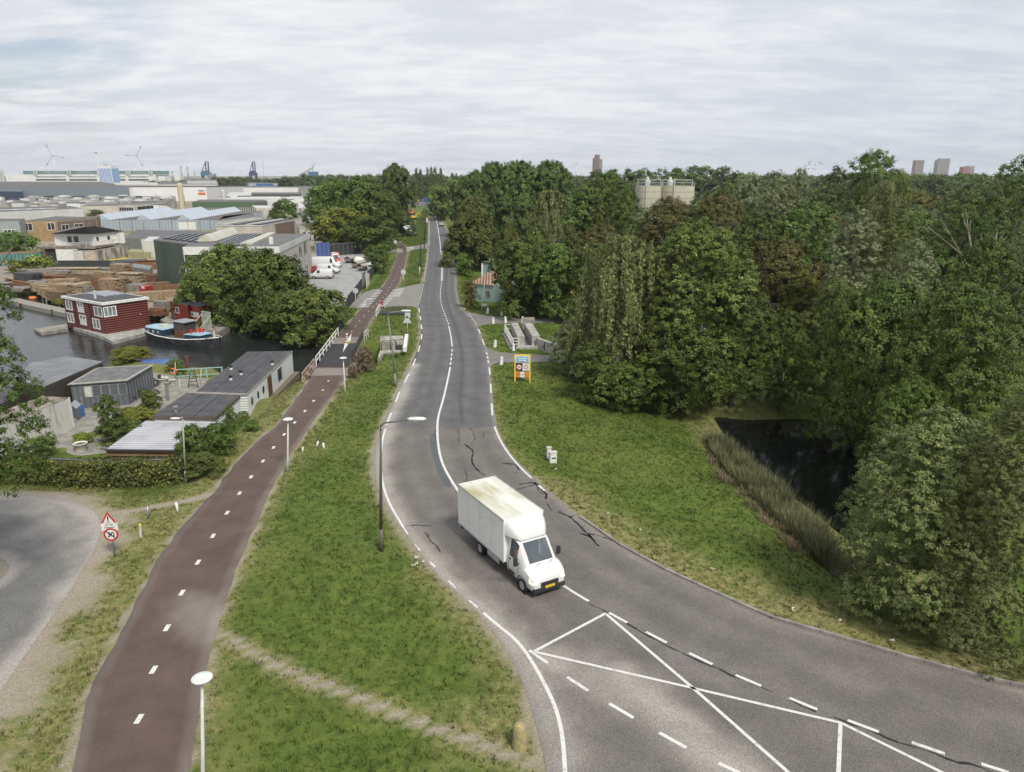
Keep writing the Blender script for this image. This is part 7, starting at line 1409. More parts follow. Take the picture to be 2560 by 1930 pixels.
# ================================================================ INDUSTRY, FAR BUILDINGS, SKYLINE
GRN = ribmat('green_cladding', (.045, .075, .060), 'xy', .9, .5, (.055, .088, .070), .5, .7); LBR = mat('light_brick', (.42, .40, .37), .85, (.36, .345, .32), 3, fine=.12, fscale=8); ROOFD = mat('dark_roof_gravel', (.10, .10, .105), .9, (.14, .14, .14), .4)
PALE = mat('pale_cladding', (.55, .55, .54), .6, (.47, .47, .46), .15); WHC = mat('white_cladding', (.72, .72, .71), .55, (.66, .66, .65), .08); CREAM = mat('cream_render', (.52, .49, .42), .8, (.42, .39, .34), .3); BGS = ribmat('blue_grey_cladding', (.36, .41, .46), 'x', 1.2, .3, (.33, .38, .43), .5, .92); BRK = mat('brown_brick', (.16, .115, .085), .9, (.20, .15, .11), 1, fine=.2, fscale=5); OCH = mat('ochre_brick', (.36, .25, .13), .9, (.30, .21, .11), 1, fine=.15)
SKYL = mat('skylight_sheet', (.52, .50, .42), .5, (.44, .42, .36), .6); DWIN = glassmat('dark_windows', (.03, .035, .04), .15)
def S(pts, z): return px(pts, z)
# green hall
zt = 7.6; q = S([(383, 599), (470, 610), (457, 619), (697, 618), (774, 584), (450, 585)], zt)
t = thing('green_hall', 'dark green workshop hall with a white lettered fascia and arched windows', 'building', (q[3].x, q[3].y, -.6))
k = MB(); k.add([(*q[0][:2], -1.2), (*q[1][:2], -1.2), (*q[1][:2], zt - .25), (*q[0][:2], zt - .25)], [(0, 1, 2, 3)]); k.add([(*q[1][:2], -1.2), (*q[2][:2], -1.2), (*q[2][:2], zt - .25), (*q[1][:2], zt - .25)], [(0, 1, 2, 3)]); k.add([(*q[2][:2], -1.2), (*q[3][:2], -1.2), (*q[3][:2], zt - .25), (*q[2][:2], zt - .25)], [(0, 1, 2, 3)]); k.add([(*q[5][:2], -1.2), (*q[0][:2], -1.2), (*q[0][:2], zt - .25), (*q[5][:2], zt - .25)], [(0, 1, 2, 3)]); bw(k, 'cladding', GRN, t)
k = MB(); k.add([(*q[3][:2], -1.2), (*q[4][:2], -1.2), (*q[4][:2], zt), (*q[3][:2], zt)], [(0, 1, 2, 3)]); k.add([(*q[4][:2], -1.2), (*q[5][:2], -1.2), (*q[5][:2], zt), (*q[4][:2], zt)], [(0, 1, 2, 3)]); bw(k, 'brick_wall', LBR, t)
k = MB(); k.prism(q, zt - .24, zt); bw(k, 'roof', ROOFG, t)
A, B = q[2], q[3]; panel(t, A, B, 0, 1, zt - 1.15, zt + .12, WP, 'fascia', .0, .15)
c_ = onwall(A, B, (u_at(A, B, zt, 543) + u_at(A, B, zt, 590)) / 2, zt - .5, .17) - t.location; d = (xy(B) - xy(A)); text('BENDEKI', 1.0, mat('navy_letters', (.02, .02, .05), .5), t, c_ + Vector((.6, 0, 0)), (R(90), 0, math.atan2(d.y, d.x)), bold=.03)
k = MB(); c2 = onwall(A, B, u_at(A, B, zt, 536), zt - .5, .17); dn = d.normalized(); k.add([c2 + dn * math.cos(a) * .5 + Vector((0, 0, math.sin(a) * .38)) for a in [i * .5236 for i in range(12)]], [tuple(range(12))]); bw(k, 'emblem', mat('emblem_brown', (.20, .07, .05), .5), t)
A, B = q[3], q[4]; panel(t, A, B, 0, 1, zt - .9, zt + .1, PALE, 'fascia', .0, .12)
for x, z1 in ((727, 3.4), (741, 4.4), (753, 5.2), (765, 5.8)):
    u = u_at(A, B, 3, x); L_ = (xy(B) - xy(A)).length; hw_ = 1.2 / L_; z0 = -.2; k = MB(); pts = [onwall(A, B, u - hw_, z0, .02), onwall(A, B, u + hw_, z0, .02)] + [onwall(A, B, u + hw_ * math.cos(a), z1 + 1.0 * math.sin(a), .02) for a in [i * math.pi / 8 for i in range(9)]]; k.add(pts, [tuple(range(len(pts)))]); f = bw(k, 'window', DWIN, t)
    k = MB(); wbox(k, A, B, u - hw_ * .06, u + hw_ * .06, z0, z1 + .9, .02, .06)
    for j in range(3): wbox(k, A, B, u - hw_, u + hw_, z0 + 1.3 * (j + 1), z0 + 1.3 * (j + 1) + .1, .02, .05)
    o = Vector(t.location); k.v = [tuple(Vector(p) - o) for p in k.v]; k.build('glazing_bars', WOFF, f)
k = MB()
for a, b_, c3, d3 in (((490, 609), (535, 606), (600, 581), (565, 581)),):
    P0, P1, P2, P3 = [W(*v, zt) for v in (a, b_, c3, d3)]
    for i in range(9):
        pass
n = 8; P0, P1, P2, P3 = [W(*v, zt) for v in ((490, 606), (537, 605), (596, 585), (566, 585))]; vs = []
for i in range(n + 1):
    s = i / n; h_ = math.sin(math.pi * s) * 1.2; a, b_ = P0.lerp(P1, s), P3.lerp(P2, s); vs += [(a.x, a.y, zt + .1 + h_), (b_.x, b_.y, zt + .1 + h_)]
k.add(vs, [(2 * i, 2 * i + 1, 2 * i + 3, 2 * i + 2) for i in range(n)] + [tuple(2 * i for i in range(n + 1)), tuple(2 * i + 1 for i in range(n + 1))]); bw(k, 'barrel_skylight', SKYL, t)
P0, P1, P2, P3 = [W(*v, zt) for v in ((600, 613), (632, 613), (690, 585), (672, 585))]; k = MB(); k.prism([P0, P1, P2, P3], zt + .01, zt + .35); bw(k, 'flat_skylight', SKYL, t)
for i in range(5):
    P0, P1, P2, P3 = [W(*v, zt) for v in ((533 + i * 13, 616), (541 + i * 13, 616), (612 + i * 10, 586), (606 + i * 10, 586))]; k = MB(); k.prism([P0, P1, P2, P3], zt + .01, zt + .22); bw(k, 'roof_panel', mat('solar_dark', (.03, .035, .055), .3), t)
for i in range(6):
    P0, P1, P2, P3 = [W(*v, zt) for v in ((408 + i * 15, 598 + i * 1.6), (416 + i * 15, 599 + i * 1.6), (462 + i * 16, 587), (456 + i * 16, 587))]; k = MB(); k.prism([P0, P1, P2, P3], zt + .01, zt + .25); bw(k, 'roof_panel', MATS['solar_dark'], t)
p = W(679, 610, zt); k = MB(); k.cbox(p + Vector((0, 0, .6)), (.6, .6, 1.2)); bw(k, 'vent_stack', WP, t)
A, B = q[2], q[3]
for x in (468, 691): panel(t, A, B, u_at(A, B, 3, x) - .003, u_at(A, B, 3, x) + .003, -.8, zt, WOFF, 'downpipe', .16, .3)
# beige block and brown shed behind
def bpoly(name, label, pts, z, z0, wall, roof, cat='building', group=None, **k): return block(name, label, cat, S(pts, z), z0, z, wall, roof, group=group, **k)
t = bpoly('workshop', 'beige walled flat workshop directly behind the green hall', [(540, 562), (654, 563), (735, 549), (636, 547)], 6.5, -1, CREAM, ROOFG, fascia=PALE, fh=.3)
q = S([(540, 562), (654, 563), (735, 549), (636, 547)], 6.5); panel(t, q[1], q[2], .38, .99, -1, 6.2, BRK, 'brick_wall', .0, .05)
for a in (0.12, .38, .66, .84): k = MB(); P0, P1 = q[0].lerp(q[1], a), q[3].lerp(q[2], a); P2, P3 = q[3].lerp(q[2], a + .1), q[0].lerp(q[1], a + .1); k.prism([P0, P1, P2, P3], 6.55, 6.75); bw(k, 'roof_panel', SKYL if a in (.12, .66) else MATS['solar_dark'], t)
t = bpoly('workshop', 'low brown roofed shed with pale windows behind the roadside trees', [(748, 572), (812, 572), (812, 557), (735, 549)], 4.2, -1, CREAM, mat('brown_grey_roof', (.24, .21, .18), .9, (.32, .3, .27), .5)); q = S([(748, 572), (812, 572)], 4.2)
for i in range(4): window(t, q[0], q[1], .12 + i * .2, .26 + i * .2, .8, 3.4, WOFF, DWIN, 0, .12)
t = bpoly('kiosk', 'small blue and white unit beside the blue fence', [(786, 603), (806, 603), (812, 597), (792, 597)], 2.3, -1, WP, ROOFG); q = S([(786, 603), (806, 603), (812, 597)], 2.3); panel(t, q[1], q[2], 0, 1, -.8, 2.2, mat('cobalt', (.05, .12, .45), .4), 'blue_wall'); window(t, q[0], q[1], .3, .7, .4, 1.6, WP, DWIN, 0, .1)
# white house on a platform, containers
zp = 2.7; q = S([(134, 584), (233, 584), (303, 578), (205, 575)], 5.5); t = thing('platform_house', 'white bungalow with black hip roof standing on a raised platform', 'house', (q[0].x, q[0].y, -1)); k = MB(); k.prism(q, zp, 5.5); bw(k, 'wall', WP, t)
g_ = grow(q, .7); apex = W(213, 567, 7.4); ap2 = xy(apex).lerp(xy(q[2]), .25); k = MB(); k.add([(*p[:2], 5.5) for p in g_] + [(apex.x, apex.y, 7.4), (ap2.x, ap2.y, 7.4)], [(0, 1, 4), (1, 2, 5, 4), (2, 3, 5), (3, 0, 4, 5), (3, 2, 1, 0)]); bw(k, 'roof', ROOFK, t)
for x0, x1 in ((168, 181), (184, 198)): window(t, q[0], q[1], u_at(q[0], q[1], 4, x0), u_at(q[0], q[1], 4, x1), 3.2, 5.0, WP, DWIN, 0, .12)
for x0, x1 in ((240, 248), (267, 276)): window(t, q[1], q[2], u_at(q[1], q[2], 4, x0), u_at(q[1], q[2], 4, x1), 3.6, 4.8, WP, DWIN, 0, .12)
panel(t, q[1], q[2], .78, .93, zp, 5.2, WP, 'porch', 0, 1.4); g2 = grow(S([(100, 617), (236, 617), (320, 603), (180, 600)], zp), .2); k = MB(); k.prism(g2, zp - .45, zp); bw(k, 'platform', mat('platform_rust', (.24, .21, .17), .85, (.15, .11, .08), 1), t)
k = MB(); 
for a in range(8): P0 = g2[0].lerp(g2[1], a / 7); k.beam((P0.x, P0.y, zp), (P0.x, P0.y, zp + 1), .08)
k.beam((*g2[0][:2], zp + 1), (*g2[1][:2], zp + 1), .08); k.beam((*g2[1][:2], zp + 1), (*g2[2][:2], zp + 1), .08); bw(k, 'balcony_railing', WOFF, t)
A, B = g2[0], g2[1]; panel(t, A, B, .28, .68, -1, zp - .5, WP, 'garage_wall', -2.0, -.1); panel(t, A, B, .1, .27, -1, zp - .5, mat('painted_bay_shade', (.03, .035, .03), .9), 'shade_panel', -2.0, -.6); panel(t, A, B, .0, .08, -1, zp - .5, BRK, 'pier', -2, -.1); panel(t, A, B, .7, 1, -1, zp - .5, BRK, 'rear_wall', -3, -2.5)  # solid near-black panel paints the shade inside the open bay
def container(label, F, Lp, Rp, z0, h_, m, roof=None, name='shipping_container', cat='container'):
    q = rect(W(*F, z0), W(*Lp, z0), W(*Rp, z0)); return block(name, label, cat, q, z0, z0 + h_, m, roof or m), q
RG = mat('rust_grey_container', (.40, .39, .34), .8, (.15, .135, .11), .8, .44, .56, stretch=(1, 1, .3)); t, q = container('long grey rust stained container on yellow beams', (244, 655), (187, 654), (321, 642), -.7, 2.6, RG, mat('container_top', (.26, .25, .22), .9)); panel(t, q[3], q[0], .02, .42, -.6, 1.8, WOFF, 'door', 0, .05); panel(t, q[3], q[0], .46, .96, -.6, 1.8, mat('cream_door', (.52, .49, .40), .7, (.4, .3, .2), 2), 'door', 0, .05)
k = MB(); k.prism(rect(W(244, 659, -1), W(187, 657, -1), W(321, 646, -1)), -1, -.72); tag(k.build('support_beams', YEL), 'yellow support beams under the long grey container', 'beams')
t, q = container('turquoise corrugated container behind the light green bushes', (95, 661), (-30, 668), (118, 655), -1, 2.7, ribmat('turquoise_sheet', (.10, .26, .24), 'x', .6, .8, (.15, .30, .27), .6, .5), TB[4])
t, q = container('yellow green stained container at the edge of the green hall', (376, 648), (320, 646), (384, 640), -1, 1.6, mat('yellow_stained', (.38, .34, .16), .8, (.25, .26, .2), 1)); t, q = container('white site cabin behind the yellow stained container', (384, 636), (357, 635), (392, 630), -1, 3.9, WP, ROOFG)
t, q = container('grey corrugated bin full of rusty girders left of the green hall', (378, 700), (328, 692), (384, 690), -.9, 2.0, ribmat('grey_bin_sheet', (.26, .27, .26), 'x', .5, .7)); container('dark low canopy with a white edge in front of the long container', (355, 668), (274, 672), (368, 660), -.9, 1.2, DARKM, ROOFK, 'canopy', 'shelter')
t = thing('wall', 'dark low fence wall along the back of the timber yard', 'wall', W(110, 668, -1)); k = MB(); wallseg(k, Vector((0, 0, 0)), W(330, 668, -1) - t.location, .3, -.2, 1.5); k.build('fence_panel', DARKM, t)
# blue grey gabled halls
t = thing('gabled_halls', 'blue grey industrial hall with three long parallel gabled roofs', 'building', W(390, 574, -1)); fl, fr_ = xy(W(237, 550, 3)), xy(W(545, 550, 3)); dv = xy(W(421, 518.5, 4.7)) - xy(W(250, 538.5, 4.7)); k = MB(); k.prism([fl, fr_, fr_ + dv, fl + dv], -1.2, 3.0, top=False); bw(k, 'wall', BGS, t); k = MB(); k.prism([fl, fr_, fr_ + dv, fl + dv], 2.98, 3.05); bw(k, 'roof', mat('brown_flat_roof', (.13, .115, .10), .9), t)
for (a, p, b_) in ((237, 250, 276), (341, 352, 377), (443, 455, 478)):
    A_, P_2, B_ = xy(W(a, 550, 3)), xy(W(p, 537.5, 4.9)), xy(W(b_, 550, 3)); P_2 = A_.lerp(B_, .4); z = 5.0; k = MB(); vs = [(*A_[:2], 3.04), (*P_2[:2], z), (*B_[:2], 3.04)]; vs += [(v[0] + dv.x, v[1] + dv.y, v[2]) for v in vs]; k.add(vs, [(0, 1, 4, 3), (1, 2, 5, 4), (0, 1, 2), (3, 4, 5)]); bw(k, 'gable_roof', mat('gable_sheet', (.42, .47, .52), .5, (.38, .43, .48), .2), t)
for a in (300, 330, 360, 400, 430, 470, 500, 525): panel(t, fl, fr_, u_at(fl, fr_, 0, a), u_at(fl, fr_, 0, a + 1), -1, 2.9, MATS['grey_frame'], 'wall_joint', 0, .15)
panel(t, fl, fr_, u_at(fl, fr_, 0, 447), u_at(fl, fr_, 0, 490), -.5, 2.2, WP, 'roller_door', 0, .1)
# the rest of the roofs: (name, label, roof outline, z, z0, wall, roof, windows)
RF = [
 ('brick_row','flat roofed ochre brick dwellings with wide windows behind the bungalow',[(52,553),(142,551),(240,543),(140,541)],5.2,-1,OCH,ROOFD,[(0,1,.05,.3,2.2,4.6),(0,1,.7,.92,2.2,4.6)]),
 ('brick_row','darker brick dwellings with dark flat roof left of the gabled halls',[(142,556),(232,549),(250,541),(160,545)],4.8,-1,BRK,ROOFD,[(0,1,.1,.3,2,4),(0,1,.45,.7,2,4)]),
 ('workshop','grey topped workshop with a window strip at the left edge',[(-40,554),(47,552),(62,547),(-20,547)],6.0,-1,mat('sage_panel',(.30,.34,.33),.6),ROOFD,[(0,1,.5,.85,2.2,3.6)]),
 ('shed','grey felt roofed shed beside the white bungalow',[(144,579),(200,578),(262,566),(190,566)],3.2,-1,CREAM,ROOFG,[]),
 ('shed','low dark roofed shed in front of the gabled halls',[(300,596),(386,600),(540,580),(345,574)],2.6,-1,mat('grey_green_wall',(.22,.23,.2),.8),ROOFD,[]),
 ('shed','small white gabled shed at the left of the green hall',[(357,603),(384,603),(400,592),(372,592)],3.2,-1,WOFF,PALE,[]),
 ('warehouse','white warehouse with dark roof and bright roof panels at the left',[(-60,532),(207,521),(175,515),(-60,520)],4.0,-1,PALE,ROOFD,[]),
 ('office','cream office with dark ribbon windows behind the gables',[(295,512),(334,512),(407,506),(372,504)],3.8,-1,CREAM,ROOFG,[(0,1,.04,.96,.6,2.6),(1,2,.1,.97,.8,2.8)]),
 ('shed','pale low factory with flat grey roof left of the ribbon window office',[(205,516),(295,514),(300,507),(215,509)],3.6,-1,CREAM,ROOFG,[]),
 ('hall','green banded hall with a dark end wall in front of the white roofs',[(480,505),(640,504),(668,503),(660,498),(500,499)],4.5,-1,mat('dark_glazing',(.10,.10,.10),.5),ROOFD,[]),
 ('warehouse','white flat warehouse with light roof behind the lone tree',[(549,497),(786,497),(786,491),(600,492)],5.0,-1,WHC,PALE,[]),
 ('warehouse','pale wall of a yard building left of the roadside clump',[(742,520),(800,520),(800,512),(735,513)],4.0,-1,CREAM,PALE,[]),
 ('shed','dark teal roofed shed at the left foot of the roadside clump',[(742,534),(812,534),(812,527),(757,527)],3.4,-1,mat('sage_panel',(.30,.34,.33)),ROOFD,[]),
 ('warehouse','low cream wall building behind the lone tree',[(640,521),(742,521),(742,514),(630,514)],3.6,-1,CREAM,PALE,[]),
 ('warehouse','white and green low office between pale roofs',[(569,485),(630,485),(640,481),(575,481)],6.0,-1,WHC,PALE,[(0,1,.4,.95,3.4,5)]),
 ('warehouse','dark grey low hall right of the white and green office',[(628,485),(750,485),(752,481),(630,481)],6.2,-1,mat('charcoal_cladding',(.10,.105,.10),.7),ROOFD,[]),
 ('warehouse','long white flat factory under the tree line',[(606,469),(752,469),(745,465),(600,465)],8.0,-1,WHC,ROOFG,[]),
 ('warehouse','grey flat factory right of the long white one',[(748,470),(832,470),(826,464),(745,464)],8.5,-1,mat('mid_grey_cladding',(.27,.28,.28),.7),ROOFG,[]),
 ('factory','tall bright white factory block in front of the horizon trees',[(722,446),(828,447),(832,445),(735,444)],14.6,-1,WP,ROOFG,[]),
 ('warehouse','blue grey low hall beside the tall white block',[(812,457),(842,457),(846,454),(815,454)],11,-1,mat('steel_blue',(.16,.22,.30),.6),ROOFG,[]),
 ('boat_store','low blue containers beneath the ship mast',[(616,459),(700,459),(698,456),(620,456)],10.4,-1,mat('store_blue',(.06,.14,.30),.6,(.4,.42,.45),.12,.5,.52),ROOFG,[]),
 ('warehouse','wide dark roofed shed behind the long white warehouse',[(-150,468),(322,466),(250,454),(-150,454)],10.3,-1,mat('slate_wall',(.18,.21,.24),.7),mat('dark_brown_sheet',(.12,.11,.105),.8),[]),
 ('warehouse','navy blue low hall at the left edge',[(-80,477),(55,479),(57,473),(-80,472)],8.0,-1,mat('navy_cladding',(.03,.05,.11),.5),ROOFG,[]),
 ('warehouse','pale arched roof hall right of the blue striped block',[(290,462),(400,462),(392,456),(280,457)],10.8,-1,CREAM,mat('cream_roof',(.50,.49,.44),.8),[]),
 ('warehouse','pale grey twin roofed hall beneath the chimneys',[(395,461),(540,461),(545,455),(400,455)],10.8,-1,PALE,ROOFG,[]),
 ('warehouse','ribbed grey roof hall beneath the first crane',[(468,452),(542,452),(540,446),(462,446)],13.5,-1,PALE,ROOFG,[]),
 ('shed','dark low shed between gables and white roofs',[(542,553),(640,542),(632,533),(560,540)],3.0,-1,PALE,ROOFD,[])]
for nm, lb, pts, z, z0, wl, rf, wins in RF:
    t = bpoly(nm, lb, pts, z, z0, wl, rf); q = S(pts, z)
    for i, j, u0, u1, a, b_ in wins: window(t, q[i], q[j], u0, u1, a, b_, WP, DWIN, max(1, int((u1 - u0) * 6)), .15)
    if 'green banded' in lb: panel(t, q[0], q[1], 0, 1, 1.6, 4.5, mat('green_band', (.07, .13, .06), .6), 'band', 0, .3); [panel(t, q[0], q[1], i / 28, i / 28 + .01, -1, 1.6, WOFF, 'column', 0, .2) for i in range(28)]
    if 'bright roof panels' in lb:
        for i in range(4): P0 = q[0].lerp(q[1], .3 + i * .13).lerp(q[3].lerp(q[2], .3 + i * .13), .35); k = MB(); k.cbox((P0.x, P0.y, 4.1), (7, 1.6, .15), rz=.25); bw(k, 'roof_panel', WP, t)
# low sawtooth sheds with skylights
JR = [([(60,496),(440,494),(436,490),(70,491)],4.4,'back row of low grey sheds full of skylights'),([(40,503),(300,500),(300,496),(40,498)],4.0,'middle row of low grey sheds at the left'),([(290,500),(440,498),(436,495),(300,496)],4.2,'middle row of low brown sheds near the cream silo'),([(70,511),(292,509),(300,503),(90,505)],4.0,'front row of low grey sheds with skylights'),([(0,508),(70,506),(60,499),(0,500)],4.0,'jumbled grey shed at the left edge'),([(292,505),(410,502),(410,498),(300,500)],3.9,'front row shed behind the cream office')]
for pts, z, lb in JR:
    t = bpoly('low_shed', lb, pts, z, -1, mat('mixed_wall', (.34, .33, .29), .8, (.16, .16, .15), .08, .45, .55), mat('mixed_roof', (.25, .25, .24), .85, (.15, .15, .15), .05)); q = S(pts, z); nn = int((q[1] - q[0]).length / 9); r = random.Random(int(pts[0][1]))
    for i in range(nn):
        u = (i + .5) / nn
        for v in (.2, .55, .85):
            c_ = xy(q[0]).lerp(xy(q[1]), u).lerp(xy(q[3]).lerp(xy(q[2]), u), v); k = MB()
            if r.random() < .62: k.cbox((c_.x, c_.y, z + .5), (r.uniform(2.5, 6), r.uniform(3, 6), .9)); bw(k, 'skylight', r.choice((WP, SKYL, WP, PALE, MATS['solar_dark'])), t)
r = random.Random(9)
for i in range(26):
    x, y = r.uniform(0, 800), r.uniform(488, 512); h_ = r.uniform(.2, 1.0); p = W(x, y, 4.4 + h_); wq = r.uniform(2, 5); c_ = r.choice((('white', WHC), ('cream', CREAM), ('pale grey', PALE), ('dark grey', MATS['charcoal_cladding']), ('brown', BRK)))
    if 470 < x < 720 and y > 496: continue
    if 55 < x < 515 and y < 489: continue
    k = MB(); k.cbox((p.x, p.y, (3.4 + h_) / 2), (wq * 1.4, wq, 5.4 + h_)); t = thing('roof_unit', c_[0] + ' little flat outbuilding among the factory roofs', 'building', (p.x, p.y, -1), 0, c_[0] + ' outbuildings among the factory roofs'); bw(k, 'wall', c_[1], t); k = MB(); k.cbox((p.x, p.y, 4.6 + h_ - .5 + .16), (wq * 1.5, wq * 1.08, .3)); bw(k, 'roof', ROOFG, t)
# long white warehouse with the orange sign
q = S([(55, 466.5), (515, 466), (607, 464.5), (160, 464)], 10.2); t = block('warehouse', 'very long white warehouse with an orange and black sign near its corner', 'building', q, -1, 10.2, WHC, ROOFG, mat('dark_edge', (.10, .10, .11), .6), .5, .3); panel(t, q[1], q[2], 0, 1, -1, 9.6, mat('grey_side_cladding', (.50, .50, .50), .6), 'side_wall', 0, .1)
u0, u1 = u_at(q[0], q[1], 7, 495), u_at(q[0], q[1], 7, 513); panel(t, q[0], q[1], u0, u1, 4.0, 5.6, mat('sign_orange', (.75, .16, .04), .5), 'sign_board', 0, .4); c_ = onwall(q[0], q[1], (u0 + u1) / 2, 7.1, .5) - t.location; d = q[1] - q[0]; text('Bruynzeel', 1.3, BLKP, t, c_, (R(90), 0, math.atan2(d.y, d.x)), bold=.05)
u0, u1 = u_at(q[0], q[1], 7, 60), u_at(q[0], q[1], 7, 74); panel(t, q[0], q[1], u0, u1, 4.5, 6.5, MATS['sign_orange'], 'sign_board', 0, .4)
def cyl(name, label, cat, x, Y, ytop, rpx, m, z0=-1, cone=.06, group=None):
    p = WY(x, 470, Y); h_ = WH((p.x, p.y, z0), ytop); r_ = rpx * Y / FPX; t = thing(name, label, cat, (p.x, p.y, z0), 0, group); k = MB(); k.lathe([(r_, 0), (r_, h_ * (1 - cone))], 28); k.build('wall', m, t, smooth=True); k = MB(); k.lathe([(r_ * 1.01, h_ * (1 - cone)), (r_ * .5, h_ * (1 - cone * .3)), (0, h_)], 28); k.build('roof', m, t); return t, h_, r_
cyl('silo', 'tall cream silo in front of the long white warehouse', 'silo', 450, 430, 457, 6.5, mat('cream_steel', (.55, .50, .34), .5)); cyl('silo', 'white and grey small silo right of the long warehouse', 'silo', 556, 460, 474, 4.5, WOFF)
cyl('silo', 'left grey silo at the left edge of the skyline', 'silo', 1, 1250, 423, 6, PALE, cone=.01); cyl('silo', 'right grey silo at the left edge of the skyline', 'silo', 10, 1260, 424, 5, PALE, cone=.01)
# shipyard hall on the skyline
def skyblock(name, label, cat, x0, x1, y0, y1, Y, dep, wall, roof=None, group=None, z0=None):
    a, b_ = WY(x0, y1, Y), WY(x1, y1, Y); zt_ = WY(x0, y0, Y).z; zb_ = min(a.z, -1) if z0 is None else z0; q = [xy(a), xy(b_), xy(b_) + Vector((0, dep, 0)), xy(a) + Vector((0, dep, 0))]; return block(name, label, cat, q, zb_, zt_, wall, roof or ROOFG, group=group), q, zt_
t, q, zt_ = skyblock('shipyard_hall', 'very long white hall with a teal glazed upper storey on the skyline', 'building', 16, 389, 436.5, 452, 1300, 60, WHC); zl = WY(100, 427, 1300).z; k = MB(); a, b_ = xy(WY(57, 440, 1300)), xy(WY(391, 440, 1300)); k.prism([a + Vector((0, 2, 0)), b_ + Vector((0, 2, 0)), b_ + Vector((0, 50, 0)), a + Vector((0, 50, 0))], zt_ + .5, zl); bw(k, 'glazed_storey', mat('teal_glass', (.13, .22, .22), .3, (.22, .31, .31), .05), t)
for x in (86, 170, 245, 318, 374):
    for dx in (0, 6): k = MB(); p = WY(x + dx, 440, 1298); k.box((p.x - 1.0, p.y, zt_), (p.x + 1.0, p.y + 3, zl + 1.2)); bw(k, 'frame_tower', PALE, t)
for x0, x1 in ((93, 168), (176, 245), (286, 316), (324, 374)): 
    for f0, f1 in ((.62, .72), (.12, .34)): panel(t, q[0], q[1], u_at(q[0], q[1], 0, x0), u_at(q[0], q[1], 0, x1), zt_ - 11 * (1 - f0), zt_ - 11 * (1 - f1), DWIN, 'window_band', 0, .3)
t, q, zt_ = skyblock('office_block', 'white and blue striped block in front of the shipyard hall', 'building', 248, 282, 414, 452, 1150, 22, WP)
for i in range(9): panel(t, q[0], q[1], .06 + i * .105, .11 + i * .105, -1, zt_ - 4, mat('stripe_blue', (.12, .28, .60), .5), 'blue_stripe', 0, .3); panel(t, q[1], q[2], .06 + i * .105, .11 + i * .105, -1, zt_ - 4, MATS['stripe_blue'], 'blue_stripe', 0, .3)
k = MB(); p = WY(262, 412, 1160); k.cbox((p.x, p.y, zt_ + 1.5), (5, 5, 3)); bw(k, 'roof_plant', PALE, t)
for x0, x1, y0, lb in ((397, 412, 440.5, 'left small white flats on the skyline under the chimneys'), (437, 451, 440, 'right small white flats on the skyline under the chimneys')): skyblock('flats', lb, 'building', x0, x1, y0, 450, 1200, 12, WP)
STL = mat('distant_steel', (.40, .41, .43), .6); NAVY = mat('crane_navy', (.045, .05, .12), .6); BLUC = mat('crane_blue', (.06, .14, .25), .6)
for x, yt, lb in ((432, 427, 'short pale striped tower left of the chimneys'), (455, 414, 'left smoking chimney on the skyline'), (471, 415, 'right smoking chimney on the skyline'), (488, 428, 'slim mast right of the chimneys')): 
    p = WY(x, 445, 1900); h_ = WH((p.x, p.y, -1), yt); k = MB(); k.tube([(0, 0, 0), (0, 0, h_)], [3.2, 1.6] if 'chimney' in lb else [1.6, 1.2], 10); t = thing('chimney', lb, 'chimney', (p.x, p.y, -1)); k.build('stack', STL, t, smooth=True); k = MB(); k.lathe([(2.2, h_ * .86), (2.2, h_ * .9)], 10); k.build('gallery', DARKM, t)
SM = bpy.data.materials.new('smoke'); SM.use_nodes = True; _n = SM.node_tree; _n.nodes.clear(); _o = _n.nodes.new('ShaderNodeOutputMaterial'); _v = _n.nodes.new('ShaderNodeVolumePrincipled'); _v.inputs['Color'].default_value = (.95, .95, .95, 1); _v.inputs['Density'].default_value = .012; _n.links.new(_v.outputs[0], _o.inputs['Volume'])
for x, y, L_, lb in ((454, 413, 75, 'pale smoke drifting left from the left chimney'), (470, 414, 40, 'thin pale smoke drifting left from the right chimney')):
    p = WY(x, y, 1900); k = MB(); pts = [p + Vector((-L_ * s, 0, 14 * s ** .6 + 2 * math.sin(s * 9))) for s in (0, .1, .25, .45, .7, 1)]; k.tube(pts, [.8, 2, 3.4, 5.5, 7, 3], 10); tag(k.build('smoke', SM, smooth=True), lb, 'smoke', kind='stuff')
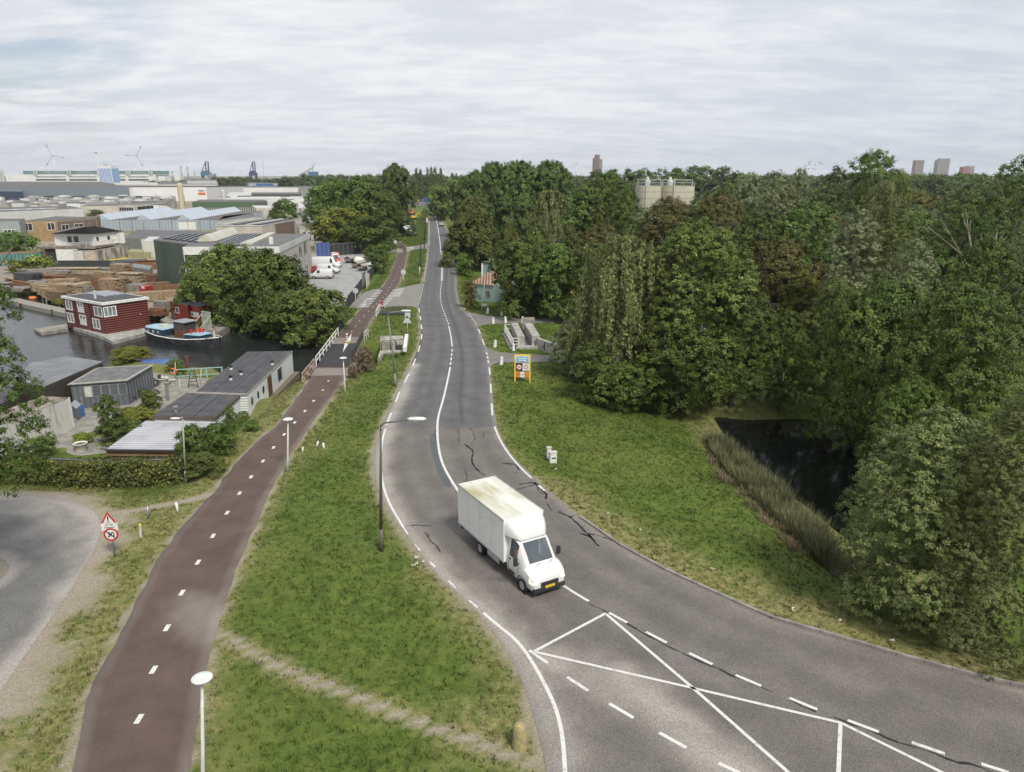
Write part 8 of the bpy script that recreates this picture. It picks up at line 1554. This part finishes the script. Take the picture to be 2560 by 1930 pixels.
def turbine(x, yb, yh, Y, blade_px, angs, label):
    b_ = WY(x, yb, Y); b_.z = -1; h_ = WH(b_, yh); t = thing('wind_turbine', label, 'wind turbine', b_); L_ = blade_px * Y / FPX; k = MB(); k.tube([(0, 0, 0), (0, 0, h_)], [1.9, 1.0], 12); k.build('tower', WP, t, smooth=True)
    k = MB(); k.cbox((0, 0, h_ + .5), (3.5, 7, 3.5)); k.build('nacelle', WP, t); k = MB(); k.lathe([(0, -2), (1.6, -1), (1.8, 1)], 10); o = k.build('hub', WP, t); o.location = (0, -4.5, h_ + .5); o.rotation_euler.x = R(90)
    for a in angs:
        a = R(a); d = Vector((math.cos(a), 0, math.sin(a))); c_ = Vector((0, -4.5, h_ + .5)); n_ = Vector((-d.z, 0, d.x)); k = MB(); vs = []
        for s, w_ in ((.03, .7), (.2, 1.3), (.6, .8), (1, .25)): vs += [c_ + d * L_ * s + n_ * w_, c_ + d * L_ * s + Vector((0, -.4, 0)), c_ + d * L_ * s - n_ * w_ * .5, c_ + d * L_ * s + Vector((0, .4, 0))]
        k.add(vs, [(i * 4 + j, i * 4 + (j + 1) % 4, i * 4 + 4 + (j + 1) % 4, i * 4 + 4 + j) for i in range(3) for j in range(4)] + [(12, 13, 14, 15)]); bl_ = k.build('blade', STL if 'striped blades' in label else WP, t)
        if 'striped blades' in label:
            k = MB(); k.cbox(c_ + d * L_ * .72, (L_ * .14, 1.2, 2.6), M=Matrix.Rotation(-a, 3, 'Y')); k.build('blade_band', mat('band_grey_red', (.24, .16, .16), .6), bl_)
turbine(141, 442, 390, 2300, 34, (112, -8, 232), 'leftmost wind turbine with striped blades'); turbine(249, 442, 383, 2000, 22, (150, 40, 278), 'middle white wind turbine rising behind the blue striped block'); turbine(350, 442, 390, 2300, 32, (58, 178, 298), 'right hand wind turbine of the three with striped blades'); turbine(1440, 442, 410, 3000, 18, (82, 205, 325), 'small lone wind turbine left of the brown tower')
def crane(x, Y, yt, wpx, label, m, m2, yb=446):
    p = WY(x, 440, Y); t = thing('harbour_crane', label, 'crane', (p.x, p.y, -1)); s = Y / FPX; h_ = WH((p.x, p.y, -1), yt); hb = WH((p.x, p.y, -1), 431); w_ = wpx * s; k = MB()
    for a, b_ in ((-1, 0), (1, 0), (-1, 8), (1, 8)): k.beam((a * w_ * .42, b_, 0), (a * w_ * .36, b_, hb), 2.2)
    k.build('portal_legs', m, t); k = MB(); k.box((-w_ * .5, -2, hb * .72), (w_ * .5, 9, hb)); k.box((-w_ * .3, -2, hb), (w_ * .25, 7, hb + (h_ - hb) * .16)); k.build('machinery_house', m2, t)
    k = MB()
    for a in (.10, .42): k.beam((w_ * a, 0, hb), (w_ * (a + .02), 0, h_), 1.8)
    for i in range(6): z = hb + (h_ - hb) * (i + 1) / 6; k.beam((w_ * .1, 0, z), (w_ * .42, 0, z), 1.2)
    k.beam((w_ * .1, 0, hb + (h_ - hb) * .9), (-w_ * .4, 0, hb), 1.2); k.build('jib', m, t)
crane(514, 1700, 404, 22, 'tall navy harbour crane with a blue machine house on the skyline', NAVY, BLUC); crane(632, 1700, 404, 17, 'second navy harbour crane standing alone on the skyline', NAVY, NAVY)
p = WY(766, 440, 1500); t = thing('harbour_crane', 'low blue grey crane with a sloping boom above the white factory', 'crane', (p.x, p.y, -1)); k = MB(); k.box((4, 0, 0), (22, 8, 26)); k.build('machinery_house', BLUC, t); k = MB(); k.beam((-12, 2, 20), (14, 2, 34), 3); k.beam((-12, 2, 20), (10, 2, 24), 2); k.beam((12, 2, 26), (16, 2, 42), 1.2); k.build('jib', STL, t)
simple_post('ship_mast', 'tall thin ship mast above the blue containers', 'mast', (661, 470), (657.5, 399), .35, STL); skyblock('crane_base', 'grey box beside the first navy crane', 'building', 523, 537, 434, 446, 1650, 10, mat('mid_grey_cladding', (.27, .28, .28)))
# storage tanks in the wood
TK = mat('tank_cream', (.56, .52, .40), .6, (.46, .43, .34), .25, stretch=(1, 1, .3)); 
for x, rp, lb in ((1622, 32, 'left round cream storage tank rising from the wood'), (1692, 42, 'right larger round cream storage tank rising from the wood')):
    t, h_, r_ = cyl('storage_tank', lb, 'tank', x, 265, 464.5, rp, TK, -1.5, .004); k = MB(); 
    for i in range(22): a = i * 2 * math.pi / 22; k.beam((r_ * math.cos(a), r_ * math.sin(a), h_), (r_ * math.cos(a), r_ * math.sin(a), h_ + 1.1), .12)
    k.tube([(r_ * math.cos(a), r_ * math.sin(a), h_ + 1.1) for a in [i * 2 * math.pi / 22 for i in range(23)]], .08, 4); k.build('railing', GREYM, t); k = MB(); k.lathe([(1.0, h_), (1.0, h_ + 1.6), (.5, h_ + 2.2), (.4, h_ + 3), (0, h_ + 3)], 12, c=(-.5 if x < 1650 else -2.4, 0, 0)); k.build('dome_turret', mat('turret_grey', (.48, .49, .48), .6), t, smooth=True)
    k = MB(); [k.lathe([(r_ * 1.006, h_ * f), (r_ * 1.012, h_ * f + .1), (r_ * 1.006, h_ * f + .2)], 28) for f in (.62, .75, .88)]; k.build('hoop', mat('hoop_grey', (.38, .36, .30), .6), t); k = MB(); k.beam((-r_ * .35, -r_ * .97, 0), (-r_ * .35, -r_ * .97, h_ + 2.4), .22); k.beam((-r_ * .9, -2, h_ + 2.0), (r_ * .8, -2, h_ + 2.0), .16); k.beam((-r_ * .9, -2, h_), (-r_ * .9, -2, h_ + 2.0), .16); k.beam((r_ * .8, -2, h_), (r_ * .8, -2, h_ + 2.0), .16); k.build('pipework', WOFF, t)
# towers
BRT = mat('tower_brick', (.20, .13, .11), .8, (.26, .18, .16), .05); GLT = mat('tower_grey', (.36, .35, .34), .7)
def tower(label, parts, Y, m, m2, z0=-1):
    p = WY(parts[0][0], 440, Y); t = thing('tower_block', label, 'building', (p.x, p.y, z0))
    for i, (x0, x1, y0, mm) in enumerate(parts):
        a, b_ = WY(x0, y0, Y), WY(x1, y0, Y); k = MB(); k.box((a.x, Y + i * 1.5, z0), (b_.x, Y + 18 + i, a.z)); bw(k, 'wall', m if mm == 0 else m2, t); k = MB(); nfl = int((a.z - z0) / 3.2)
        for f in range(nfl): z = z0 + 3.2 * f; k.box((a.x + (b_.x - a.x) * .12, Y + i * 1.5 - .25, z + 1.0), (a.x + (b_.x - a.x) * .88, Y + i * 1.5 - .05, z + 2.3))
        bw(k, 'window_row', mat('tower_glass', (.14, .15, .17), .3), t)
tower('tall brown stepped residential tower on the horizon left of the tanks', [(1484, 1490, 395, 0), (1489, 1500, 386.5, 0), (1500, 1507, 397, 1)], 1500, BRT, GLT)
tower('brown tower block on the right horizon', [(2292, 2312, 400.5, 0)], 1900, mat('pink_brick', (.33, .26, .25), .8), GLT); tower('grey wide tower block on the right horizon', [(2347, 2355, 400, 1), (2354, 2378, 396, 1)], 1900, GLT, GLT); tower('low red and grey flats on the right horizon', [(2410, 2425, 417, 0), (2423, 2439, 414.5, 1)], 1900, mat('red_brick', (.36, .16, .12), .8), GLT)
skyblock('low_roof', 'white low roof glimpsed left of the domed tree', 'building', 1990, 2012, 436, 442, 700, 20, WP)
# birds
for i in range(14):
    x, y = random.uniform(2008, 2058), random.uniform(403, 424); p = WY(x, y, 240); k = MB(); s = random.uniform(.35, .55); k.add([(-s, 0, .12), (-.1, .1, 0), (0, .18, 0), (.1, .1, 0), (s, 0, .12), (0, -.25, 0), (0, .05, .06), (0, .05, -.06)], [(0, 1, 6, 5), (6, 3, 4, 5), (5, 1, 7), (7, 3, 5), (1, 2, 6), (2, 3, 6)]); o = k.build('bird', mat('bird_dark', (.06, .05, .05), .8), loc=p); o.rotation_euler = (random.uniform(-.5, .5), random.uniform(-.4, .4), random.uniform(0, 6)); tag(o, 'dark bird circling above the wood beside the domed tree', 'bird', 'birds circling above the wood')
# teal house and villa
F = W(1180, 752, -.1); F2 = W(1236, 758, -.1); TEAL = mat('teal_boards', (.27, .38, .35), .7, (.23, .33, .31), 1); d = xy(F2) - xy(F); bk = Vector((-d.y, d.x, 0)).normalized() * 7; q = [xy(F), xy(F2), xy(F2) + bk, xy(F) + bk]; bk2 = bk * .42
t = thing('house', 'teal wooden house with orange tiled roof half hidden by trees', 'house', (F.x, F.y, -.1)); k = MB(); k.prism(q, -.3, 2.7); k.prism([q[0] + bk2, q[1] + bk2, q[2], q[3]], 2.7, 5.5); bw(k, 'wall', TEAL, t); 
k = MB(); e = .25; a0, a1 = q[0] - d.normalized() * e - bk.normalized() * e, q[1] - bk.normalized() * e; k.add([(a0.x, a0.y, 2.65), (a1.x, a1.y, 2.65), (*(q[1] + bk2 + Vector((0, 0, 0)))[:2], 4.9), (*(q[0] + bk2 * .98 + d * .62)[:2], 4.9), (*(q[0] + bk2)[:2], 2.75)], [(0, 1, 2, 3), (0, 3, 4)]); bw(k, 'tiled_roof', ribmat('roof_tiles', (.36, .22, .15), 'x', .45, .8, (.44, .30, .22), .8, .6), t)
k = MB(); k.prism(grow([q[0] + bk2, q[1] + bk2, q[2], q[3]], .15), 5.5, 5.75); bw(k, 'flat_roof', mat('dark_roof_edge', (.08, .07, .065), .8), t); k = MB(); k.beam((*(q[0] + bk2)[:2], 2.7), (*(q[0] + bk2)[:2], 5.5), .25); bw(k, 'corner_board', WP, t)
window(t, q[0], q[1], .62, .82, .6, 1.8, mat('pinkish_frame', (.5, .35, .3), .6), DWIN, 1, .08); p = q[0] + bk * .6 + d * .3; k = MB(); k.cbox((p.x, p.y, 5.95), (1.2, .8, .35)); bw(k, 'roof_vent', WP, t)
q = px([(1862, 757), (1975, 760), (1992, 731), (1895, 726)], 2.6); t = block('villa', 'white villa with dark flat roof and skylight glimpsed between the trees', 'house', q, -2.2, 2.6, CREAM, ROOFK, WP, .35, .5); window(t, q[0], q[1], .1, .45, -1.6, .8, WP, DWIN, 2, .12); window(t, q[0], q[1], .55, .9, -1.6, .8, WP, DWIN, 2, .12); panel(t, q[0], q[1], -.02, 1.02, .95, 1.25, WP, 'balcony_beam', .3, .9)
for a, b_ in ((1955, 742), (1905, 733)): p = W(a, b_, 2.7); k = MB(); k.lathe([(.9, 0), (.5, .6), (0, .62)], 4, c=p); bw(k, 'roof_light', WP, t)
t, q = container('white shed wall glimpsed between trees above the pond', (1735, 868), (1700, 860), (1770, 855), -1.8, 2.0, WP, ROOFK, 'shed', 'shed')
k = MB(); k.cbox((W(1368, 785) + Vector((0, 0, .6))), (1.6, .3, 1.3)); tag(k.build('notice_panel', mat('wood_board', (.20, .17, .12), .8)), 'weathered wooden panel at the foot of the trees by the track', 'panel')
# ---------------------------------------------------------------- the air
hz_ = MB(); hz_.box((-4500, -120, -8), (4500, 5200, 155)); hm_ = bpy.data.materials.new('haze'); hm_.use_nodes = True; _n = hm_.node_tree; _n.nodes.clear(); _o = _n.nodes.new('ShaderNodeOutputMaterial'); _v = _n.nodes.new('ShaderNodeVolumePrincipled')
_v.inputs['Color'].default_value = (.86, .92, 1, 1); _v.inputs['Density'].default_value = .00010; _v.inputs['Anisotropy'].default_value = .2; _n.links.new(_v.outputs[0], _o.inputs['Volume'])
tag(hz_.build('haze', hm_), 'thin pale summer haze that fades the horizon', 'haze', kind='stuff')
# where several look-alikes share a description, say which one by its order
ORD = 'first second third fourth fifth sixth seventh eighth ninth tenth eleventh twelfth thirteenth fourteenth fifteenth sixteenth seventeenth eighteenth nineteenth twentieth'.split()
bpy.context.view_layer.update(); _by = {}
for o in SC.objects:
    if o.parent is None and o.get('label') and o.get('group') and o.get('kind') is None: _by.setdefault(o['label'], []).append(o)
for lb, os_ in _by.items():
    if 1 < len(os_) <= 20:
        os_.sort(key=lambda o: proj(o.location)[0])
        for i, o in enumerate(os_): o['label'] = lb + ', ' + ('leftmost' if i == 0 else 'rightmost' if i == len(os_) - 1 else ORD[i] + ' from left')
